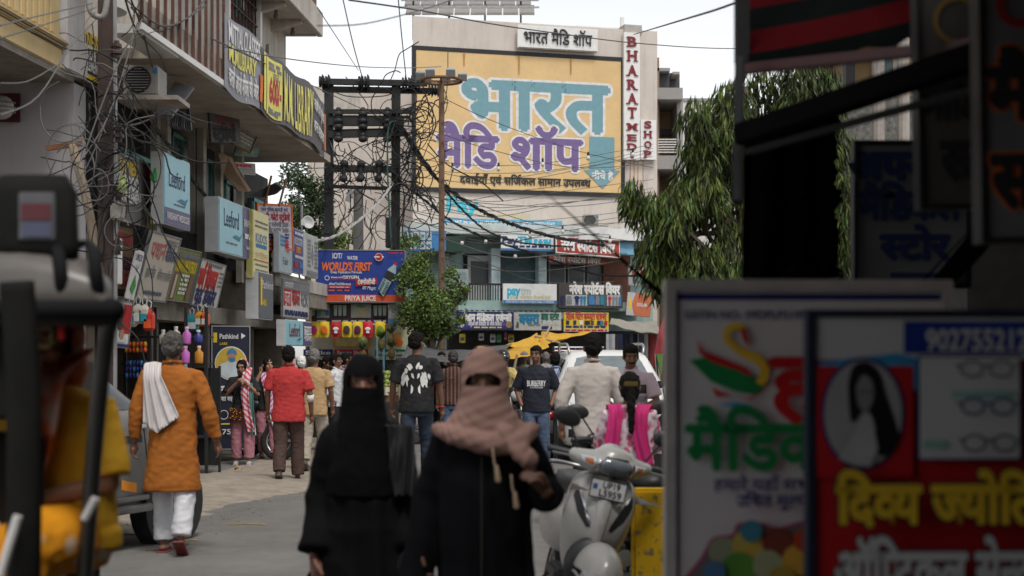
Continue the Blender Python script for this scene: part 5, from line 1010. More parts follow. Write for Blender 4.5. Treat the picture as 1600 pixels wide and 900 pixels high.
# fruit cart in front of the stall
fc = empty('fruit_cart', P(618, 552, 25.5) - V((0, 0, CZ)), 'wooden fruit cart piled with green guavas before the stall', 'cart'); woodc = mat('cart_wood', (.16, .09, .06), .8, var=.3, scale=6)
m = MB(); m.box((-.75, -.5, .78), (.62, .5, .84)); m.build('deck', woodc, fc); m = MB(); m.box((-.75, -.54, .74), (.62, -.5, .92)); m.box((.62, -.54, .74), (.66, .5, 1.12)); m.build('side_board', woodc, fc)
for x in (-.6, .5):
    m = MB(); m.bar((x, -.45, 0.1), (x, -.45, .78), .06); m.build('leg', woodc, fc)
    m = MB(); m.tube([(x * .7 + .25 * math.cos(a), -.56, .26 + .25 * math.sin(a)) for a in [6.2832 * k / 20 for k in range(21)]], .025, 6); 
    for k in range(8): m.bar((x * .7, -.56, .26), (x * .7 + .25 * math.cos(k * .785), -.56, .26 + .25 * math.sin(k * .785)), .012)
    m.build('wheel', blackm, fc)
guava = mat('guava_green', (.3, .36, .1), .5, var=.25, scale=5)
rr = random.Random(9); spots = []
for row in range(4):
    for k in range(11 - row):
        for j in range(2): spots.append((-.45 + k * .098 + row * .045 + rr.uniform(-.015, .015), -.4 + j * .1 + row * .06, 1.02 + row * .075))
gme = MB(); gme.ell((0, 0, 0), (.05, .05, .053), 12, 8); gme = gme.mesh(); gme.materials.append(guava)
for p_ in gme.polygons: p_.use_smooth = True
for q in spots:
    o = bpy.data.objects.new('guava', gme); COL.objects.link(o); o.location = fc.location + V(q); o.scale = (1, 1, rr.uniform(.9, 1.1)); o.rotation_euler = (rr.uniform(0, 3), rr.uniform(0, 3), 0); tag(o, 'round green guava in the pile on the fruit cart', 'guava', 'guavas piled on the fruit cart')
m = MB(); m.grid(lambda u, v: (fc.location.x - .55 + 1.15 * u, fc.location.y - .52 + .06 * math.sin(u * 30) + .1 * v, .86 + .16 * (1 - v) * (1 + .3 * math.sin(u * 17)) * 0 + .14 * v), 40, 3); tag(m.build('crushed_paper', mat('paper_cream', (.5, .46, .36), .9), solid=.01), 'pale crushed paper bedding along the front of the fruit cart', 'paper')

# general store goods on the left
def bag(name, label, x, y0, y1, Y, w_, mt, mt2, cat, group):
    o = empty(name, P(x, y1, Y), label, cat, group); h_ = (y1 - y0) * Y / F
    m = MB(); m.loft([[(-w_ * q, -.07 * e, z), (w_ * q, -.07 * e, z), (w_ * q * 1.05, .07 * e, z), (-w_ * q, .07 * e, z)] for z, q, e in ((0, .75, .5), (.03, 1, 1), (h_ * .72, 1, 1), (h_ * .85, .7, .7), (h_, .15, .15))]); m.build('pack', mt, o, bevel=.01)
    m = MB(); m.box((-w_ * .8, -.078, h_ * .12), (w_ * .75, -.07, h_ * .5)); m.build('printed_label', mt2, o)
    m = MB(); m.tube([(-.02, 0, h_), (-.03, 0, h_ + .06), (0, 0, h_ + .09), (.03, 0, h_ + .06), (.02, 0, h_)], .006, 4); m.build('carry_loop', W_, o); return o
pw = mat('pack_white', (.62, .58, .5), .4); pt = mat('pack_teal', S(50, 150, 170), .4); pn = mat('pack_navy', S(50, 60, 130), .4); pr = mat('pack_red', S(200, 50, 40), .4); po = mat('pack_orange', S(220, 90, 40), .4); py_ = mat('pack_amber', S(214, 150, 50), .4)
for x, y0, y1, a, c, lb in ((196, 477, 509, pw, pn, 'white diaper pack with navy label at left of row'), (206, 476, 511, pw, pt, 'white diaper pack with teal label second in row'), (216, 474, 506, pw, W_, 'plain white diaper pack in middle of row'), (226, 475, 506, pw, pt, 'white diaper pack with teal label nearest the red pack'), (233, 481, 517, pr, po, 'slim red pack at right of the diaper row'),
      (300, 491, 517, pt, W_, 'teal pack hanging under the hardware panel'), (312, 486, 510, py_, W_, 'amber pack hanging between the teal and orange ones'), (320, 486, 510, po, W_, 'orange pack hanging under the hardware panel')):
    bag('hanging_pack', lb, x, y0, y1, 16.9 if x < 240 else 19.6, .055 if x != 300 else .085, a, c, 'packet', 'packs hanging from the store front')
sh = empty('store_shelf', P(245, 552, 18.6) - V((0, 0, CZ)), 'dark steel store shelving stocked with packets and bottles', 'shelf'); q = sh.location
for x in (195, 232, 242, 290, 322):
    m = MB(); a = P(x, 480, 18.4) - q; m.box((a.x - .02, -.2, 0), (a.x + .02, -.16, a.z)); m.build('upright', blackm, sh)
for z in (.5, 1.0, 1.45, 1.8):
    m = MB(); m.box((P(193, 0, 18.5).x - q.x, -.18, z), (P(324, 0, 18.5).x - q.x, .3, z + .025)); m.build('shelf_board', blackm, sh)
k = 0
for (x0, x1, ya, yb_, n, nr, mt, mt2, nm, lb) in ((195, 230, 533, 550, 6, 2, po, py_, 'snack_packet', 'orange snack packet stacked on the store shelf'), (196, 230, 562, 590, 6, 3, pn, bluep, 'blue_packet', 'blue packet stacked on the lower store shelf')):
    for i in range(n):
        for j in range(nr):
            Y = 18.2; c = P(x0 + (x1 - x0) * (i + .5) / n, yb_ - (yb_ - ya) * (j + .4) / nr, Y); w_ = (x1 - x0) * Y / F / n * .46; h_ = (yb_ - ya) * Y / F / nr * .55
            o = empty(nm, c, lb, 'packet', lb); m = MB(); m.ell((0, 0, 0), (w_, .06, h_), 8, 6); m.build('pack', mt if (i + j) % 3 else mt2, o, smooth=True)
for i, (x, y, h_, mt, lb) in enumerate(((290, 560, .2, mat('bottle_pink', S(196, 110, 190), .3), 'pink bottle on store shelf right of the orange man'), (311, 560, .2, mat('bottle_amber', S(190, 130, 50), .3), 'amber bottle next to the pink one on the shelf'), (292, 530, .2, MATS['bottle_pink'], 'upper pink bottle on store shelf'), (310, 528, .14, pn, 'navy box shaped bottle on the upper shelf'), (290, 578, .12, pt, 'low teal bottle under the pink one'), (275, 525, .16, pw, 'white bottle on upper shelf above the orange man'), (255, 530, .16, pw, 'pale bottle at left on the upper shelf'))):
    o = empty('shelf_bottle', P(x, y + 8, 18.3), lb, 'bottle', 'bottles on the store shelf'); m = MB(); m.rings([(0, .05, .04, 0, 0), (.02, .055, .045, 0, 0), (h_ * .7, .055, .045, 0, 0), (h_ * .85, .025, .025, 0, 0), (h_, .022, .022, 0, 0)], 12); m.build('body', mt, o, smooth=True); m = MB(); m.cyl((0, 0, h_), (0, 0, h_ + .03), .026); m.build('cap', W_, o)
m = MB(); q = P(324, 648, 18.8); m.M = Matrix.Translation((q.x, q.y, 0)); m.box((-.2, -.02, .12), (.15, .02, PZ(575, 18.8))); m.box((.15, -.03, 0), (.175, .03, PZ(572, 18.8))); m.box((-.2, -.03, 0), (-.175, .03, PZ(572, 18.8)))
tag(m.build('black_hoarding', mat('matt_black_paint', (.012, .012, .013), .6)), 'tall plain black panel standing behind the man in orange', 'panel')
# bits on the facade: AC unit, tin sheets, dish, plastic bags
ac = empty('outdoor_unit', Lp(16.1, .05, PZ(152, 15.9)), 'dirty white air conditioner outdoor unit under the balcony', 'air conditioner'); ac.rotation_euler = (0, 0, 0)
a_ = P(192, 101, 15.9); c_ = P(246, 148, 15.9); w_ = c_.x - a_.x; h_ = a_.z - c_.z; ac.location = (a_.x, 15.9, c_.z)
m = MB(); m.box((0, 0, 0), (w_, .45, h_)); m.build('casing', mat('dirty_casing', (.27, .26, .235), .6, grime=.4), ac, bevel=.015)
m = MB(); m.tube([(w_ * .45 + .135 * math.cos(k * .2618), -.012, h_ * .5 + .135 * math.sin(k * .2618)) for k in range(25)], .012, 4); m.build('fan_ring', blackm, ac)
m = MB(); m.cyl((w_ * .45, -.003, h_ * .5), (w_ * .45, -.006, h_ * .5), .13, .13, 20); m.build('fan_opening', dark, ac)
m = MB()
for k in range(9): m.bar((w_ * .45 - .13, -.014, h_ * .5 - .12 + k * .03), (w_ * .45 + .13, -.014, h_ * .5 - .12 + k * .03), .006)
m.build('grille', greym, ac)
m = MB(); m.cyl((w_ * .93, -.003, h_ * .8), (w_ * .93, -.006, h_ * .8), .03, .03, 14); m.build('badge', bluep, ac)
m = MB(); m.box((-.05, -.1, -.07), (w_ + .25, .5, -.02)); m.build('bracket_shelf', MATS['peeling_parapet'], ac)
tin = mat('corrugated_tin', (.2, .2, .21), .5, metal=.4, var=.2, grime=.5)
for lb, pts, Y in (('dark corrugated tin sheet tilted under the balcony by the outdoor unit', ((240, 180), (270, 182), (304, 138), (274, 128)), 17.4), ('ribbed tin shade over the window left of the studio board', ((264, 198), (300, 205), (296, 166), (272, 166)), 18.3)):
    A, B, C_, D = (P(x, y, Y + (i < 2) * -.4) for i, (x, y) in enumerate(pts)); m = MB(); m.grid(lambda u, v: A.lerp(B, u).lerp(D.lerp(C_, u), v) + V((0, 0, .02 * math.sin(u * 60))), 60, 2); tag(m.build('tin_sheet', tin, solid=.006), lb, 'tin sheet')
for lb, pts, Y, mt in (('curled brown board sheet hanging from the wall below the banner', ((341, 240), (357, 247), (372, 275), (388, 300), (372, 298), (350, 272)), 21.0, mat('brown_sheet', (.2, .13, .08), .8, var=.2)), ('sagging tin awning with props above the orange framed board', ((388, 305), (415, 293), (428, 286), (441, 294), (430, 304), (408, 309)), 24.2, tin)):
    m = MB(); q = [P(x, y, Y + .12 * math.sin(i * 1.3)) for i, (x, y) in enumerate(pts)]; n = len(q); m.add(q + [v_ + V((.0, .25, .05)) for v_ in q], [tuple(range(n)), tuple(range(n, 2 * n))] + [(k, (k + 1) % n, (k + 1) % n + n, k + n) for k in range(n)]); tag(m.build('hanging_sheet', mt), lb, 'sheet')
for i, (x0, y0, x1, y1) in enumerate(((424, 275, 413, 322), (447, 280, 436, 322))): m = MB(); m.cyl(P(x0, y0, 24.3), P(x1, y1, 24.1), .02); tag(m.build('bamboo_prop', mat('prop_orange', (.3, .17, .08), .8)), ('left' if i == 0 else 'right') + ' bamboo prop holding the tin awning over the orange framed board', 'prop')
ac2 = copytree(ac); ac2.location = FP(911, 352, .7); ac2.scale = (1.25, 1.25, 1.0); ac2['label'] = 'small air conditioner unit on the end wall above the red sports board'
sd_ = empty('satellite_dish', P(480, 348, 27.5), 'small white dish antenna with pole above the shop row end', 'dish'); m = MB()
m.M = Matrix.Rotation(R(35), 4, 'Z') @ Matrix.Rotation(R(-10), 4, 'X'); rs = []
for k in range(6): a = k / 5; rs.append([(.13 * a * math.cos(t * .3927), .06 * (1 - a * a) - .05, .13 * a * math.sin(t * .3927)) for t in range(16)] if k else [(.001 * math.cos(t), .01, .001 * math.sin(t)) for t in range(16)])
m.loft(rs, False); m.build('dish', mat('dish_white', (.5, .5, .5), .5), sd_, smooth=True, solid=.006); m = MB(); m.cyl((-.12, .1, -.4), (-.12, .1, .35), .022); m.bar((-.12, .1, -.05), (0, .03, -.02), .03); m.build('mast', greym, sd_); m = MB(); m.box((-.1, -.12, -.06), (-.03, -.04, .05)); m.build('receiver', W_, sd_)
for x, y, mt, lb in ((241, 277, mat('green_plastic', (.05, .3, .08), .3), 'green plastic bag caught on corner of the supplement board'), (191, 292, mat('pale_green_plastic', (.3, .38, .12), .3), 'pale green plastic bag in the cables of the dark pole')):
    m = MB(); q = P(x, y, sY(241, .5) - .3 if x > 200 else 14.3); m.ell(q, (.05, .04, .075), 8, 6); m.ell(q + V((.01, 0, .06)), (.03, .02, .05), 6, 5); me = m.mesh()
    for v_ in me.vertices: v_.co += V(noise.noise_vector(v_.co * 25)) * .02
    tag(link('plastic_bag', me, mt), lb, 'plastic bag')
m = MB(); m.M = Matrix.Translation(P(172, 402, 16)); m.box((-.03, -.1, -.3), (.1, .15, .22)); tag(m.build('meter_box', W_, bevel=.01), 'white meter box at foot of the red and blue word board', 'box')
# ================================================================== VEHICLES
def resample(poly, k=4):
    out = []
    for a, b_ in zip(poly, poly[1:] + poly[:1]):
        for i in range(k): out.append((a[0] + (b_[0] - a[0]) * i / k, a[1] + (b_[1] - a[1]) * i / k))
    return out
def decal(name, m, parent, bvh, poly, org, d, off=0.004, n=4, solid=0.0):
    """a patch moulded onto a surface: poly is 2-D, org maps it to a start point, d is the throw direction"""
    poly = resample(poly); cx = sum(p[0] for p in poly) / len(poly); cy_ = sum(p[1] for p in poly) / len(poly); d = V(d).normalized()
    rings = []; last = None
    for i in range(n + 1):
        t = i / n * .98; r_ = []
        for p in poly:
            o = V(org(p[0] + (cx - p[0]) * t, p[1] + (cy_ - p[1]) * t)); h = bvh.ray_cast(o, d)
            q = h[0] - d * off if h[0] is not None else (last or o + d * .1)
            last = q; r_.append(q)
        rings.append(r_)
    mb = MB(); mb.loft(rings, False); mb.add(rings[-1], [tuple(range(len(poly)))])
    return mb.build(name, m, parent, smooth=True, solid=solid)
tyre = mat('tyre_rubber', (.02, .02, .02), .85, var=.2); chrome = mat('chrome', (.6, .6, .6), .15, metal=1.0, var=.05); glassd = mat('dark_car_glass', (.03, .036, .04), .06, var=.1, spec=.8); rimm = mat('alloy_grey', (.4, .4, .4), .35, metal=.7)
plast = mat('black_plastic', (.022, .022, .024), .45); lensc = mat('clear_lens', (.5, .52, .55), .08, var=.1, spec=.9); lensr = mat('red_lens', (.35, .02, .015), .15); lenso = mat('amber_lens', (.5, .14, .03), .2)
def wheel(parent, c, r, w, axis='X', spokes=5, nm='wheel', rim=None):
    o = empty(nm, c); o.parent = parent
    M = Matrix.Identity(4)
    mb = MB(); prof = [(-.5, .66), (-.5, .9), (-.36, .985), (-.18, 1), (.18, 1), (.36, .985), (.5, .9), (.5, .66)]; n = 32
    mb.loft([[(q[0] * w, r * q[1] * math.cos(a), r * q[1] * math.sin(a)) for q in prof] for a in [6.28318 * k / n for k in range(n + 1)]], False); mb.build('tyre', tyre, o, smooth=True)
    mb = MB(); mb.tube([(-w * .3, 0, 0), (w * .3, 0, 0)], r * .67, 28)
    mb.build('rim_well', plast, o)
    mb = MB()
    for k in range(spokes):
        a = 6.2832 * k / spokes
        for s in (-1, 1): mb.obox((s * w * .36, r * .34 * math.cos(a), r * .34 * math.sin(a)), (w * .07, 0, 0), (0, r * .33 * math.cos(a), r * .33 * math.sin(a)), (0, -r * .07 * math.sin(a), r * .07 * math.cos(a)))
    for s in (-1, 1):
        mb.tube([(s * w * .34, r * .65 * math.cos(a), r * .65 * math.sin(a)) for a in [6.2832 * k / 24 for k in range(25)]], r * .045, 5); mb.cyl((s * w * .25, 0, 0), (s * w * .45, 0, 0), r * .16)
    mb.build('rim', rim or rimm, o); return o
def car(name, label, loc, yaw, paint, st, W, wr, wheels, wy, windows, wind=None, rearw=None, wR=.33, cat='car'):
    """st: stations from front (-y) to rear: (y, z_bottom, z_belt, z_top, half width, roof half width)"""
    r = empty(name, loc, label, cat); r.rotation_euler = (0, 0, yaw); mb = MB(); rings = []
    def sec(s):
        y, zb, ze, zt, w, wr_ = s
        h = [(0, zb), (w * .9, zb), (w * .985, zb + .07), (w, zb + (ze - zb) * .45), (w * .985, ze - .05), (w * .96, ze), (wr_ * 1.02, zt - .07), (wr_ * .93, zt - .015), (wr_ * .5, zt), (0, zt)]
        return [(x, y, z) for x, z in h] + [(-x, y, z) for x, z in reversed(h[1:-1])]
    mb.loft([sec(s) for s in st]); me = evalmods(mb.mesh(), [('SUBSURF', dict(levels=2, render_levels=2))])
    body = link('body', me, paint, r, True); bv = bvh_of(me)
    for s in (-1, 1):
        for nm, poly in windows: decal(nm, glassd, r, bv, poly, lambda a, b_: (s * 2, a, b_), (-s, 0, 0), .006)
        for y in wy:
            mb = MB(); mb.cyl((s * (W - .16), y, wR), (s * (W + .012), y, wR), wR * 1.2, wR * 1.2, 28); mb.build('wheel_arch', plast, r)
    for y in wy:
        for s in (-1, 1): wheel(r, (s * (W - .09), y, wR), wR, .21)
    return r, bv
silver = mat('silver_grey_paint', (.25, .245, .23), .3, metal=.55, var=.06, grime=.25, scol=(.12, .1, .08)); wpaint = mat('white_car_paint', (.72, .72, .7), .22, var=.03, spec=.6, grime=.12, scol=(.4, .36, .3))
hd = V((-.39, -.92, 0)).normalized(); lat = V((-hd.y, hd.x, 0))
ax = V((-2.94, 12.1, 0)) - lat * .78
# rear axle at local y = +1.35
st = [(-2.25, .42, .62, .7, .6, .5), (-2.15, .3, .66, .8, .78, .62), (-1.5, .27, .92, .98, .84, .72), (-.75, .25, 1.06, 1.1, .86, .74), (-.1, .25, 1.1, 1.46, .86, .62), (.2, .25, 1.1, 1.55, .86, .6), (.62, .25, 1.1, 1.545, .86, .6), (1.0, .26, 1.1, 1.3, .85, .62), (1.2, .27, 1.1, 1.15, .85, .68), (1.75, .3, 1.02, 1.08, .8, .66), (1.9, .42, .8, .9, .7, .55)]
yaw = math.atan2(hd.x, -hd.y)
sc_, bv = car('silver_car', 'dusty silver grey car parked on left, partly hidden by the rickshaw', ax + hd * 1.35, yaw, silver, st, .86, .33, None, (-1.45, 1.35), [('rear_window', [(.18, 1.14), (.98, 1.14), (.72, 1.42), (.55, 1.48), (.18, 1.49)]), ('front_window', [(-.6, 1.14), (.1, 1.14), (.1, 1.49), (-.12, 1.44)])])
for s in (1,):
    for pts in ([(.14, .35), (.14, 1.1)], [(1.02, .55), (.95, 1.12)], [(-.72, .35), (-.72, 1.08)]):
        mb = MB(); L = []
        for i in range(9):
            t = i / 8; q = (pts[0][0] + (pts[1][0] - pts[0][0]) * t, pts[0][1] + (pts[1][1] - pts[0][1]) * t); h = bv.ray_cast(V((2 * s, q[0], q[1])), V((-s, 0, 0)))
            if h[0]: L.append(h[0])
        mb.tube(L, .006, 5); mb.build('door_seam', plast, sc_)
    decal('door_handle', chrome, sc_, bv, [(.8, .98), (1.0, .985), (1.0, 1.02), (.8, 1.015)], lambda a, b_: (2, a, b_), (-1, 0, 0), .02, solid=.01)
    decal('body_moulding', plast, sc_, bv, [(-1.0, .87), (.93, .87), (.93, .93), (-1.0, .93)], lambda a, b_: (2, a, b_), (-1, 0, 0), .01)
    for y0 in (.22, .66): decal('reflective_tape', mat('amber_tape', S(236, 150, 40), .4), sc_, bv, [(y0, .5), (y0 + .2, .46), (y0 + .2, .54), (y0, .58)], lambda a, b_: (2, a, b_), (-1, 0, 0), .004)
    mb = MB(); mb.box((.8, -1.0, .31), (.94, .98, .37)); mb.build('side_step', mat('step_metal', (.3, .3, .29), .3, metal=.8), sc_, bevel=.015); mb = MB(); mb.box((.85, -1.0, .4), (.895, .98, .44)); mb.build('sill_trim', MATS['step_metal'], sc_, bevel=.01)
    decal('tail_light', lensr, sc_, bv, [(1.72, .75), (1.86, .75), (1.86, .95), (1.7, 1.0)], lambda a, b_: (2, a, b_), (-1, 0, 0), .006)
# white SUV facing the camera
st = [(-2.2, .38, .7, .78, .62, .5), (-2.1, .26, .78, .9, .82, .66), (-1.9, .24, .92, 1.0, .88, .72), (-1.0, .24, 1.04, 1.1, .9, .78), (-.85, .24, 1.06, 1.14, .9, .76), (-.25, .24, 1.08, 1.58, .9, .64), (.1, .24, 1.08, 1.66, .9, .63), (1.6, .24, 1.08, 1.66, .9, .63), (2.1, .26, 1.08, 1.5, .88, .62), (2.3, .34, .95, 1.1, .84, .6)]
Yc = 20.2; xc = PX(962, Yc)
su, bv = car('white_suv', 'white SUV with silver roof rails facing the camera on right', (xc, Yc + 2.2, 0), R(3), wpaint, st, .9, .36, None, (-1.4, 1.4), [('front_window', [(-.55, 1.12), (.3, 1.12), (.3, 1.52), (-.2, 1.5)]), ('rear_window', [(.38, 1.12), (1.9, 1.12), (1.85, 1.5), (.38, 1.52)])], wR=.36)
fr = lambda a, b_: (a, -4, b_)
decal('windscreen', mat('windscreen_glass', (.16, .19, .2), .05, var=.3, scale=2, spec=.9), su, bv, [(-.74, 1.17), (.74, 1.17), (.6, 1.56), (-.6, 1.56)], fr, (0, 1, 0), .006, 5)
for s in (-1, 1):
    decal('headlight', lensc, su, bv, [(s * .8, .74), (s * .48, .68), (s * .5, .8), (s * .82, .95)], fr, (0, 1, 0), .008, solid=.01); decal('fog_lamp', plast, su, bv, [(s * .78, .4), (s * .55, .4), (s * .55, .52), (s * .78, .52)], fr, (0, 1, 0), .006)
    m = MB(); m.caps([(s * .92, -.62, 1.12), (s * 1.12, -.6, 1.17)], [.07, .085], 10); m.build('wing_mirror', wpaint, su, True)
    m = MB(); m.tube(smooth([(s * .58, -.1, 1.6), (s * .6, .05, 1.73), (s * .6, .8, 1.75), (s * .6, 1.5, 1.73), (s * .58, 1.7, 1.6)], 5), .022, 6); m.build('roof_rail', rimm, su, True)
decal('grille', plast, su, bv, [(-.42, .66), (.42, .66), (.46, .82), (-.46, .82)], fr, (0, 1, 0), .006); decal('lower_intake', plast, su, bv, [(-.5, .34), (.5, .34), (.55, .5), (-.55, .5)], fr, (0, 1, 0), .006); decal('chrome_strip', chrome, su, bv, [(-.46, .82), (.46, .82), (.46, .85), (-.46, .85)], fr, (0, 1, 0), .012)
m = MB(); m.box((-.26, -2.26, .52), (.26, -2.23, .63)); m.build('number_plate', W_, su)
for s in (-1, 1): m = MB(); m.tube([(s * .1, -.93, 1.16), (s * -.35, -.72, 1.32)], .012, 5); m.build('wiper', plast, su)
# red jeep with roof rack in the distance
jp = empty('red_jeep', (PX(908, 33), 33, 0), 'old jeep with red roof visor and chrome rack far behind the SUV', 'jeep'); rdp = mat('jeep_red', (.28, .03, .04), .4)
m = MB(); m.box((-.75, 0, .45), (.75, 2.9, 1.02)); m.build('body', rdp, jp, bevel=.05); m = MB(); m.box((-.7, .6, 1.02), (.7, 2.9, 1.5)); m.build('cabin', plast, jp, bevel=.03); m = MB(); m.box((-.82, .35, 1.5), (.82, 3.0, 1.59)); m.build('roof', rdp, jp, bevel=.035)
m = MB(); m.box((-.62, .585, 1.08), (.62, .6, 1.47)); m.build('windscreen', glassd, jp)
m = MB()
for z in (1.66, 1.74): m.tube([(-.6, .5, z), (.55, .5, z), (.55, 2.5, z), (-.6, 2.5, z), (-.6, .5, z)], .018, 5)
for k in range(8): m.bar((-.6 + k * .164, .5, 1.58), (-.6 + k * .164, .5, 1.74), .02)
m.build('roof_rack', chrome, jp)
for s in (-1, 1):
    m = MB(); m.cyl((s * .5, -.02, .85), (s * .5, .02, .85), .1, .1, 16); m.build('headlight', lensc, jp)
    for y in (.5, 2.4): wheel(jp, (s * .68, y, .33), .33, .2)

# ------------------------------------------------------------------ motorcycles
def motorcycle(name, label, paint, loc, yaw, lean=0.0, group=None):
    r = empty(name, loc, label, 'motorcycle', group); r.rotation_euler = (0, lean, yaw)
    wheel(r, (0, -.65, .3), .3, .09, spokes=6); wheel(r, (0, .62, .3), .3, .1, spokes=6)
    m = MB(); m.caps([(0, -.3, .82), (0, -.08, .86), (0, .12, .78)], [.1, .15, .1], 12); m.build('tank', paint, r, True)
    m = MB(); m.caps([(0, .1, .78), (0, .45, .77), (0, .78, .84)], [.1, .12, .08], 12, .5); m.build('seat', plast, r, True)
    m = MB(); m.caps([(0, .15, .62), (0, .5, .66), (0, .85, .78)], [.1, .11, .05], 10); m.build('side_panel', paint, r, True)
    m = MB(); m.box((-.12, -.28, .22), (.12, .12, .5)); m.cyl((0, -.2, .45), (0, -.27, .68), .1, .1); m.build('engine', mat('engine_grey', (.1, .1, .1), .4, metal=.5), r, bevel=.03)
    m = MB(); m.tube([(.13, -.2, .35), (.16, 0, .22), (.17, .4, .27), (.18, .8, .36)], [.025, .025, .045, .05], 8); m.build('exhaust', chrome, r, True)
    for s in (-1, 1):
        m = MB(); m.cyl((s * .08, -.65, .3), (s * .09, -.38, .98), .025); m.build('fork', chrome, r); m = MB(); m.cyl((s * .1, .6, .3), (s * .12, .4, .72), .025); m.build('shock_absorber', chrome, r)
    m = MB(); m.tube(smooth([(-.38, -.22, 1.05), (-.2, -.3, 1.06), (-.06, -.4, .99), (.06, -.4, .99), (.2, -.3, 1.06), (.38, -.22, 1.05)], 4), .014, 6); m.build('handlebar', blackm, r)
    m = MB(); m.ell((0, -.47, .88), (.1, .09, .1), 12, 8); m.build('headlight', lensc, r, True); m = MB(); m.ell((0, -.41, .92), (.13, .09, .14), 12, 8); m.build('headlight_cowl', paint, r, True)
    m = MB(); m.tube([(0, -.65 + .35 * math.cos(a), .3 + .35 * math.sin(a)) for a in [.4 + k * .28 for k in range(9)]], .05, 8, True, .3); m.build('mudguard', paint, r, True)
    m = MB(); m.box((-.06, .86, .74), (.06, .9, .82)); m.build('tail_light', lensr, r, bevel=.01)
    for s in (-1, 1):
        m = MB(); m.tube([(s * .24, -.28, 1.06), (s * .3, -.3, 1.2)], .008, 5); m.ell((s * .33, -.29, 1.24), (.06, .018, .04), 10, 6); m.build('mirror', plast, r, True)
    return r
mblack = mat('bike_black_paint', (.02, .02, .022), .3); mblue = mat('bike_blue_paint', (.03, .06, .16), .3)
motorcycle('motorcycle', 'black parked motorcycle behind the scarfed girl', mblack, (PX(372, 21.3), 21.3, 0), R(78), R(6))
motorcycle('motorcycle', 'dark blue parked motorcycle beside black panel', mblue, (PX(338, 22.3), 22.3, 0), R(60), R(6))
motorcycle('motorcycle', 'black motorcycle parked behind the man in pink', mblack, (PX(1032, 15.5), 15.5, 0), R(28), R(6))
motorcycle('motorcycle', 'motorcycle ridden by the helmeted man near yellow canopy', mblack, (PX(795, 24.5), 24.5, 0), R(15))
motorcycle('motorcycle', 'motorcycle parked beyond the banana shake stall corner', mblue, (PX(470, 23.5), 23.5, 0), R(60), R(6))

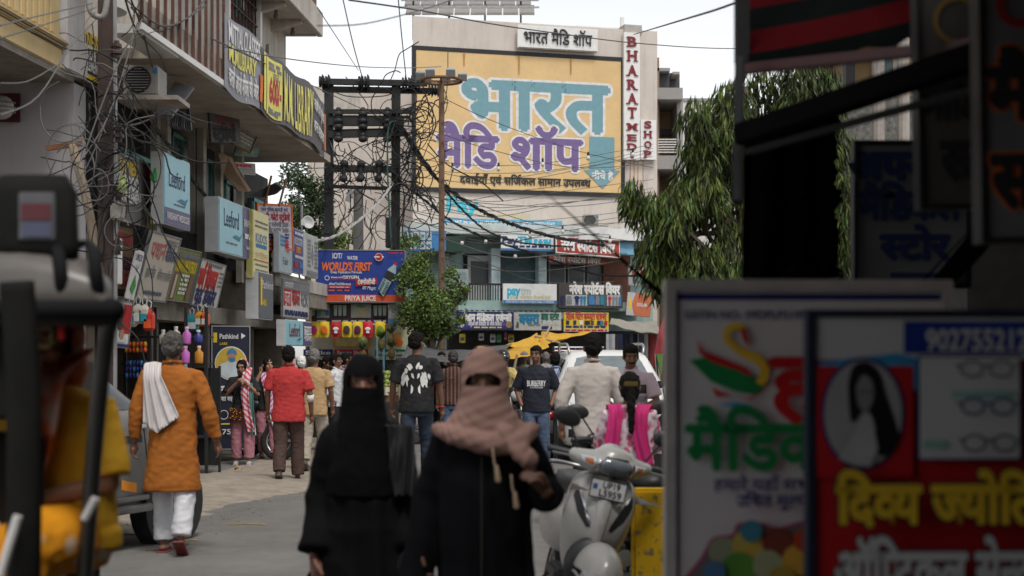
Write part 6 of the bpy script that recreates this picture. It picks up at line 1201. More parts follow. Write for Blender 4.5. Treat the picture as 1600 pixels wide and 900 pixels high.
# ------------------------------------------------------------------ scooters
dsc = mat('scooter_dark_grey', (.035, .035, .04), .3)
def scooter(name, label, loc, yaw, lean, paint, plate=None, steer=0.0, detail=True):
    r = empty(name, loc, label, 'scooter'); r.rotation_euler = (0, lean, yaw)
    # front shield
    mb = MB(); lv = []
    for z, w, yf, ys in ((.30, .10, -.12, -.02), (.36, .135, -.16, -.03), (.45, .165, -.22, -.05), (.55, .19, -.275, -.08), (.65, .205, -.285, -.11), (.74, .21, -.27, -.12), (.82, .2, -.24, -.12), (.89, .175, -.215, -.12), (.93, .13, -.19, -.12)):
        lv.append([(w, ys + .07, z), (w * 1.02, ys + .01, z), (w * .8, ys - .06 + (yf - ys) * .2, z), (w * .42, yf + .05, z), (w * .15, yf + .008, z), (0, yf - .006, z), (-w * .15, yf + .008, z), (-w * .42, yf + .05, z), (-w * .8, ys - .06 + (yf - ys) * .2, z), (-w * 1.02, ys + .01, z), (-w, ys + .07, z), (0, ys + .09, z)])
    mb.loft(lv); me = evalmods(mb.mesh(), [('SUBSURF', dict(levels=2, render_levels=2))]); link('front_shield', me, paint, r, True); bv = bvh_of(me)
    # lower floor and rear body
    mb = MB(); mb.box((-.17, -.1, .25), (.17, .34, .33)); mb.build('floorboard', plast, r, bevel=.02)
    mb = MB(); mb.rings([(.34, .12, .3, 0, .78), (.42, .19, .42, 0, .76), (.55, .215, .5, 0, .76), (.68, .2, .52, 0, .76), (.76, .15, .5, 0, .76)], 24, 2.6); link('rear_body', evalmods(mb.mesh(), [('SUBSURF', dict(levels=1, render_levels=1))]), paint, r, True)
    mb = MB(); mb.rings([(.74, .15, .5, 0, .72), (.78, .165, .52, 0, .72), (.83, .15, .5, 0, .72), (.85, .09, .42, 0, .72)], 24, 2.6); mb.build('seat', plast, r, True)
    mb = MB(); mb.tube(smooth([(-.17, .95, .8), (-.17, 1.25, .86), (0, 1.33, .87), (.17, 1.25, .86), (.17, .95, .8)], 5), .014, 6); mb.build('grab_rail', rimm, r, True)
    if paint is not dsc: mb = MB(); mb.ell((0, 1.25, .66), (.1, .05, .07), 12, 8); mb.build('tail_light', lensr, r, True)
    wheel(r, (0, .98, .22), .22, .1, spokes=5)
    mb = MB(); mb.cyl((.16, .9, .28), (.2, 1.2, .33), .05, .055, 10); mb.build('exhaust', mat('exhaust_steel', (.3, .3, .3), .35, metal=.8), r); mb = MB(); mb.box((.1, .5, .2), (.2, .98, .38)); mb.build('engine_case', MATS['engine_grey'], r, bevel=.04)
    # steering assembly
    h = empty('steering', (0, -.1, 0)); h.parent = r; h.rotation_euler = (0, 0, steer)
    wheel(h, (0, -.25, .22), .22, .09, spokes=5)
    for s in (-1, 1): mb = MB(); mb.cyl((s * .065, -.25, .22), (s * .05, -.1, .55), .018); mb.build('fork', rimm, h)
    mb = MB(); mb.ell((0, -.26, .36), (.14, .24, .2), 26, 18); me = mb.mesh(); bm = bmesh.new(); bm.from_mesh(me)
    bmesh.ops.delete(bm, geom=[v for v in bm.verts if v.co.z < .37 - .25 * max(0, -.3 - v.co.y)], context='VERTS'); bm.to_mesh(me); bm.free()
    fm = link('front_mudguard', evalmods(me, [('SOLIDIFY', dict(thickness=.012)), ('SUBSURF', dict(levels=1, render_levels=1))]), paint, h, True)
    mb = MB(); mb.tube([(.142 * math.cos(a), -.26 + .243 * math.sin(a), .375 - .25 * max(0, -.04 + .243 * -math.sin(a)) ) for a in [math.pi + math.pi * k / 20 for k in range(21)]], .009, 6); mb.build('mudguard_lip', rimm, fm, True)
    # handlebar cowl
    mb = MB(); mb.ell((0, -.03, .985), (.225, .1, .07), 24, 14); mb.ell((0, -.06, 1.02), (.13, .1, .075), 20, 12); mb.ell((0, -.1, .985), (.15, .085, .062), 20, 12); mb.ell((0, .0, 1.05), (.085, .07, .055), 16, 10)
    for s in (-1, 1): mb.caps([(s * .1, -.07, .985), (s * .215, -.01, 1.0)], [.07, .04], 12)
    cm = remesh(mb, .008, 8); link('headlamp_cowl', cm, paint, h, True); cb = bvh_of(cm); f2 = lambda a, b_: (a, -1, b_)
    decal('headlight', mat('headlamp_glass', (.16, .175, .2), .05, var=.3, scale=9, spec=1.0), h, cb, [(-.085, .935), (.085, .935), (.095, 1.0), (.07, 1.022), (-.07, 1.022), (-.095, 1.0)], f2, (0, 1, 0), .006, 5, .006)
    decal('headlight_brow', plast, h, cb, [(-.075, 1.022), (.075, 1.022), (.06, 1.034), (-.06, 1.034)], f2, (0, 1, 0), .007)
    for s in (-1, 1):
        decal('lamp_trim', chrome, h, cb, [(s * .092, .94), (s * .108, .94), (s * .112, 1.01), (s * .1, 1.015)], f2, (0, 1, 0), .009)
        decal('indicator', lensc, h, cb, [(s * .115, .95), (s * .19, .975), (s * .205, 1.01), (s * .12, 1.012)], f2, (0, 1, 0), .006, 4, .005)
        decal('amber_bulb', lenso, h, cb, [(s * .13, .965), (s * .17, .98), (s * .175, 1.0), (s * .135, 1.002)], f2, (0, 1, 0), .012)
        mb = MB(); mb.caps([(s * .2, .0, 1.0), (s * .35, .05, 1.0)], [.02, .022], 8); mb.build('handle_grip', plast, h, True); mb = MB(); mb.tube([(s * .22, -.03, .99), (s * .35, -.02, .985)], .006, 5); mb.build('brake_lever', rimm, h)
        mb = MB(); mb.tube(smooth([(s * .2, 0, 1.03), (s * .25, .0, 1.12), (s * .28, 0, 1.17)], 3), .007, 6); mb.ell((s * .305, 0.0, 1.2), (.085, .022, .052), 16, 10, Matrix.Rotation(s * R(-14), 3, 'Y')); mb.build('mirror', plast, h, True)
    mb = MB(); mb.cyl((0, -.02, .9), (0, -.03, .95), .06); mb.build('steering_column', plast, h)
    if detail:
        f = lambda a, b_: (a, -1, b_)
        mb = MB(); mb.ell((0, -.235, .41), (.155, .07, .16), 20, 12); mb.build('wheel_well', plast, r, True)
        for s in (-1, 1):
            decal('dark_intake', plast, r, bv, [(s * .165, .84), (s * .1, .73), (s * .052, .62), (s * .075, .615), (s * .14, .69), (s * .175, .77)], f, (0, 1, 0), .004); decal('chrome_accent', chrome, r, bv, [(s * .16, .83), (s * .148, .835), (s * .055, .64), (s * .07, .64)], f, (0, 1, 0), .009)
            decal('shield_trim', rimm, r, bv, [(s * .195, .86), (s * .188, .87), (s * .2, .6), (s * .206, .6)], f, (0, 1, 0), .006)
        decal('centre_ridge', paint, r, bv, [(-.055, .84), (.055, .84), (.03, .62), (.022, .5), (-.022, .5), (-.03, .62)], f, (0, 1, 0), .007, 4, .006)
    if plate:
        pl_ = MB(); pl_.box((-.1, -.262, .795), (.1, -.252, .895)); po_ = pl_.build('number_plate', mat('plate_white', (.6, .6, .6), .4), r, bevel=.003)
        mb = MB(); mb.box((-.104, -.2615, .791), (.104, -.2515, .7955)); mb.box((-.104, -.2615, .8945), (.104, -.2515, .899)); mb.box((-.104, -.2615, .7955), (-.0995, -.2515, .8945)); mb.box((.0995, -.2615, .7955), (.104, -.2515, .8945)); mb.build('plate_rim', plast, po_)
        for i, (t, z, w_) in enumerate(zip(plate, (.87, .823), (.1, .13))):
            mb = MB(); textmesh(mb, t, 0, 0, .035, w_, 0, .02); me = mb.mesh(); me.transform(Matrix.Translation((.015, -.2645, z)) @ Matrix.Rotation(R(90), 4, 'X')); link('plate_characters', me, blk, po_)
        mb = MB(); mb.box((-.09, -.264, .84), (-.065, -.2622, .87)); mb.build('plate_emblem', mat('plate_blue', (.05, .1, .3), .4), po_)
    mb = MB(); mb.tube([(-.12, .45, .26), (-.2, .55, .02)], .014, 6); mb.build('side_stand', blackm, r)
    return r
wsc = mat('scooter_pearl_white', (.38, .37, .345), .22, var=.04, spec=.6, grime=.15, scol=(.4, .37, .3))
scooter('white_scooter', 'pearl white scooter with number plate leaning beside the yellow block', (PX(893, 7.95), 8.3, 0), R(5), R(13), wsc, ('UP19', 'L5959'), steer=R(6))
scooter('dark_scooter', 'dark grey scooter under the girl with pink dupatta', (PX(985, 10.1), 10.1, 0), R(184), R(3), dsc, detail=False)
scooter('white_scooter', 'white scooter ridden away by the man in the light blue shirt', (PX(872, 22.6), 22.6, 0), R(172), 0, wsc, detail=False)

# ------------------------------------------------------------------ e-rickshaw at the left edge
er = empty('electric_rickshaw', (PX(60, 4.4), 4.6, 0), 'near dark electric rickshaw with silvery roof at left edge', 'rickshaw'); q = er.location
frame_ = mat('rickshaw_dark_frame', (.012, .012, .011), .8, var=.3, spec=.15); roofm = mat('rickshaw_roof_skin', (.13, .12, .11), .35, var=.3, scale=6, grime=.8, scol=(.1, .08, .07)); strap = mat('black_strap', (.01, .01, .011), .8, spec=.15)
def eP(x, y, Y): return P(x, y, Y) - q
x1 = eP(186, 0, 4.3).x; zt = PZ(394, 4.22)
m = MB(); rs = []
for y, dz in ((-.38, -.07), (-.36, -.03), (-.28, .01), (0, .03), (1.2, .04), (2.1, .02)):
    rs.append([(-1.0, y, zt - .13 + dz), (-1.0, y, zt + dz), (0, y, zt + .012 + dz), (x1 - .2, y, zt + .005 + dz), (x1 - .07, y, zt - .03 + dz), (x1 - .01, y, zt - .09 + dz), (x1, y, zt - .14 + dz), (x1 - .03, y, zt - .15 + dz)])
m.loft(rs); m.build('roof', roofm, er, True)
m = MB(); m.caps([(-1, -.36, zt - .17), (x1 + .0, -.36, zt - .17)], [.035, .035], 10); m.caps([(x1 - .01, -.36, zt - .17), (x1 - .01, 2.0, zt - .13)], [.03, .03], 10); m.build('roof_rim', strap, er, True)
m = MB(); m.box((-1, -.33, zt - .22), (x1 - .02, -.29, zt - .14)); m.box((-1, -.3, zt - .5), (x1 - .3, -.28, zt - .2)); m.build('header_panel', frame_, er, bevel=.01)
for px in (82, 138):
    x = eP(px, 0, 4.2).x; m = MB(); m.tube(smooth([(x - .08, .4, zt + .05), (x - .03, -.1, zt + .05), (x, -.33, zt + .012), (x + .02, -.385, zt - .06), (x + .02, -.36, zt - .14)], 5), .02, 6, True, .5); m.build('roof_strap', strap, er, True)
# upright box on the roof with a dim panel
a = eP(0, 385, 4.2); c = eP(104, 252, 4.2)
bx = MB(); bx.rings([(zt - .02, .14, .1, 0, 0), (zt + .03, .14, .1, 0, 0), (zt + .19, .135, .1, .0, 0), (zt + .24, .105, .085, 0, 0)], 28, 5); bx = bx.mesh(); bx.transform(Matrix.Translation(((a.x + c.x) / 2 - .02, -.22, 0))); ro = link('roof_box', bx, frame_, er, True)
m = MB(); xx = (a.x + c.x) / 2; m.box((xx - .07, -.327, zt + .04), (xx + .04, -.318, zt + .185)); m.build('display_panel', mat('dim_panel', (.12, .12, .13), .4, var=.3), ro, bevel=.004); m = MB(); m.box((xx - .06, -.331, zt + .1), (xx + .03, -.328, zt + .15)); m.build('red_sticker', mat('dim_red', (.12, .03, .035), .5), ro); m = MB(); m.box((xx - .055, -.331, zt + .05), (xx + .03, -.328, zt + .095)); m.build('blue_sticker', mat('dim_blue', (.09, .1, .16), .5), ro)
# posts, seat, side
m = MB(); m.tube(smooth([eP(184, 480, 4.25), eP(168, 520, 4.25), eP(163, 620, 4.3), eP(158, 760, 4.35), eP(150, 960, 4.4)], 6), .026, 8); m.build('curved_pillar', mat('pillar_steel', (.07, .07, .07), .3, metal=.8), er, True)
m = MB(); m.tube(smooth([eP(26, 440, 4.0), eP(34, 560, 4.0), eP(38, 700, 4.0), eP(36, 990, 4.05)], 5), .05, 8, True, .5); m.build('rear_pillar', frame_, er, True)
m = MB(); m.box((-1.0, -.1, 0.3), (eP(38, 0, 4.1).x, -.02, 1.35)); m.build('side_panel', frame_, er, bevel=.02)
m = MB(); m.box((-.95, .15, .62), (x1 - .12, .95, .76)); m.build('seat', mat('rickshaw_seat', (.06, .015, .015), .6), er, bevel=.04); m = MB(); m.box((-.95, .95, .7), (x1 - .35, 1.05, 1.3)); m.build('backrest', MATS['rickshaw_seat'], er, bevel=.04)
m = MB(); m.box((-1, -.2, .28), (x1 - .05, 2.0, .34)); m.build('floor', frame_, er, bevel=.01)
m = MB(); m.box((-1.0, 1.9, .34), (x1 - .02, 1.94, .95)); m.build('front_panel', frame_, er); m = MB(); m.box((x1 - .24, 1.93, 1.22), (x1 - .05, 1.935, 1.56)); m.build('bright_backdrop_pane', mat('bright_backdrop_white', (.55, .55, .53), .5), er)  # pale pane put in for the bright backdrop seen through the rickshaw
m = MB(); m.box((-1.0, .96, zt - .75), (x1 - .5, 1.0, zt - .1)); m.build('curtain', mat('dark_curtain', (.015, .012, .012), .9), er)
for px0, py0, px1, py1, Y in ((28, 806, 0, 900, 3.95), (150, 778, 132, 812, 4.2)): m = MB(); m.cyl(eP(px0, py0, Y), eP(px1, py1, Y) , .013, .013, 8); m.build('guard_rail', W_, er)
m = MB(); m.tube([eP(x, y, 4.35) for x, y in ((60, 512), (96, 510), (98, 534), (92, 540), (60, 540), (54, 532), (54, 516), (60, 512))], .012, 6); m.build('hanging_strap', mat('strap_yellow', (.2, .16, .06), .5), er)
for px, py, mt in ((35, 500, lensr), (96, 500, lensr)): m = MB(); a = eP(px, py, 4.25); m.box((a.x - .012, a.y, a.z - .06), (a.x + .012, a.y + .02, a.z + .05)); m.build('reflector', mt, er, bevel=.004)
for x in (-.75, x1 - .18):
    for y in (.5, 2.1): wheel(er, (x, y, .22), .22, .1)

def skew(o):
    for c in o.children:
        if c.type == 'MESH':
            for v_ in c.data.vertices: v_.co.x -= .3 * max(0, v_.co.y + .35)
        else: c.location.x -= .3 * max(0, c.location.y + .35); c.rotation_euler.z = .29
for c in list(er.children):
    pass
skew(er)

# ------------------------------------------------------------------ tarpaulins and awnings over the far market
gt = mat('grey_tarpaulin', (.075, .075, .078), .6, var=.2); yt = mat('yellow_tarpaulin', S(196, 148, 28), .6, var=.12, grime=.2, scol=(.3, .2, .05))
def tarp(name, label, pts, m_, sag, poles=(), n=24):
    A, B, C_, D = pts; mb = MB(); ph = rr.random() * 6
    mb.grid(lambda u, v: A.lerp(B, u).lerp(D.lerp(C_, u), v) + V((0, 0, -sag * 4 * u * (1 - u) - sag * 1.5 * v * (1 - v) + .012 * math.sin(u * 19 + v * 5 + ph) + .008 * math.sin(v * 14 + u * 8))), n, 10)
    r = empty(name, A, label, 'tarpaulin'); me = mb.mesh(solid=.01); me.transform(Matrix.Translation(-A)); link('sheet', me, m_, r, True)
    for a, b_ in poles: mb = MB(); mb.cyl(a - A, b_ - A, .025); mb.build('pole', bamboo, r)
    return r
tarp('tarpaulin', 'dark grey tarpaulin stretched over stalls by the leafy tree', [P(625, 560, 24), P(772, 548, 25), P(800, 536, 29), P(636, 538, 28)], gt, .12, [(P(625, 560, 24), P(625, 700, 24)), (P(770, 548, 25), P(770, 690, 25))])
tarp('tarpaulin', 'low flat yellow tarpaulin canopy behind the pink scarfed woman', [P(760, 557, 26), P(836, 554, 26.5), P(830, 541, 29), P(745, 542, 29)], yt, .05, [(P(764, 556, 26), P(764, 690, 26)), (P(830, 554, 26.5), P(830, 690, 26.5)), (P(808, 554, 26.3), P(790, 640, 26.3))])
tarp('tarpaulin', 'bright yellow peaked tarpaulin rising toward the printing shop', [P(790, 540, 29), P(858, 544, 30), P(850, 519, 32), P(838, 521, 32)], yt, .06)
tarp('tarpaulin', 'narrow yellow tarpaulin strip tied along the bookshop front', [P(842, 532, 31), P(868, 532, 31.5), P(930, 516, 33), P(846, 518, 32.5)], yt, .05, [(P(875, 536, 31.5), P(835, 525, 31.5)), (P(862, 505, 33), P(842, 545, 31))])
tarp('awning', 'dusty pale awning over the dark clothes shop at right', [P(952, 506, 34), P(1032, 522, 30), P(1026, 502, 36), P(955, 497, 38)], mat('dusty_canvas', (.28, .26, .22), .8, grime=.4), .05, [(P(1030, 522, 30), P(1030, 690, 30))])
for i, (x, c) in enumerate(((957, (.4, .4, .42)), (966, (.03, .03, .05)), (975, (.05, .06, .12)), (985, (.03, .035, .05)), (995, (.1, .12, .16)), (1006, (.45, .46, .46)), (1015, (.2, .03, .03)))):
    m = MB(); q = P(x, 522, 33); m.grid(lambda u, v: (q.x + (u - .5) * .3, 33 + .05 * math.sin(u * 9 + i), q.z - .75 * v), 8, 4); lbs = ('pale shirt', 'black trousers', 'navy shirt', 'dark jacket', 'slate shirt', 'white shirt', 'maroon shirt')
    tag(m.build('hanging_clothes', mat('cloth_hang_%d' % i, c, .9), solid=.012), lbs[i] + ' hanging in the dark clothes shop under dusty awning', 'clothes')
um = empty('parasol', P(1054, 540, 21), 'closed red parasol with green fringe seen beside the board edge', 'parasol'); m = MB(); m.rings([(-.12, .3, .3, 0, 0), (.2, .24, .24, 0, 0), (.5, .12, .12, 0, 0), (.58, .02, .02, 0, 0)], 14); m.build('canopy', mat('parasol_red', S(196, 70, 80), .7), um, True); m = MB(); m.cyl((0, 0, -1.5), (0, 0, .6), .02); m.build('pole', greym, um)
for k in range(9): a = k * .7; m = MB(); m.add([(.3 * math.cos(a), .3 * math.sin(a), -.12), (.3 * math.cos(a + .5), .3 * math.sin(a + .5), -.12), (.27 * math.cos(a + .3), .27 * math.sin(a + .3), -.42)], [(0, 1, 2)]); m.build('fringe', (greenp, W_, mat('fringe_lime', S(120, 160, 80), .7))[k % 3], um, solid=.006)
m = MB(); q = P(988, 760, 8.5); m.box((q.x, 8.5, 0), (q.x + 1.0, 8.62, PZ(764, 8.5))); tag(m.build('yellow_block', patmat('chipped_yellow_paint', (S(196, 156, 26), S(120, 104, 70)), 'NOISE', 16, thr=.6, soft=.05), bevel=.02), 'chipped yellow painted low wall behind the white scooter', 'low wall')
# ================================================================== PEOPLE
skinm = mat('skin_brown', (.19, .095, .058), .5, var=.08, scale=12, spec=.35); skinl = mat('skin_light_brown', (.36, .19, .125), .5, var=.08, scale=12, spec=.35); hairb = mat('black_hair', (.009, .008, .007), .75, spec=.15, var=.3, scale=60, bump=.6, bscale=180); hairg = mat('grey_hair', (.16, .155, .15), .6, var=.4, scale=50, bump=.6, bscale=180)
eyew = mat('eye_white', (.3, .26, .23), .4); eyed = mat('eye_dark', (.012, .008, .006), .2); lip = mat('lips', (.2, .07, .06), .5)
def limbs(mb, pts, rr_, n=10, flat=1.0, upv=None): mb.caps([V(p) for p in pts], rr_, n, flat, upv)
def hand(mb, w, d, side, palm_n, curl=.5, s=1.0, r_=.0085):
    """palm, four unequal bent fingers and a thumb; d points from the wrist to the fingertips"""
    w = V(w); d = V(d).normalized(); pn = V(palm_n); pn = (pn - d * pn.dot(d)).normalized(); a = d.cross(pn).normalized() * side
    mb.caps([w, w + d * .03 * s, w + d * .075 * s], [.022 * s, .03 * s, .034 * s], 10, .5, pn.cross(d))
    for i, (o, L) in enumerate(((.027, .066), (.009, .076), (-.009, .07), (-.026, .056))):
        b_ = w + d * .08 * s + a * o * s; p1 = b_ + (d * math.cos(curl * .5) + pn * math.sin(curl * .5)) * L * .45 * s + a * o * .15
        p2 = p1 + (d * math.cos(curl * 1.3) + pn * math.sin(curl * 1.3)) * L * .33 * s; p3 = p2 + (d * math.cos(curl * 2.1) + pn * math.sin(curl * 2.1)) * L * .24 * s
        mb.caps([b_ - d * .02 * s, b_, p1, p2, p3], [r_ * s, r_ * s, r_ * .95 * s, r_ * .88 * s, r_ * .75 * s], 8)
    t0 = w + d * .022 * s + a * .02 * s; t1 = t0 + (a * .8 + d * .7 + pn * .25).normalized() * .04 * s; t2 = t1 + (d * .95 + a * .15 + pn * .3).normalized() * .035 * s
    mb.caps([t0, t1, t2], [.012 * s, .0105 * s, .009 * s], 8)
def folds(amp, seed, vert=1.0):
    def f(p, n):
        q = V((p.x * 7 + seed, p.y * 7, p.z * 2.6 / vert)); a = noise.noise(q); b_ = 1 - 2 * abs(noise.noise(V((p.x * 5, p.y * 5 + seed, p.z * 7 + p.x * 6))))
        return amp * (a * .9 + b_ * .55 + .4 * noise.noise(V((p.x * 20, p.y * 20, p.z * 30))))
    return f
def person(label, loc, yaw, H=1.7, sex='m', arms=None, legs=None, top=None, bottom=None, feet='shoe', footm=None, skin=None, hair='short', hairm=None, head=(0, 0), face=False, build=1.0, moust=False, lean=0.0, sit=None, group=None, cat='person', earn=True, voxel=.009, hand_curl=.5):
    """stands at the origin facing -y; arms/legs override joints; returns the root and a dict of built meshes"""
    k = H / 1.72; root = empty('person', loc, label, cat, group); root.rotation_euler = (0, 0, yaw); skin = skin or skinm; footm = footm or plast; hairm = hairm or hairb
    sw = (.185 if sex == 'm' else .16) * build; hw = .09
    J = {'LS': (sw, 0, 1.395), 'LE': (sw + .06, .03, 1.12), 'LW': (sw + .07, -.04, .87), 'RS': (-sw, 0, 1.395), 'RE': (-sw - .06, .03, 1.12), 'RW': (-sw - .07, -.04, .87),
         'LH': (hw, 0, .92), 'LK': (hw + .01, -.015, .5), 'LA': (hw + .015, .02, .085), 'RH': (-hw, 0, .92), 'RK': (-hw - .01, -.015, .5), 'RA': (-hw - .015, .02, .085)}
    J.update(arms or {}); J.update(legs or {}); J = {a: V(b_) for a, b_ in J.items() if isinstance(b_, tuple)}
    S_ = Matrix.Scale(k, 4) @ Matrix.Rotation(lean, 4, 'X')
    hy, hp = head; HM = Matrix.Translation((0, 0.0, 1.5)) @ Matrix.Rotation(hy, 4, 'Z') @ Matrix.Rotation(hp, 4, 'X') @ Matrix.Translation((0, 0, -1.5))
    out = {'root': root, 'J': J, 'k': k, 'M': S_}
    def fin(mb, name, m_, vox=voxel, it=4, disp=None, parent=root):
        me = remesh(mb, vox, it, .5, disp); me.transform(S_); out[name] = link(name, me, m_, parent); return me
    # body: one continuous surface
    mb = MB(); torso_c = V((0, 0, 0)); sit_z = 0
    mb.rings([(.86, .13 * build, .095, 0, 0), (1.0, .14 * build, .1, 0, 0), (1.15, .13 * build, .09, 0, 0), (1.3, .155 * build, .1, 0, 0), (1.36, .14 * build, .08, 0, .005), (1.43, .075, .055, 0, .01)], 18)
    mb.caps([(0, .012, 1.42), (0, .005, 1.49), (0, -.005, 1.56)], [.06, .053, .05], 12)
    for s, a in ((1, 'L'), (-1, 'R')):
        mb.caps([J[a + 'S'] + V((-s * .04, 0, -.02)), J[a + 'S'] + V((-s * .012, 0, -.012)), J[a + 'S'].lerp(J[a + 'E'], .5), J[a + 'E']], [.042, .045, .043, .038], 10)
        mb.caps([J[a + 'E'], J[a + 'E'].lerp(J[a + 'W'], .35), J[a + 'W']], [.038, .037, .026], 10)
        d = (J[a + 'W'] - J[a + 'E']).normalized(); pn = V((-s, 0, 0)) if abs(d.x) < .7 else V((0, .3, -1))
        if (a + 'P') in (arms or {}): pn = V(arms[a + 'P'])
        if (a + 'D') in (arms or {}): d = V(arms[a + 'D'])
        if not (arms or {}).get(a + 'hide'): hand(mb, J[a + 'W'], d, 1 if s < 0 else -1, pn, hand_curl)
        mb.caps([J[a + 'H'], J[a + 'H'].lerp(J[a + 'K'], .5), J[a + 'K']], [.085, .07, .052], 12); mb.caps([J[a + 'K'], J[a + 'K'].lerp(J[a + 'A'], .35), J[a + 'A']], [.05, .05, .034], 10)
        A = J[a + 'A']; kd = (J[a + 'A'] - J[a + 'K']); up_ = max(-.9, min(.9, kd.y * 1.2))
        mb.caps([A + V((0, .03, -.045)), A + V((0, -.06, -.052 + .09 * (up_ < -.5))), A + V((0, -.15, -.062))], [.034, .034, .026], 10, .8)
    hb = MB(); hb.M = HM
    hb.ell((0, .008, 1.625), (.074, .093, .1), 20, 14); hb.ell((0, -.028, 1.565), (.058, .062, .068), 16, 10); hb.ell((0, -.052, 1.53), (.032, .03, .026), 12, 8)
    hb.caps([(0, -.088, 1.625), (0, -.103, 1.6), (0, -.107, 1.588)], [.009, .013, .0145], 8); hb.caps([(-.035, -.075, 1.645), (.035, -.075, 1.645)], [.016, .016], 8)
    for s in (-1, 1): hb.ell((s * .076, .012, 1.6), (.012, .022, .034), 8, 8); hb.ell((s * .04, -.06, 1.585), (.024, .026, .022), 8, 6)
    mb.M = None; mb.add(hb.v, hb.f)
    fin(mb, 'body', skin, .0075, 3)
    if face:
        fb = out['body']; bv = bvh_of(fb.data)
        for s in (-1, 1):
            for nm, c_, r_, m_ in (('eye', (s * .031, 1.618), (.013, .006, .0065), eyew), ('iris', (s * .031, 1.618), (.006, .0075, .0062), eyed)):
                h = bv.ray_cast(S_ @ (HM @ V((c_[0], -.3, c_[1]))), (S_.to_3x3() @ HM.to_3x3() @ V((0, 1, 0))).normalized())
                if h[0]: m = MB(); m.ell(h[0], tuple(q * k for q in r_), 10, 6, HM.to_3x3()); m.build(nm, m_, fb, True)
            L = []
            for i in range(5):
                h = bv.ray_cast(S_ @ (HM @ V((s * (.014 + .011 * i), -.3, 1.642 + .004 * math.sin(i * .8)))), (S_.to_3x3() @ HM.to_3x3() @ V((0, 1, 0))).normalized())
                if h[0]: L.append(h[0])
            if len(L) > 2: m = MB(); m.tube(L, [.003, .005, .005, .004, .002][:len(L)], 5); m.build('eyebrow', hairb, fb, True)
        for nm, z, w_, r_, m_ in (('lips', 1.553, .022, .006, lip),) + ((('moustache', 1.568, .03, .0085, hairb),) if moust else ()):
            L = []
            for i in range(7):
                h = bv.ray_cast(S_ @ (HM @ V((-w_ + w_ * i / 3, -.3, z - .004 * abs(i - 3) * .6))), (S_.to_3x3() @ HM.to_3x3() @ V((0, 1, 0))).normalized())
                if h[0]: L.append(h[0])
            if len(L) > 2: m = MB(); m.tube(L, r_, 6); m.build(nm, m_, fb, True)
    # hair
    if hair:
        hb = MB(); hb.M = HM
        if hair in ('short', 'bald'):
            if hair == 'short': hb.ell((0, .018, 1.645), (.083, .096, .092), 20, 12); hb.ell((0, -.03, 1.68), (.07, .062, .052), 14, 8)
            hb.ell((0, .045, 1.6), (.079, .07, .07), 16, 10)
            for s in (-1, 1): hb.ell((s * .066, -.005, 1.625), (.015, .03, .035), 8, 6)
        else:
            hb.ell((0, .018, 1.645), (.082, .095, .092), 20, 12); hb.ell((0, .05, 1.58), (.078, .065, .09), 16, 10)
            for s in (-1, 1): hb.ell((s * .065, -.02, 1.63), (.02, .05, .055), 8, 6)
            if hair == 'bun': hb.ell((0, .12, 1.57), (.045, .04, .05), 12, 8)
            if hair == 'tail': hb.caps([(0, .1, 1.58), (0, .125, 1.45), (0, .12, 1.25)], [.04, .035, .018], 10)
        me = remesh(hb, .0065, 2, .5, lambda p, n: .008 * noise.noise(p * 34) + .007 * noise.noise(V((p.x * 120, p.y * 120, p.z * 60))))
        if hair != 'long':
            # cut the hairline back from the face
            bm = bmesh.new(); bm.from_mesh(me); inv = HM.inverted()
            bmesh.ops.delete(bm, geom=[v for v in bm.verts if (lambda q: q.y < -.05 + .012 * noise.noise(q * 60) and q.z < 1.668 + .014 * noise.noise(q * 45))(inv @ v.co)], context='VERTS'); bm.to_mesh(me); bm.free()
        me.transform(S_); out['hair'] = link('hair', me, hairm, root)
    # trousers
    if bottom:
        m_, wid, opt = bottom; mb = MB(); hem = opt.get('hem', .1)
        mb.rings([(.78, .148 * build, .103, 0, .005), (.88, .14 * build, .098, 0, .006), (1.0, .12 * build, .085, 0, 0), (1.03, .12 * build, .085, 0, 0)], 18)
        for s, a in ((1, 'L'), (-1, 'R')):
            h, kn, an = J[a + 'H'], J[a + 'K'], J[a + 'A']; e = kn.lerp(an, 1 - hem * .35 / .42)
            mb.tube([h + V((0, 0, -.03)), h.lerp(kn, .4), kn, kn.lerp(e, .5), e], [.082, .085 * wid, .072 * wid, .07 * wid, .068 * wid], 14)
        fin(mb, 'trousers', m_, voxel, 4, folds(opt.get('fold', .009), loc[0] * 3, 1.6))
    # upper garment
    if top:
        m_, kind, opt = top; mb = MB(); z0 = opt.get('hem', .84); g = build * opt.get('wide', 1.0); fl_ = opt.get('flare', 1.0)
        lv = [(z0, .178 * g * fl_, .128 * fl_, 0, .005), (z0 + .06, .178 * g * fl_, .128 * fl_, 0, .005)]
        if z0 < .75: lv += [(.8, .175 * g, .128, 0, .005)]
        lv += [(.98, .168 * g, .122, 0, 0), (1.12, .162 * g, .112, 0, 0), (1.28, .178 * g, .118, 0, 0), (1.36, .185 * g * (.92 if sex != 'm' else 1), .105, 0, .006), (1.42, .135 * g, .085, 0, .012), (1.468, .072, .07, 0, .012)]
        mb.rings(lv, 22, 2.2)
        for s, a in ((1, 'L'), (-1, 'R')):
            sh, e, w_ = J[a + 'S'], J[a + 'E'], J[a + 'W']; t = opt.get('sleeve', .75)
            pts = [sh + V((-s * .05, 0, .0)), sh]; ra = [.05, .062]
            if t <= 1: pts += [sh.lerp(e, t * .5), sh.lerp(e, t)]; ra += [.07, .075]
            else: pts += [sh.lerp(e, .5), e, e.lerp(w_, (t - 1) * .5), e.lerp(w_, t - 1)]; ra += [.066, .06, .058, .05 * opt.get('cuff', 1)]
            mb.tube(pts, ra, 14)
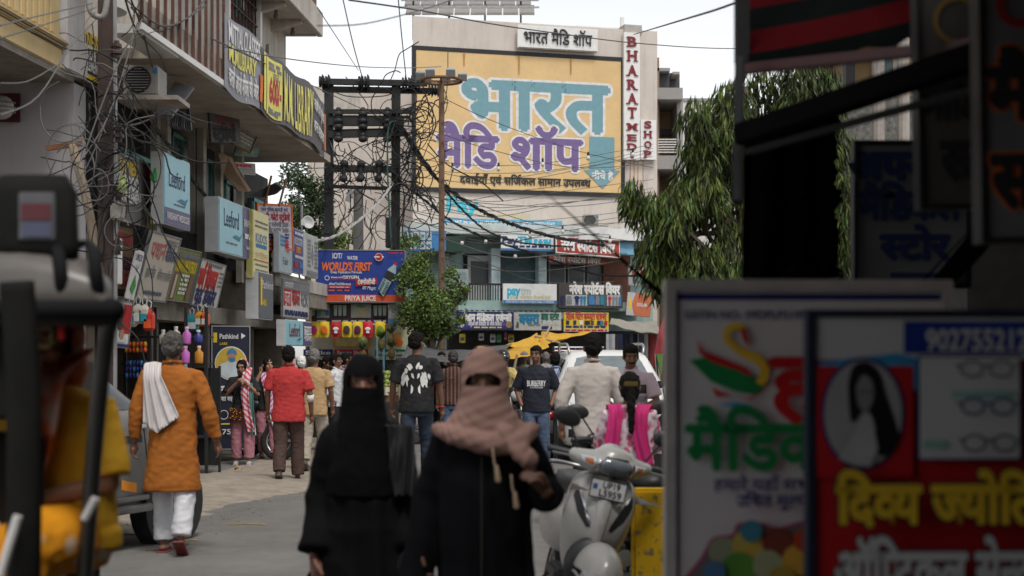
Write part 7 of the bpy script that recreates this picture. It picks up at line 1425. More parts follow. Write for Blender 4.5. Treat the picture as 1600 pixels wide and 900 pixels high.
        if opt.get('collar'): mb.caps([(-.05, -.04, 1.475), (-.062, .02, 1.495), (0, .075, 1.5), (.062, .02, 1.495), (.05, -.04, 1.475)], [.014, .016, .017, .016, .014], 8)
        fin(mb, kind, m_, voxel, 4, folds(1.35 * opt.get('fold', .008), loc[0] * 5, 1.0)); out['top'] = out[kind]
    if feet == 'shoe' or feet == 'sandal':
        for a in 'LR':
            A = J[a + 'A']; kd = J[a + 'A'] - J[a + 'K']; heel = J[a + 'A'].z > .12; mb = MB(); pitch = Matrix.Translation(A) @ Matrix.Rotation(R(38) if heel else 0, 4, 'X') @ Matrix.Translation(-A)
            mb.M = pitch
            if feet == 'shoe': mb.caps([A + V((0, .045, -.04)), A + V((0, -.05, -.045)), A + V((0, -.16, -.055))], [.045, .047, .036], 12, .85); mb.box(A + V((-.042, -.19, -.085)), A + V((.042, .085, -.065)))
            else: mb.box(A + V((-.045, -.2, -.085)), A + V((.045, .075, -.068))); mb.tube([A + V((-.045, -.08, -.07)), A + V((0, -.1, -.02)), A + V((.045, -.08, -.07))], .012, 6)
            fin(mb, 'shoe' if feet == 'shoe' else 'sandal', footm, .008, 2)
    return out
def walk(f, stride=.22):        # f = +1 left leg forward
    a, b_ = ('L', 'R') if f > 0 else ('R', 'L'); s = 1 if f > 0 else -1
    return {a + 'K': (s * .1, -.16 * stride / .22, .5), a + 'A': (s * .1, -.2 * stride / .22, .085), b_ + 'K': (-s * .1, .02, .49), b_ + 'A': (-s * .1, .25 * stride / .22, .145)}
def cloth(m_): return m_
def chest_print(o, mb2d, m_, z, back=False, k=1.0, name='printed_motif', off=.004, parent=None):
    """flat artwork laid onto the shirt surface: x across, y up, relative to height z"""
    me0 = o.data; bv = bvh_of(me0); bm = bmesh.new(); me = mb2d.mesh(); bm.from_mesh(me)
    for _ in range(2):
        ed = [e for e in bm.edges if e.calc_length() > .03]
        if ed: bmesh.ops.subdivide_edges(bm, edges=ed, cuts=1)
    sgn = -1 if back else 1; bad = []
    for v in bm.verts:
        h = bv.ray_cast(V((v.co.x * sgn, -1 * sgn, z + v.co.y)), V((0, sgn, 0)))
        if h[0] is None: bad.append(v)
        else: v.co = h[0] + V((0, -sgn * off, 0))
    if bad: bmesh.ops.delete(bm, geom=bad, context='VERTS')
    bm.to_mesh(me); bm.free(); return link(name, me, m_, o)
def at(px, py_feet=None, Y=None):
    Y = Y or 1.6 * F / (py_feet - HZ); return V((PX(px, Y), Y, 0))

# --- man in the orange kurta, walking away
okm = mat('orange_kurta_cloth', (.35, .115, .02), .85, var=.08, scale=5, spec=.2); wtr = mat('white_trouser_cloth', (.6, .6, .62), .85, var=.04); tow = mat('white_towel', (.62, .58, .57), .9, var=.04)
pk = person('man in long orange kurta and white trousers with a white cloth over his shoulder', at(270, 866), R(180), 1.76, arms={'LE': (.27, .05, 1.13), 'LW': (.30, .0, .88), 'RE': (-.28, .03, 1.13), 'RW': (-.33, -.04, .88)}, legs=walk(1, .13),
    top=(okm, 'kurta', dict(hem=.5, sleeve=1.88, flare=1.12, wide=1.06, fold=.010, collar=1)), bottom=(wtr, 1.1, dict(fold=.014, hem=.06)), feet='sandal', footm=mat('maroon_sandal', (.16, .03, .03), .5), hair='short', hairm=mat('grey_brown_hair', (.07, .062, .056), .6, var=.5, scale=30, bump=.5, bscale=160), build=1.02)
# cloth over the shoulder (viewer's left shoulder = his left) hanging down the back
bvk = bvh_of(pk['kurta'].data); kk = pk['k']
def towel(u, v):                               # u across, v along front -> over -> down the back
    x = (.145 - .02 * v + (u - .5) * (.14 + .2 * max(0, v - .35))) - .1 * max(0, v - .3) ; t = v
    if t < .25: y = -.13; z = 1.3 + .2 * t / .25 * .8
    else: y = .135; z = 1.47 - (t - .25) / .75 * (.52 - .2 * abs(u - .62))
    if .12 < t < .4: y = -.13 + (t - .12) / .28 * .26; z = 1.5 - .02 * abs(u - .5) - (t - .26) ** 2 * 2
    y += .022 * math.sin(u * 22 + v * 3) * (.4 + v); return V((x, y + .01, z)) * kk
m = MB(); m.grid(towel, 40, 30); me = m.mesh(solid=.008)
for v_ in me.vertices:
    if v_.co.y > .05:
        h = bvk.ray_cast(V((v_.co.x, 1, v_.co.z)), V((0, -1, 0)))
        if h[0] is not None: v_.co.y = max(v_.co.y, h[0].y + .03)
    h = bvk.find_nearest(v_.co)
    if h[0] is not None and (v_.co - h[0]).dot(h[1]) < .012: v_.co = h[0] + h[1] * (.014 + .004 * math.sin(v_.co.x * 140))
link('shoulder_cloth', me, tow, pk['root'], True)

# --- man in the red polo shirt, away
redc = mat('red_polo_cloth', (.46, .045, .045), .85, var=.07, spec=.2); brt = mat('brown_trousers', (.075, .043, .035), .85, var=.1)
pr_ = person('man in red polo shirt and brown trousers with white bandage on his elbow', at(451, 757), R(182), 1.68, arms={'LE': (.26, .0, 1.14), 'LW': (.27, -.08, .9), 'RE': (-.27, .02, 1.13), 'RW': (-.28, -.05, .88)}, legs=walk(-1, .12),
    top=(redc, 'polo_shirt', dict(hem=.79, sleeve=.82, wide=1.1, flare=1.04, collar=1, fold=.009)), bottom=(brt, 1.12, dict(fold=.012)), footm=mat('brown_leather', (.05, .03, .025), .5), build=1.06)
J = pr_['J']; m = MB(); a = J['RE']; b_ = J['RE'].lerp(J['RW'], .22); m.tube([a.lerp(b_, .15), b_, a.lerp(J['RW'], .36)], [.0455, .045, .0435], 14); me = m.mesh(); me.transform(pr_['M']); link('bandage', me, W_, pr_['root'], True)

# --- two girls coming towards the camera
blk_c = mat('black_cotton', (.014, .014, .016), .85, var=.2); pinkt = mat('dusty_pink_cloth', (.42, .18, .22), .85, var=.06); scf = patmat('pink_white_scarf', (S(204, 84, 104), S(216, 200, 204)), 'WAVE', 4.5, vec=(1.0, 1, 1.6), thr=.5, soft=.12, distort=3, rot=.6); scf2 = patmat('magenta_white_scarf', (S(190, 100, 150), S(214, 202, 210)), 'WAVE', 5.5, vec=(1, 1, 1.4), thr=.5, soft=.12, distort=3, rot=-.5)
g1 = person('girl in black top with pink striped scarf over her head and beaded bag', at(379, 727), R(6), 1.5, sex='f', skin=skinl, arms={'LE': (.25, -.06, 1.17), 'LW': (.09, -.2, 1.33), 'RE': (-.26, -.06, 1.16), 'RW': (-.08, -.2, 1.35), 'LP': (-1, 0, 0), 'RP': (1, 0, 0)}, legs={'LA': (.11, -.05, .085), 'LK': (.11, -.04, .5)},
    top=(blk_c, 'top', dict(hem=.83, sleeve=.9, wide=1.0, flare=1.12)), bottom=(pinkt, 1.22, dict(fold=.012, hem=.12)), footm=mat('grey_canvas', (.35, .34, .34), .7), hair='long', face=True, head=(R(-14), R(14)), build=.98)
g2 = person('girl in black top and pink trousers holding a phone to her ear', at(419, 719), R(12), 1.52, sex='f', skin=skinl, arms={'RE': (-.26, -.07, 1.2), 'RW': (-.13, -.08, 1.48), 'RP': (1, 0, 0), 'RD': (.1, 0, 1), 'LE': (.23, .02, 1.12), 'LW': (.24, -.08, .9)}, legs=walk(1, .14),
    top=(blk_c, 'top', dict(hem=.85, sleeve=.8, flare=1.08)), bottom=(pinkt, 1.2, dict(fold=.012, hem=.12)), feet='sandal', footm=mat('tan_sandal', (.2, .12, .07), .6), hair='long', face=True, head=(R(20), 0))
def headscarf(p, m_, drape_front=True, name='headscarf'):
    mb = MB(); mb.ell((0, .03, 1.64), (.1, .105, .105), 20, 14); mb.ell((0, .05, 1.54), (.095, .085, .12), 16, 10); me = remesh(mb, .012, 4, .5, folds(.004, 3))
    bm = bmesh.new(); bm.from_mesh(me); bmesh.ops.delete(bm, geom=[v for v in bm.verts if v.co.y < -.035 and v.co.z < 1.695 and abs(v.co.x) < .09], context='VERTS'); bm.to_mesh(me); bm.free()
    me.transform(p['M']); link(name, me, m_, p['root'], True)
def strip(p, m_, path, w_, name='scarf_end', amp=.02, bvo=None, off=.014):
    """a hanging length of cloth: path of points, width across x"""
    pts = smooth(path, 6); n = len(pts) - 1; bv = bvh_of(bvo.data) if bvo else None; mb = MB()
    def f(u, v):
        i = min(v * n, n - 1e-4); a = pts[int(i)].lerp(pts[min(int(i) + 1, n)], i - int(i)); 
        return p['M'] @ V((a.x + (u - .5) * w_, a.y + amp * math.sin(u * 9 + v * 4), a.z))
    mb.grid(f, 14, 40); me = mb.mesh(solid=.006)
    if bv:
        for v_ in me.vertices:
            h = bv.find_nearest(v_.co)
            if h[0] is not None and (v_.co - h[0]).dot(h[1]) < off: v_.co = h[0] + h[1] * (off + .004 * math.sin(v_.co.x * 120))
    link(name, me, m_, p['root'], True)
headscarf(g1, scf); strip(g1, scf, [(.09, -.06, 1.6), (.07, -.15, 1.42), (.05, -.2, 1.2), (.07, -.19, .95), (.12, -.19, .72), (.16, -.16, .55)], .13, bvo=g1['top']); strip(g1, patmat('green_white_scarf', (S(90, 130, 124), S(210, 210, 206)), 'WAVE', 7, vec=(.3, 1, 2)), [(.13, -.1, 1.35), (.15, -.17, 1.1), (.17, -.18, .8), (.2, -.16, .5)], .07, bvo=g1['top'])
m = MB(); m.obox((-.1, -.17, .84), (.11, 0, -.02), (0, .025, 0), (.015, 0, .1)); me = m.mesh(bevel=.015); me.transform(g1['M']); bgm = patmat('beaded_bag', (S(70, 26, 26), S(190, 160, 70)), 'VOR', 38, thr=.3, soft=-.06); bgo = link('shoulder_bag', me, bgm, g1['root'])
m = MB(); m.tube([g1['M'] @ V(q) for q in smooth([(-.16, -.15, .93), (-.1, -.15, 1.2), (.08, -.1, 1.44), (.1, .05, 1.45)], 5)], .006, 5); m.build('bag_strap', plast, bgo)
strip(g2, scf2, [(.1, -.02, 1.47), (.09, -.13, 1.34), (.06, -.17, 1.1), (.08, -.16, .8)], .16, bvo=g2['top']); strip(g2, scf2, [(-.1, -.02, 1.47), (-.06, -.12, 1.34), (-.03, -.17, 1.15), (0, -.16, .95)], .1, bvo=g2['top'])
m = MB(); c = g2['M'] @ V((-.115, -.05, 1.57)); m.obox(c, (.006, 0, 0), (0, .03, .02), (0, -.035, .06)); m.build('mobile_phone', plast, g2['root'], bevel=.004)

# --- men around the juice stall
tan = mat('tan_tee_cloth', (.46, .3, .15), .85, var=.06); beig = mat('beige_trousers', (.4, .35, .28), .85, var=.06)
person('grey haired man in tan tee and pale trousers walking by the red shirted man', at(491, 737), R(176), 1.65, arms={'RE': (-.24, .02, 1.14), 'RW': (-.25, -.04, .9)}, legs=walk(-1, .12), top=(tan, 'tee_shirt', dict(hem=.8, sleeve=.8, wide=1.05, fold=.009)), bottom=(beig, 1.1, dict(fold=.012)), hair='short', hairm=hairg, footm=mat('olive_shoe', (.08, .075, .06), .7))
wsh = mat('white_shirt_cloth', (.55, .55, .56), .85, var=.04); bt_ = mat('black_trousers', (.012, .012, .014), .8)
person('young man in white shirt with hand on hip facing right at stall', at(526, Y=22.2), R(70), 1.58, arms={'RE': (-.3, .1, 1.16), 'RW': (-.17, .05, .98), 'LE': (.25, -.1, 1.16), 'LW': (.2, -.25, 1.0)}, top=(wsh, 'shirt', dict(hem=.84, sleeve=1.6, collar=1, fold=.01)), bottom=(bt_, 1.0, {}), face=True, build=.95, head=(R(10), R(-6)))
person('dark haired boy stooping between the tan tee man and white shirt', at(508, Y=23.2), R(60), 1.55, top=(mat('dark_green_tee', (.03, .05, .04), .85), 'tee_shirt', dict(sleeve=.8)), bottom=(bt_, 1.0, {}), head=(0, R(25)))
chk = patmat('check_shirt', (S(196, 180, 178), S(150, 110, 110)), 'WAVE', 14, vec=(1, 1, .2)); person('man in pale checked shirt behind the black veiled woman', at(541, Y=23), R(120), 1.6, top=(chk, 'shirt', dict(sleeve=.8, collar=1)), bottom=(bt_, 1.0, {}))
person('man in white cap partly hidden behind the red shirted man', at(470, Y=22.4), R(200), 1.55, top=(wsh, 'shirt', dict(sleeve=1.8)), bottom=(bt_, 1, {}), hair='short', hairm=W_)
person('stall keeper in pink stripes behind the juice counter', at(545, Y=29.9), R(10), 1.6, top=(patmat('pink_stripe', (S(190, 130, 150), S(200, 190, 190)), 'WAVE', 9), 'shirt', dict(sleeve=1.6)), bottom=(bt_, 1, {}), face=True)

# --- tall man in black tee with a white animal motif on the back
jean = mat('blue_jeans', (.028, .042, .066), .85, var=.25, scale=5); btee = mat('black_tee_cloth', (.013, .013, .014), .85, var=.1)
lm = person('tall man in black tee with white brushed motif on its back', at(651, 757), R(178), 1.85, arms={'LE': (.27, .0, 1.12), 'LW': (.29, -.1, .88), 'RE': (-.26, .0, 1.12), 'RW': (-.28, -.06, .87)}, legs=walk(-1, .2), top=(btee, 'tee_shirt', dict(hem=.82, sleeve=.85, wide=1.1, fold=.009)), bottom=(jean, 1.02, dict(fold=.012)), head=(R(-25), 0), footm=mat('navy_shoe', (.02, .03, .05), .6))
mb = MB(); rr = random.Random(5)
for i in range(34):
    s = -1 if i % 2 else 1; t = rr.random()
    if i < 10: a = rr.uniform(.7, 1.5); p0 = V((s * .05 * math.cos(a), .06 + .03 * rr.random())); d = V((s * math.cos(a), math.sin(a) * .8)); L = rr.uniform(.03, .06)
    else: p0 = V((s * (.05 + .065 * t), .085 - .14 * rr.random() * (1 - .3 * t))); d = V((s * rr.uniform(-.1, .55), -1)); L = rr.uniform(.05, .1)
    d.normalize(); nn = V((-d.y, d.x)) * rr.uniform(.008, .017); p1 = p0 + d * L; q1 = p0 + d * L * .3 + nn; q2 = p0 + d * L * .7 + nn * .7; q3 = p0 + d * L * .62 - nn; q4 = p0 + d * L * .2 - nn * .8
    mb.add([(q_.x, q_.y, 0) for q_ in (p0, q1, q2, p1, q3, q4)], [(0, 1, 2, 3, 4, 5)])
for s in (-1, 1):
    mb.add([(s * x, y, 0) for x, y in ((.012, -.02), (.035, .0), (.04, .035), (.02, .03))], [(0, 1, 2, 3)]); mb.add([(s * x, y, 0) for x, y in ((.02, -.1), (.04, -.07), (.045, -.16), (.025, -.14))], [(0, 1, 2, 3)])
mb.v = [(x * 1.35, y * 1.3 - .02, z) for x, y, z in mb.v]; chest_print(lm['top'], mb, W_, 1.24 * lm['k'], back=True, name='white_motif')
m = MB(); a = lm['M'] @ lm['J']['RW']; m.tube([a + V((.034 * math.cos(t), .034 * math.sin(t), .01)) for t in [k * .5 for k in range(14)]], .007, 6); m.build('red_bracelet', redp, lm['root'])
strp = patmat('brown_stripe_shirt', (S(66, 44, 40), S(112, 84, 74)), 'WAVE', 5.5, vec=(1, .2, .05), thr=.72, soft=.1)
person('man in brown striped shirt beside the tall man in black tee', at(708, Y=22), R(184), 1.63, top=(strp, 'shirt', dict(sleeve=.85, collar=1, hem=.85)), bottom=(mat('light_jeans', (.06, .1, .18), .85, var=.2), 1.05, {}), hairm=mat('short_dark_hair', (.03, .026, .024), .6, var=.4))

# --- man with lettered navy tee facing the camera
navt = mat('navy_tee_cloth', (.012, .014, .024), .85, var=.1); fj = mat('faded_jeans', (.06, .085, .14), .85, var=.5, scale=7)
bu = person('man in lettered navy tee and faded jeans with hands in pockets', at(838, Y=19), R(0), 1.69, arms={'LE': (.27, .06, 1.13), 'LW': (.2, -.05, .93), 'RE': (-.27, .06, 1.13), 'RW': (-.2, -.05, .93), 'Lhide': 1, 'Rhide': 1}, legs={'LA': (.12, .05, .085)}, top=(navt, 'tee_shirt', dict(hem=.83, sleeve=.88, wide=1.1)), bottom=(fj, 1.08, dict(fold=.012)), face=True, head=(R(-18), R(4)))
mb = MB(); textmesh(mb, 'BURBERRY', 0, 0, .07, .25, 0, .02); chest_print(bu['top'], mb, W_, 1.22 * bu['k'], name='lettering'); mb = MB(); textmesh(mb, 'LONDON ENGLAND', 0, 0, .02, .17, 0); chest_print(bu['top'], mb, W_, 1.165 * bu['k'], name='lettering')

# --- right hand group
wst = mat('cream_shirt_cloth', (.5, .45, .41), .85, var=.05)
ws = person('man in cream shirt with rolled sleeves seen from behind', at(926, Y=12.9), R(176), 1.77, arms={'LE': (.27, .04, 1.14), 'LW': (.27, .0, .9), 'RE': (-.26, .0, 1.14), 'RW': (-.22, -.16, 1.0)}, top=(wst, 'shirt', dict(hem=.82, sleeve=1.42, wide=1.02, collar=1, fold=.006, cuff=1.25)), bottom=(bt_, 1.0, {}), build=.93, head=(R(6), 0))
pkt = mat('pink_polo_cloth', (.56, .42, .46), .85, var=.05)
pp = person('moustached man in pale pink polo with black chest band looking down', at(985, Y=14.4), R(-12), 1.68, arms={'LE': (.28, -.03, 1.14), 'LW': (.1, -.24, 1.06), 'RE': (-.26, -.02, 1.14), 'RW': (-.1, -.25, 1.06), 'LP': (0, .3, 1), 'RP': (0, .3, 1)}, top=(pkt, 'polo_shirt', dict(hem=.8, sleeve=.8, wide=1.06, collar=1)), bottom=(mat('dark_trousers', (.02, .02, .03), .85), 1.0, {}), face=True, moust=True, head=(R(16), R(16)))
m = MB(); m.box((-.15, -1, -.05), (.15, -.99, .05)); mb = MB(); mb.grid(lambda u, v: (.02 + .15 * u, -.045 + .09 * v, 0), 12, 6); chest_print(pp['top'], mb, plast, 1.27 * pp['k'], name='chest_band'); mb = MB(); mb.grid(lambda u, v: (-.04 + .21 * u, -.03 + .06 * v, 0), 12, 6); chest_print(pp['top'], mb, mat('band_grey', (.3, .27, .28), .85), 1.17 * pp['k'], name='chest_band')
flor = patmat('pink_floral_cloth', (S(190, 84, 116), S(216, 196, 204)), 'VOR', 17, thr=.42, soft=.1); mag = mat('magenta_dupatta', (.5, .02, .15), .8, var=.12)
gp_ = person('girl with magenta scarf and gold hair clip sitting on dark scooter', at(984, Y=9.85) + V((0, 0, -.04)), R(180), 1.5, sex='f', arms={'LE': (.22, -.12, 1.15), 'LW': (.2, -.34, 1.08), 'RE': (-.22, -.12, 1.15), 'RW': (-.2, -.34, 1.08)}, legs={'LH': (.1, -.05, .9), 'LK': (.13, -.4, .84), 'LA': (.15, -.42, .4), 'RH': (-.1, -.05, .9), 'RK': (-.13, -.4, .84), 'RA': (-.15, -.42, .4)},
    top=(flor, 'kurta', dict(hem=.72, sleeve=1.5, flare=1.25, wide=1.1, fold=.01)), bottom=(flor, 1.1, dict(fold=.012)), hair='tail', head=(0, R(6)))
strip(gp_, mag, [(.1, -.12, 1.3), (.13, -.03, 1.47), (.12, .1, 1.42), (.15, .15, 1.2), (.2, .16, .95)], .11, 'dupatta', .012, gp_['top']); strip(gp_, mag, [(-.1, -.12, 1.3), (-.13, -.03, 1.47), (-.08, .12, 1.42), (-.07, .15, 1.25), (-.12, .16, 1.0)], .11, 'dupatta', .012, gp_['top'])
m = MB(); m.box((-.055, .112, 1.62), (.055, .125, 1.66)); me = m.mesh(bevel=.006); me.transform(gp_['M']); link('hair_clip', me, mat('gold_clip', (.5, .36, .12), .3, metal=.9), gp_['hair'])
lbl = mat('light_blue_cloth', (.34, .42, .62), .85, var=.05)
person('man in light blue shirt riding a white scooter away', at(868, Y=22.4) + V((0, 0, -.06)), R(168), 1.66, arms={'LE': (.27, -.15, 1.16), 'LW': (.28, -.38, 1.08), 'RE': (-.27, -.15, 1.16), 'RW': (-.28, -.38, 1.08)}, legs={'LK': (.16, -.4, .85), 'LA': (.17, -.4, .42), 'RK': (-.16, -.4, .85), 'RA': (-.17, -.4, .42)}, top=(lbl, 'shirt', dict(hem=.86, sleeve=1.85, wide=1.08, collar=1)), bottom=(bt_, 1.05, {}))
hm = person('rider in yellow shirt and black helmet near the yellow canopy', at(786, Y=24.4), R(30), 1.62, arms={'LE': (.25, -.15, 1.16), 'LW': (.28, -.35, 1.06), 'RE': (-.25, -.15, 1.16), 'RW': (-.28, -.35, 1.06)}, legs={'LK': (.18, -.4, .84), 'LA': (.2, -.36, .42), 'RK': (-.18, -.4, .84), 'RA': (-.2, -.36, .42)}, top=(mat('yellow_shirt_cloth', (.5, .4, .15), .85), 'shirt', dict(sleeve=.9)), bottom=(bt_, 1, {}), hair=None)
m = MB(); m.ell((0, .01, 1.64), (.125, .145, .14), 20, 14); me = m.mesh(); me.transform(hm['M']); hl = link('helmet', me, mat('helmet_black', (.02, .02, .022), .2), hm['root'], True); m = MB(); m.ell((0, -.06, 1.63), (.105, .09, .07), 16, 10); me = m.mesh(); me.transform(hm['M']); link('visor', me, glassd, hl, True)
person('man in pale green shirt walking away under the yellow canopies', at(819, Y=27), R(185), 1.62, top=(mat('pale_green_cloth', (.32, .36, .27), .85), 'shirt', dict(sleeve=1.8)), bottom=(bt_, 1, {}), hairm=hairg)
fs = person('woman with orange green printed headscarf far beyond the white SUV', at(895, Y=27.5), R(190), 1.55, sex='f', top=(mat('ochre_kurta', (.3, .17, .06), .85), 'kurta', dict(hem=.6, sleeve=1.7)), bottom=(beig, 1.1, {}), hair='long')
ors = patmat('orange_green_scarf', (S(214, 120, 50), S(120, 140, 60)), 'VOR', 12, thr=.45, soft=.1); headscarf(fs, ors)
m = MB(); m.rings([(1.2, .19, .13, 0, .02), (1.4, .16, .115, 0, .03), (1.52, .1, .1, 0, .03)], 18); me = m.mesh(); me.transform(fs['M']); link('scarf_drape', me, ors, fs['root'], True)
person('man in cream kurta beside the orange scarfed woman', at(880, Y=28.5), R(170), 1.6, top=(mat('cream_kurta', (.42, .36, .28), .85), 'kurta', dict(hem=.6, sleeve=1.8)), bottom=(wtr, 1.1, {}), hair='short')
person('grey haired man far behind the lettered tee man', at(852, Y=30), R(200), 1.62, top=(mat('grey_shirt', (.25, .25, .26), .85), 'shirt', dict(sleeve=1.5)), bottom=(bt_, 1, {}), hairm=hairg)
person('woman in pink headscarf far under the yellow canopy', at(832, Y=31), R(20), 1.55, sex='f', top=(mat('rose_cloth', (.4, .1, .13), .85), 'kurta', dict(hem=.6, sleeve=1.6)), bottom=(beig, 1, {}), hair='long', hairm=mat('rose_cloth', (0, 0, 0)))
person('man in maroon shirt in shade of the grey tarpaulin', at(690, Y=27), R(10), 1.62, top=(mat('maroon_cloth', (.1, .02, .025), .85), 'shirt', dict(sleeve=1.4)), bottom=(bt_, 1, {}), face=True)
person('man in dull white shirt under the grey tarpaulin', at(739, Y=26.5), R(160), 1.6, top=(mat('dull_white_cloth', (.35, .34, .32), .85), 'shirt', dict(sleeve=1.6)), bottom=(brt, 1, {}))
person('man in dark jacket walking beyond the cream shirted man', at(945, Y=29), R(185), 1.66, top=(mat('slate_cloth', (.06, .06, .07), .85), 'shirt', dict(sleeve=1.8)), bottom=(bt_, 1, {}))
person('shopkeeper in pale shirt inside the printing shop', at(912, Y=40.5), R(0), 1.62, top=(mat('pale_shirt', (.3, .3, .3), .85), 'shirt', dict(sleeve=.9)), bottom=(bt_, 1, {}), face=True)
person('shopkeeper in blue shirt inside the medical shop', at(752, Y=39.5), R(0), 1.62, top=(mat('shop_blue', (.08, .12, .2), .85), 'shirt', dict(sleeve=.9)), bottom=(bt_, 1, {}), face=True)

# ------------------------------------------------------------------ two veiled women in the foreground
bur = mat('black_veil_cloth', (.006, .006, .0065), .9, var=.2, spec=.12); bur2 = mat('black_abaya_cloth', (.006, .0062, .008), .9, var=.15, spec=.12); pinks = mat('dusty_rose_scarf', (.33, .2, .165), .9, var=.07, spec=.15)
def bare(label, loc, yaw, H, arms, hands, skin):
    root = empty('person', loc, label, 'person'); root.rotation_euler = (0, 0, yaw); k = H / 1.6; mb = MB()
    mb.ell((0, .01, 1.49), (.07, .09, .098), 18, 12); mb.ell((0, -.03, 1.44), (.056, .058, .06), 14, 10); mb.caps([(0, .01, 1.3), (0, 0, 1.42)], [.052, .048], 12); mb.caps([(0, -.083, 1.485), (0, -.1, 1.46)], [.01, .014], 8); mb.caps([(-.035, -.07, 1.515), (.035, -.07, 1.515)], [.015, .015], 8)
    mb.rings([(.1, .09, .08, 0, 0), (.5, .1, .09, 0, 0), (.85, .13, .1, 0, 0), (1.05, .12, .09, 0, 0), (1.25, .14, .09, 0, 0), (1.33, .07, .05, 0, 0)], 16)
    for s, (sh, e, w_, d, pn) in zip((1, -1), arms):
        mb.caps([V((s * .1, 0, 1.27)), V(sh), V(sh).lerp(V(e), .5), V(e)], [.05, .045, .042, .036], 10); mb.caps([e, V(e).lerp(V(w_), .4), w_], [.035, .033, .024], 10); hand(mb, w_, d, 1 if s < 0 else -1, pn, hands, 1.0)
    me = remesh(mb, .0062, 3); S_ = Matrix.Scale(k, 4); me.transform(S_); b_ = link('body', me, skin, root); bv = bvh_of(me)
    for s in (-1, 1):
        for nm, r_, m_, oy in (('eye', (.0125, .005, .005), eyew, 0), ('iris', (.0075, .0075, .006), eyed, 0)):
            h = bv.ray_cast(V((s * .03, -.3, 1.495)) * k, V((0, 1, 0)))
            if h[0]: m = MB(); m.ell(h[0], tuple(q * k for q in r_), 10, 6); m.build(nm, m_, b_, True)
        L = []
        for i in range(5):
            h = bv.ray_cast(V((s * (.014 + .011 * i), -.3, 1.517)) * k, V((0, 1, 0)))
            if h[0]: L.append(h[0])
        if len(L) > 2: m = MB(); m.tube(L, .004, 5); m.build('eyebrow', hairb, b_, True)
    return root, S_
def garment(root, S_, mb, m_, name, vox=.012, it=5, disp=None, cut=None):
    me = remesh(mb, vox, it, .5, disp)
    if cut:
        bm = bmesh.new(); bm.from_mesh(me); bmesh.ops.delete(bm, geom=[v for v in bm.verts if cut(v.co)], context='VERTS'); bm.to_mesh(me); bm.free()
    me.transform(S_); return link(name, me, m_, root, True)
def bigfold(amp, seed, lo=0.0):
    def f(p, n):
        a = math.atan2(p.y, p.x); g = min(1, max(0, (1.3 - p.z) / .9))
        return amp * (g * math.sin(a * 9 + 2.5 * noise.noise(V((p.x * 2, p.y * 2, p.z * 1.2 + seed)))) + .7 * noise.noise(V((p.x * 6 + seed, p.y * 6, p.z * 2.2))) + .4 * (1 - 2 * abs(noise.noise(V((p.x * 4 + p.z * 5, p.y * 4, p.z * 7 + seed))))))
    return f
# left: all in black, narrow eye opening
La = (((.13, 0, 1.255), (.185, .02, .99), (.195, -.08, .76), (0, -.1, -1), (-1, 0, 0)), ((-.13, 0, 1.255), (-.19, .03, .98), (-.205, -.1, .75), (.25, -.12, -1), (1, 0, 0)))
rt, S_ = bare('woman in full black veil with only her eyes showing, hand at her side', V((PX(568, 6.1), 6.1, 0)), R(4), 1.585, La, .35, mat('skin_fair_shade', (.26, .13, .095), .5, var=.08))
mb = MB(); mb.rings([(.015, .3, .25, 0, .02), (.3, .265, .215, 0, .015), (.62, .222, .18, 0, .01), (.9, .185, .15, 0, 0), (1.08, .165, .135, 0, 0), (1.24, .155, .12, 0, 0), (1.31, .11, .085, 0, 0), (1.36, .07, .065, 0, 0)], 26)
for s, a in zip((1, -1), La): mb.tube([V((s * .1, 0, 1.27)), V(a[0]), V(a[0]).lerp(V(a[1]), .5), V(a[1]), V(a[1]).lerp(V(a[2]), .55), V(a[1]).lerp(V(a[2]), .92)], [.06, .062, .06, .06, .066, .078], 14)
mb.caps([(-.2, .02, .62), (-.27, .0, .35), (-.33, -.02, .1)], [.05, .07, .09], 10); mb.caps([(.12, -.08, .7), (.16, -.12, .3)], [.06, .08], 10)
garment(rt, S_, mb, bur, 'robe', .013, 4, bigfold(.017, 2))
mb = MB(); mb.ell((0, .015, 1.5), (.092, .112, .112), 20, 14); mb.rings([(1.0, .165, .14, 0, -.02), (1.1, .155, .14, 0, -.02), (1.25, .128, .128, 0, -.015), (1.36, .098, .115, 0, -.01), (1.45, .09, .112, 0, -.005), (1.5, .09, .11, 0, 0)], 22)
garment(rt, S_, mb, mat('black_niqab_cloth', (.005, .005, .006), .9, var=.15, spec=.1), 'face_veil', .009, 4, folds(.006, 4, 2), lambda p: p.y < -.04 and 1.474 < p.z < 1.516 and abs(p.x) < .062)
mb = MB(); mb.grid(lambda u, v: (.1 + .11 * u + .03 * v, -.105 + .035 * noise.noise((u * 5 + v * 3, v * 2.2 + u * 2, 3)) + .008 * math.sin(u * 22 + v * 9) - .025 * v, 1.31 - .3 * v), 40, 30); me = mb.mesh(solid=.008); me.transform(S_); link('loose_veil_fold', me, mat('sheer_black_cloth', (.03, .03, .033), .5), rt, True)
hb_ = empty('handbag', rt.location + V((.22, -.12, 0.3)), 'dark handbag with pale papers held low by the fully veiled woman', 'bag'); mb = MB(); mb.rings([(0, .11, .05, 0, 0), (.05, .12, .06, 0, 0), (.3, .1, .045, 0, 0), (.34, .08, .02, 0, 0)], 16, 3); mb.build('pouch', mat('bag_leather', (.03, .028, .03), .4), hb_, True); mb = MB(); mb.obox((-.06, -.055, .22), (.012, 0, .01), (0, .004, 0), (.025, 0, .1)); mb.build('paper', mat('paper_white', (.5, .5, .55), .7), hb_); mb = MB(); mb.tube(smooth([(-.07, 0, .32), (-.05, 0, .44), (.0, 0, .48), (.05, 0, .44), (.07, 0, .32)], 4), .008, 6); mb.build('handle', plast, hb_)
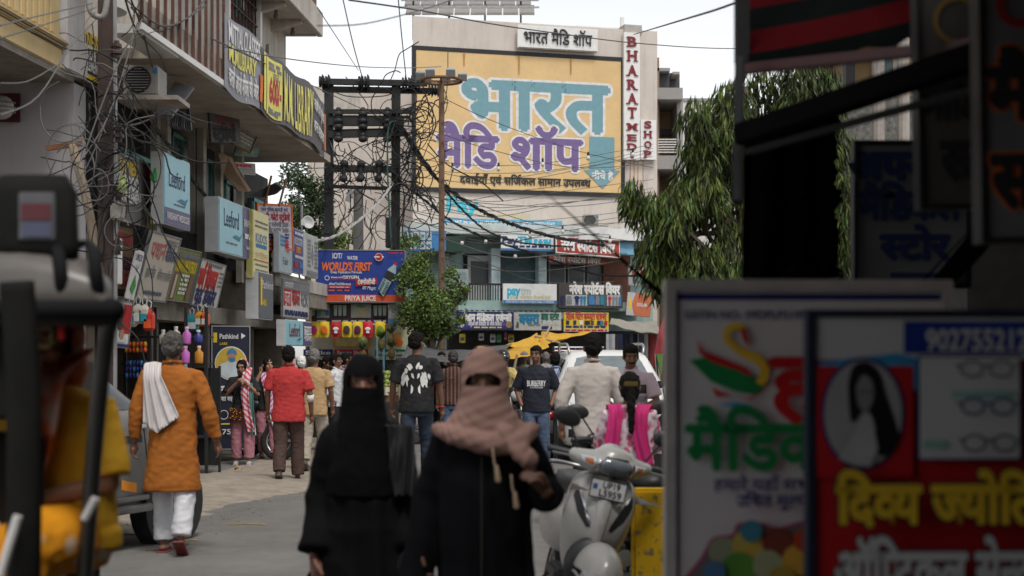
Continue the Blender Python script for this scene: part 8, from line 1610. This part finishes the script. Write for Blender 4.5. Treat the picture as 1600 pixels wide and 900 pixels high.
# right: black abaya, dusty rose scarf
Ra = (((.142, 0, 1.275), (.25, .06, 1.02), (.25, -.17, 1.07), (-.35, -.5, .6), (-.6, -.2, -.2)), ((-.142, 0, 1.275), (-.225, .04, 1.03), (-.255, .02, .84), (.05, -.1, -1), (1, 0, 0)))
rt, S_ = bare('woman in black abaya with dusty rose scarf wound round head and face', V((PX(757, 5.6), 5.6, 0)), R(-3), 1.6, Ra, .8, mat('skin_shade', (.15, .075, .05), .5, var=.08))
mb = MB(); mb.rings([(.015, .2, .19, .01, .02), (.3, .192, .175, .01, .015), (.62, .188, .155, .01, .01), (.9, .182, .138, 0, 0), (1.08, .182, .135, 0, 0), (1.24, .178, .125, 0, 0), (1.31, .12, .09, 0, 0), (1.36, .07, .065, 0, 0)], 26)
for s, a in zip((1, -1), Ra): mb.tube([V((s * .1, 0, 1.28)), V(a[0]), V(a[0]).lerp(V(a[1]), .5), V(a[1]), V(a[1]).lerp(V(a[2]), .5), V(a[1]).lerp(V(a[2]), .85 if s > 0 else 1.95)], [.065, .066, .062, .06, .06, .066], 14)
garment(rt, S_, mb, bur2, 'abaya', .013, 4, bigfold(.013, 7))
mb = MB(); mb.tube([(0, -.14, 1.2), (0, -.145, 1.0), (0, -.155, .7), (0, -.18, .3)], .004, 5); me = mb.mesh(); me.transform(S_); link('front_seam', me, mat('seam_grey', (.03, .027, .022), .6), rt)
def scarf_d(p, n):
    return .0055 * (abs(math.sin(p.z * 44 - (p.x - .03) ** 2 * 330 + p.x * 11 + 3.2 * noise.noise(p * 4))) ** .7 - .5) * min(1, max(0, (1.435 - p.z) * 9)) * (.75 + .8 * noise.noise(p * 6 + V((3, 0, 0)))) + .003 * noise.noise(V((p.x * 10, p.y * 10, p.z * 16))) + .0012 * math.sin(p.z * 150 - p.x * 60)
mb = MB(); mb.ell((0, .02, 1.505), (.1, .12, .118), 22, 14); mb.ell((0, .0, 1.56), (.07, .085, .07), 16, 10)
mb.rings([(1.235, .16, .12, .02, -.01), (1.275, .175, .134, .015, -.01), (1.325, .155, .135, 0, -.01), (1.38, .118, .124, 0, -.012), (1.43, .096, .116, 0, -.008), (1.5, .096, .11, 0, 0)], 26)
mb.caps([(-.18, -.02, 1.3), (-.1, -.12, 1.28), (.03, -.15, 1.25), (.14, -.13, 1.25), (.185, -.0, 1.3)], [.03, .04, .044, .042, .034], 12)
mb.caps([(.1, -.13, 1.29), (.155, -.155, 1.22), (.185, -.16, 1.19), (.19, -.155, 1.165)], [.05, .064, .06, .035], 12, .55)
garment(rt, S_, mb, pinks, 'headscarf', .0065, 9, scarf_d, lambda p: p.y < -.04 and 1.478 < p.z and p.z < 1.524 - 5 * p.x * p.x and abs(p.x) < .068)
for x, z0, z1 in ((.045, 1.24, 1.12), (.115, 1.14, 1.02)):
    mb = MB(); mb.tube(smooth([(x, -.2, z0), (x + .008, -.215, (z0 + z1) / 2), (x + .015, -.21, z1 + .05)], 4), .004, 5); mb.caps([(x + .015, -.21, z1 + .05), (x + .022, -.21, z1)], [.008, .012], 8); me = mb.mesh(); me.transform(S_); link('tassel', me, mat('cream_tassel', (.45, .33, .22), .8), rt, True)

# ------------------------------------------------------------------ passenger in the rickshaw
must = mat('mustard_blouse', (.66, .36, .02), .85, var=.08); dup = patmat('orange_white_dupatta', (S(204, 90, 40), S(190, 160, 150)), 'NOISE', 9, thr=.52, soft=.12); sari = patmat('mustard_print_sari', (S(226, 150, 30), S(230, 214, 200)), 'VOR', 7, thr=.30, soft=-.08)
ps = person('seated woman in mustard blouse with orange white shawl inside the rickshaw', V((PX(84, 4.75), 4.75, .11)), R(-14), 1.62, sex='f', skin=mat('skin_warm_brown', (.42, .2, .12), .5), arms={'LE': (.23, -.02, 1.13), 'LW': (-.02, -.2, 1.06), 'LP': (0, 0, -1), 'RE': (-.24, -.04, 1.12), 'RW': (-.1, -.24, 1.0)}, legs={'LH': (.1, -.05, .92), 'LK': (.13, -.42, .92), 'LA': (.13, -.4, .5), 'RH': (-.1, -.05, .92), 'RK': (-.13, -.42, .92), 'RA': (-.13, -.4, .5)},
    top=(must, 'blouse', dict(hem=.9, sleeve=.92, wide=1.22, fold=.006)), bottom=None, feet='sandal', hair='bun', face=True, build=1.15)
mb = MB(); mb.rings([(.84, .2, .16, 0, 0), (1.0, .19, .15, 0, 0)], 20); 
for s in (-1, 1): mb.caps([(s * .1, 0, .93), (s * .12, -.22, .95), (s * .13, -.42, .93)], [.12, .115, .105], 14); mb.tube([(s * .12, -.42, .93), (s * .12, -.46, .7), (s * .12, -.45, .48)], [.11, .12, .13], 14)
mb.caps([(-.1, -.42, .88), (.1, -.42, .88)], [.1, .1], 12); mb.tube([(0, -.42, .9), (0, -.45, .48)], [.1, .12], 12)
me = remesh(mb, .013, 4, .5, folds(.012, 2, 2)); me.transform(ps['M']); link('sari_skirt', me, sari, ps['root'], True)
strip(ps, dup, [(.02, .06, 1.6), (.03, -.12, 1.5), (.02, -.17, 1.3), (-.02, -.2, 1.12), (-.04, -.22, .98)], .2, 'shawl', .02, ps['top'], .02)
mb = MB(); mb.ell((0, .03, 1.64), (.095, .105, .105), 18, 12); mb.ell((0, .05, 1.53), (.1, .085, .11), 16, 10); me = remesh(mb, .012, 4); bm = bmesh.new(); bm.from_mesh(me); bmesh.ops.delete(bm, geom=[v for v in bm.verts if v.co.y < -.03 and v.co.z < 1.69], context='VERTS'); bm.to_mesh(me); bm.free(); me.transform(ps['M']); link('shawl_hood', me, dup, ps['root'], True)
a = ps['M'] @ ps['J']['LW']; d = ps['M'] @ ps['J']['LE'] - a
for i in range(3): m = MB(); c = a + d * (.08 + .05 * i); dn = d.normalized(); ex = dn.orthogonal().normalized(); ey = dn.cross(ex); m.tube([c + (ex * math.cos(t) + ey * math.sin(t)) * .036 for t in [k * .45 for k in range(15)]], .005, 6); m.build('bangle', mat('red_bangle', (.3, .02, .03), .3), ps['root'], True)
# ================================================================== SHADED SHOP FRONT AND BOARDS, NEAR RIGHT
nw = empty('medicine_shop', (3, 2, 0), 'dark shaded medicine shop with deep canopy at the right edge', 'building'); q = nw.location
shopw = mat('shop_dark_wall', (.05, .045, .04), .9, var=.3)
def nb(name, mt, a, c, bevel=0): m = MB(); m.box(V(a) - q, V(c) - q); return m.build(name, mt, nw, bevel=bevel)
nb('wall', shopw, (2.9, -3, 0), (6, 9.5, 4.2)); nb('light_block_wall', shopw, (-4.5, -3.2, 0), (6, -3.0, 4.2)); nb('canopy', mat('light_block_tin', (.06, .06, .065), .7), (-.85, -3, 2.76), (2.9, 4.3, 2.8)); nb('canopy', MATS['light_block_tin'], (1.25, 4.35, 2.95), (2.9, 5.6, 3.0))  # back wall and canopies added out of view to keep light off the boards
nb('light_block_storey', shopw, (1.3, -3, 2.82), (6, 4.25, 7.5)); nb('light_block_storey', shopw, (3.0, 4.3, 2.82), (6, 9.5, 7.5))  # upper storeys added to block sky light from the hanging boards
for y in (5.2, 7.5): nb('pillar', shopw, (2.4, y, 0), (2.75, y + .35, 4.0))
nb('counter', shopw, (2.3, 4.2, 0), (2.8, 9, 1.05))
# striped awning with folding arms
aw = empty('striped_awning', P(1158, 100, 5.3), 'red and black striped awning with folding arms at top right', 'awning'); ao = aw.location
stripe = (mat('awning_red', (.07, .005, .006), 1.0, var=.1, spec=.02), mat('awning_black', (.006, .008, .007), 1.0, var=.1, spec=.02))
A, B, C_, D = P(1160, 86, 5.3) - ao, P(1660, -40, 4.4) - ao, P(1660, -330, 5.2) - ao, P(1160, -190, 6.3) - ao
m = MB(); n = 9
for k in range(n):
    m.cur = (0, 1, 0, 1, 0, 1, 0, 1, 0)[k]
    m.grid(lambda u, v: A.lerp(B, u).lerp(D.lerp(C_, u), (k + v) / n) + V((0, 0, -.03 * math.sin(u * 3.1))), 12, 2)
m.build('canvas', stripe, aw)
m = MB(); m.grid(lambda u, v: A.lerp(B, u) + V((0, .0, -.03 * math.sin(u * 3.1) - .06 * v - .012 * math.sin(u * 40) * v)), 60, 2); m.build('valance', stripe[1], aw, solid=.004)
mat('frame_mid', (.03, .03, .03), .8)
for (x0, y0, Y0, x1, y1, Y1, w_, mt) in ((1165, 108, 5.3, 1600, 62, 4.4, .04, mat('arm_maroon', (.06, .015, .015), .5)), (1156, 212, 5.0, 1600, 62, 4.2, .075, mat('arm_black', (.006, .006, .006), .95, spec=.04)), (1165, 238, 5.0, 1600, 118, 4.3, .025, MATS['frame_mid']), (1156, 90, 5.2, 1152, 318, 5.0, .035, mat('arm_grey', (.03, .03, .03), .7))):
    m = MB(); m.bar(P(x0, y0, Y0) - ao, P(x1, y1, Y1) - ao, w_); m.build('arm', mt, aw, bevel=.006)
m = MB(); m.bar(P(1159, -60, 5.3) - ao, P(1159, 98, 5.3) - ao, .05); m.build('side_post', MATS['arm_grey'], aw)
# near-black sheet added to stand for the deep shade inside the tree
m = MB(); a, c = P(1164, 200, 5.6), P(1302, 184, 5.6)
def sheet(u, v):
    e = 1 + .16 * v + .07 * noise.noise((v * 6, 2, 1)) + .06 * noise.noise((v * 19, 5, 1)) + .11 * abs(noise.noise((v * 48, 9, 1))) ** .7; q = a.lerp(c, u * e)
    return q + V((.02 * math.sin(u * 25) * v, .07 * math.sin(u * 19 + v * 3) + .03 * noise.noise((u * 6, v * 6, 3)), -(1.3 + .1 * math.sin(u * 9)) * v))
m.grid(sheet, 40, 220); tag(m.build('shade_sheet', mat('shade_sheet_black', (.002, .002, .002), 1.0, var=.3, spec=0.0), solid=.006), 'black plastic sheet hanging under awning arms before the drooping tree', 'sheet')
# hanging shop boards
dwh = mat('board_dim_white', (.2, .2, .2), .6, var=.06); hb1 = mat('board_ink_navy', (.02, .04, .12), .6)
sg = qsign('medical_store_board', 'dim white board with three rows of navy Hindi and an arrow', (1338, 446), (1512, 446), (1338, 224), 5.9, 5.9, .05, dwh, edge=(.012, plast))
sg.text('अपना', .36, .84, .11, hb1, w=.38, off=.06); sg.text('मैडिकल', .48, .56, .11, hb1, w=.42, off=.05); sg.text('स्टोर', .52, .27, .1, hb1, w=.28, off=.05); sg.poly([(.3, .05), (.8, .05), (.8, .02), (.92, .07), (.8, .12), (.8, .09), (.3, .09)], hb1, 'arrow')
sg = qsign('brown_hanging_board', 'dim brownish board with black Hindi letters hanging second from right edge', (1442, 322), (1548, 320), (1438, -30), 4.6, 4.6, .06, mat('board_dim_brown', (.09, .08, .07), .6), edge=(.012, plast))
sg.text('मौडि', .45, .46, .11, blk, w=.19, off=.05); sg.text('स्ट', .6, .2, .12, blk, w=.14, off=.05); sg.ring(.55, .82, .08, .018, mat('dim_gold', (.25, .15, .04), .6))
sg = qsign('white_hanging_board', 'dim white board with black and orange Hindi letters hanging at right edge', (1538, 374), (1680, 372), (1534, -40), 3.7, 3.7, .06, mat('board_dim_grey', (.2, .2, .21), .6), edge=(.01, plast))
sg.text('मै', .32, .55, .13, blk, w=.12, off=.05, outline=orp); sg.text('सा', .4, .22, .13, blk, w=.15, off=.05, outline=orp); sg.ring(.4, .88, .06, .02, redp)
# standing board with the swan emblem
al = mat('aluminium_frame', (.7, .69, .66), .4, metal=.4, var=.1, grime=.3); bw = mat('flex_white', (.62, .62, .62), .45, var=.03); grn = mat('flex_green', S(20, 130, 70), .5); rdx = mat('flex_red', S(190, 30, 36), .5); ylx = mat('flex_yellow', S(230, 190, 50), .5); nvx = mat('flex_navy', S(36, 40, 110), .5); cyx = mat('flex_cyan', S(60, 150, 200), .5)
Y = 4.05; O = P(1054, 1120, Y); w_ = PX(1476, Y) - PX(1054, Y); h_ = PZ(452, Y) - O.z
sg = Sign('swan_board', 'tall framed white medical board with green and red swan emblem', O, (1, .03, 0), (0, 0, 1), w_, h_, .03, bw, cat='signboard', edge=(.028, al))
ux = lambda x: (x - 1054) / 422; uy = lambda y: (1120 - y) / 668
def upoly(pts, m_, nm='printed_shape'): sg.poly([(ux(x), uy(y)) for x, y in pts], m_, nm)
for a in ((.0, .975, 1, .99), (.0, 0, .012, .975)): sg.rect(*a, nvx, 'border_line')
sg.text('GSTIN NO- 09DPLPS1999K1Z', ux(1185), uy(492), 12 * Y / F, nvx, w=232 * Y / F)
def bez(p, n=10):
    o = smooth([V((x, y, 0)) for x, y in p], n); return [(q_.x, q_.y) for q_ in o]
upoly([(1076, 563), (1110, 556), (1160, 578), (1190, 592), (1192, 606), (1178, 617), (1150, 612), (1110, 596)], grn, 'wing'); upoly([(1088, 530), (1098, 548), (1130, 560), (1165, 575), (1178, 590), (1150, 578), (1112, 566), (1092, 552)], rdx, 'wing')
sg.stroke([(ux(x), uy(y)) for x, y in bez(((1186, 600), (1194, 582), (1184, 562), (1158, 550), (1136, 532), (1136, 516), (1150, 509), (1162, 516)))], [.02, *([.026] * 30), *([.02] * 41)][:71], ylx, 'neck'); upoly([(1154, 512), (1164, 516), (1172, 542), (1160, 532)], rdx, 'beak')
upoly([(1110, 604), (1124, 612), (1142, 617), (1118, 620)], rdx, 'feather'); upoly([(1146, 618), (1168, 622), (1186, 612), (1172, 626)], rdx, 'feather'); upoly([(1120, 632), (1145, 628), (1174, 632), (1148, 637)], cyx, 'ripple')
sg.text('हनु', ux(1290), uy(600), 84 * Y / F, rdx, w=175 * Y / F, off=.035); sg.text('मैडिकल', ux(1215), uy(697), 70 * Y / F, grn, w=290 * Y / F, off=.032); sg.text('हमारे यहाँ सभी दवाइयाँ', ux(1235), uy(756), 17 * Y / F, nvx, w=245 * Y / F, off=.02); sg.text('उचित मूल्य पर', ux(1220), uy(781), 17 * Y / F, nvx, w=145 * Y / F, off=.03)
upoly(bez(((1056, 910), (1090, 870), (1110, 838), (1140, 832), (1150, 815), (1185, 814), (1210, 822), (1260, 812), (1300, 840), (1310, 920), (1180, 960), (1056, 910)), 5), mat('flex_magenta', S(170, 60, 110), .5), 'outline'); upoly(bez(((1062, 912), (1094, 872), (1114, 842), (1142, 836), (1152, 819), (1185, 818), (1210, 826), (1258, 816), (1296, 842), (1304, 918), (1180, 955), (1062, 912)), 5), mat('flex_dull', S(110, 104, 100), .5), 'picture_ground')
for x, y, r_, c in ((1125, 858, 22, (150, 160, 130)), (1165, 850, 26, (190, 170, 80)), (1210, 845, 24, (120, 60, 50)), (1150, 885, 26, (90, 150, 60)), (1195, 880, 24, (160, 170, 130)), (1240, 872, 24, (200, 160, 60)), (1168, 826, 17, (60, 130, 150)), (1110, 890, 18, (80, 120, 160)), (1215, 902, 22, (170, 150, 60)), (1250, 840, 18, (170, 70, 40))): sg.disc(ux(x), uy(y), r_ * Y / F, mat('fruit_print_%d' % x, S(*c), .5))
for x in (.02, w_ - .05): m = MB(); m.box((x, -.46 * 1 + .0, -.03), (x + .03, -.03, -.005)); m.build('leg', al, sg.root)
# red optical board in front
Y = 3.5; O = P(1270, 1180, Y); w_ = PX(1730, Y) - PX(1270, Y); h_ = PZ(494, Y) - O.z
sg = Sign('optical_board', 'red optician board with spectacles and oval portrait in front of swan board', O, (1, .02, 0), (0, 0, 1), w_, h_, .03, rdx, cat='signboard', edge=(.016, mat('frame_dark_blue', (.03, .04, .07), .4, metal=.3)))
ux = lambda x: (x - 1270) / 460; uy = lambda y: (1180 - y) / 686
sg.rect(0, uy(562), 1, 1, bw); sg.rect(ux(1412), uy(552), 1, uy(502), mat('flex_blue', S(36, 60, 150), .5)); sg.text('9027552125', ux(1535), uy(532), 30 * Y / F, bw, w=178 * Y / F, off=.03)
sg.poly([(ux(x), uy(y)) for x, y in ((1278, 600), (1278, 566), (1400, 552), (1440, 562), (1440, 610))], cyx)
sg.rect(ux(1275), uy(745), ux(1425), uy(572), rdx)
sg.disc(ux(1346), uy(646), 66 * Y / F, nvx, ry=88 * Y / F); sg.disc(ux(1346), uy(646), 61 * Y / F, mat('portrait_grey', S(170, 168, 170), .5), ry=83 * Y / F)
pth = lambda pts: [(ux(x), uy(y)) for x, y in pts]
sg.poly(pth(bez(((1322, 600), (1330, 572), (1352, 566), (1372, 584), (1382, 620), (1396, 660), (1400, 690), (1380, 712), (1358, 700), (1366, 668), (1350, 640), (1330, 660), (1324, 640), (1322, 600)), 4)), mat('portrait_hair', S(22, 22, 24), .5), 'hair'); sg.poly(pth(bez(((1334, 604), (1344, 586), (1358, 594), (1362, 618), (1352, 642), (1338, 634), (1334, 604)), 4)), mat('portrait_face', S(140, 136, 138), .5), 'face'); sg.poly(pth(((1306, 716), (1330, 680), (1346, 644), (1358, 650), (1368, 700), (1356, 728), (1330, 724))), mat('portrait_body', S(190, 188, 188), .5), 'shoulder')
for x in (1342, 1354): sg.disc(ux(x), uy(612), 3 * Y / F, MATS['portrait_hair'], ry=2 * Y / F)
sg.rect(ux(1428), uy(718), ux(1590), uy(555), nvx); sg.rect(ux(1431), uy(715), ux(1587), uy(558), bw); sg.rect(ux(1480), uy(622), ux(1580), uy(610), mat('flex_mint', S(150, 190, 180), .5)); sg.rect(ux(1436), uy(700), ux(1472), uy(686), MATS['flex_mint'])
for y, m_ in ((576, gtext), (634, nvx), (690, plast)):
    for x in (1510, 1556): sg.ring(ux(x), uy(y), 19 * Y / F, 3.4 * Y / F, m_, 'spectacle_lens', ry=14 * Y / F)
    sg.stroke(pth(((1528, y - 3), (1533, y - 6), (1538, y - 3))), .006, m_, 'bridge'); sg.stroke(pth(((1490, y - 4), (1484, y - 7))), .006, m_, 'temple'); sg.stroke(pth(((1575, y - 4), (1582, y - 7))), .006, m_, 'temple')
sg.text('दिव्य ज्योति', ux(1450), uy(782), 56 * Y / F, ylx, w=310 * Y / F, off=.05, outline=blk, og=.04); sg.text('ऑप्टिकल सेन्टर', ux(1455), uy(886), 60 * Y / F, bw, w=325 * Y / F, off=.04, outline=blk, og=.035)
for x in (.03, w_ - .06): m = MB(); m.box((x, -.3, -.03), (x + .03, -.02, -.005)); m.build('leg', al, sg.root)
# buildings and wall seen between awning and hanging boards
hs = empty('hut_with_stone_wall', P(1385, 552, 19) - V((0, 0, CZ)), 'small boarded hut above a grey stone wall seen under the striped awning', 'building'); q = hs.location
def hx(name, mt, x0, x1, y0, y1, Y, d): m = MB(); a = P(x0, y0, Y) - q; c = P(x1, y1, Y) - q; m.box((a.x, a.y, c.z), (c.x, a.y + d, a.z)); return m.build(name, mt, hs)
hx('stone_wall', mat('grey_stone', (.13, .125, .115), .9, var=.5, scale=16, bump=.8), 1320, 1560, 150, 552, 19, 1.0); hx('wall', mat('tan_board', (0, 0, 0)), 1328, 1450, 52, 150, 19.6, 2); hx('blue_door', mat('grey_blue_door', (.13, .19, .2), .7), 1368, 1394, 86, 150, 19.5, .08); hx('dark_post', blackm, 1322, 1336, 48, 150, 19.2, .2); hx('roof', mat('tin_dark_roof', (.06, .06, .06), .6), 1318, 1455, 42, 52, 18.8, 3); hx('roof_box', mat('pale_green_roof', (.25, .3, .26), .7), 1366, 1388, 36, 42, 19.2, .8); hx('light_panel', cream, 1395, 1406, 84, 150, 19.5, .06)
m = MB(); a = P(1305, 210, 30); m.box((a.x, 30, 0), (a.x + .7, 33, PZ(96, 30))); tag(m.build('white_tower_house', plaster), 'slim whitish building glimpsed left of the boarded hut', 'building')
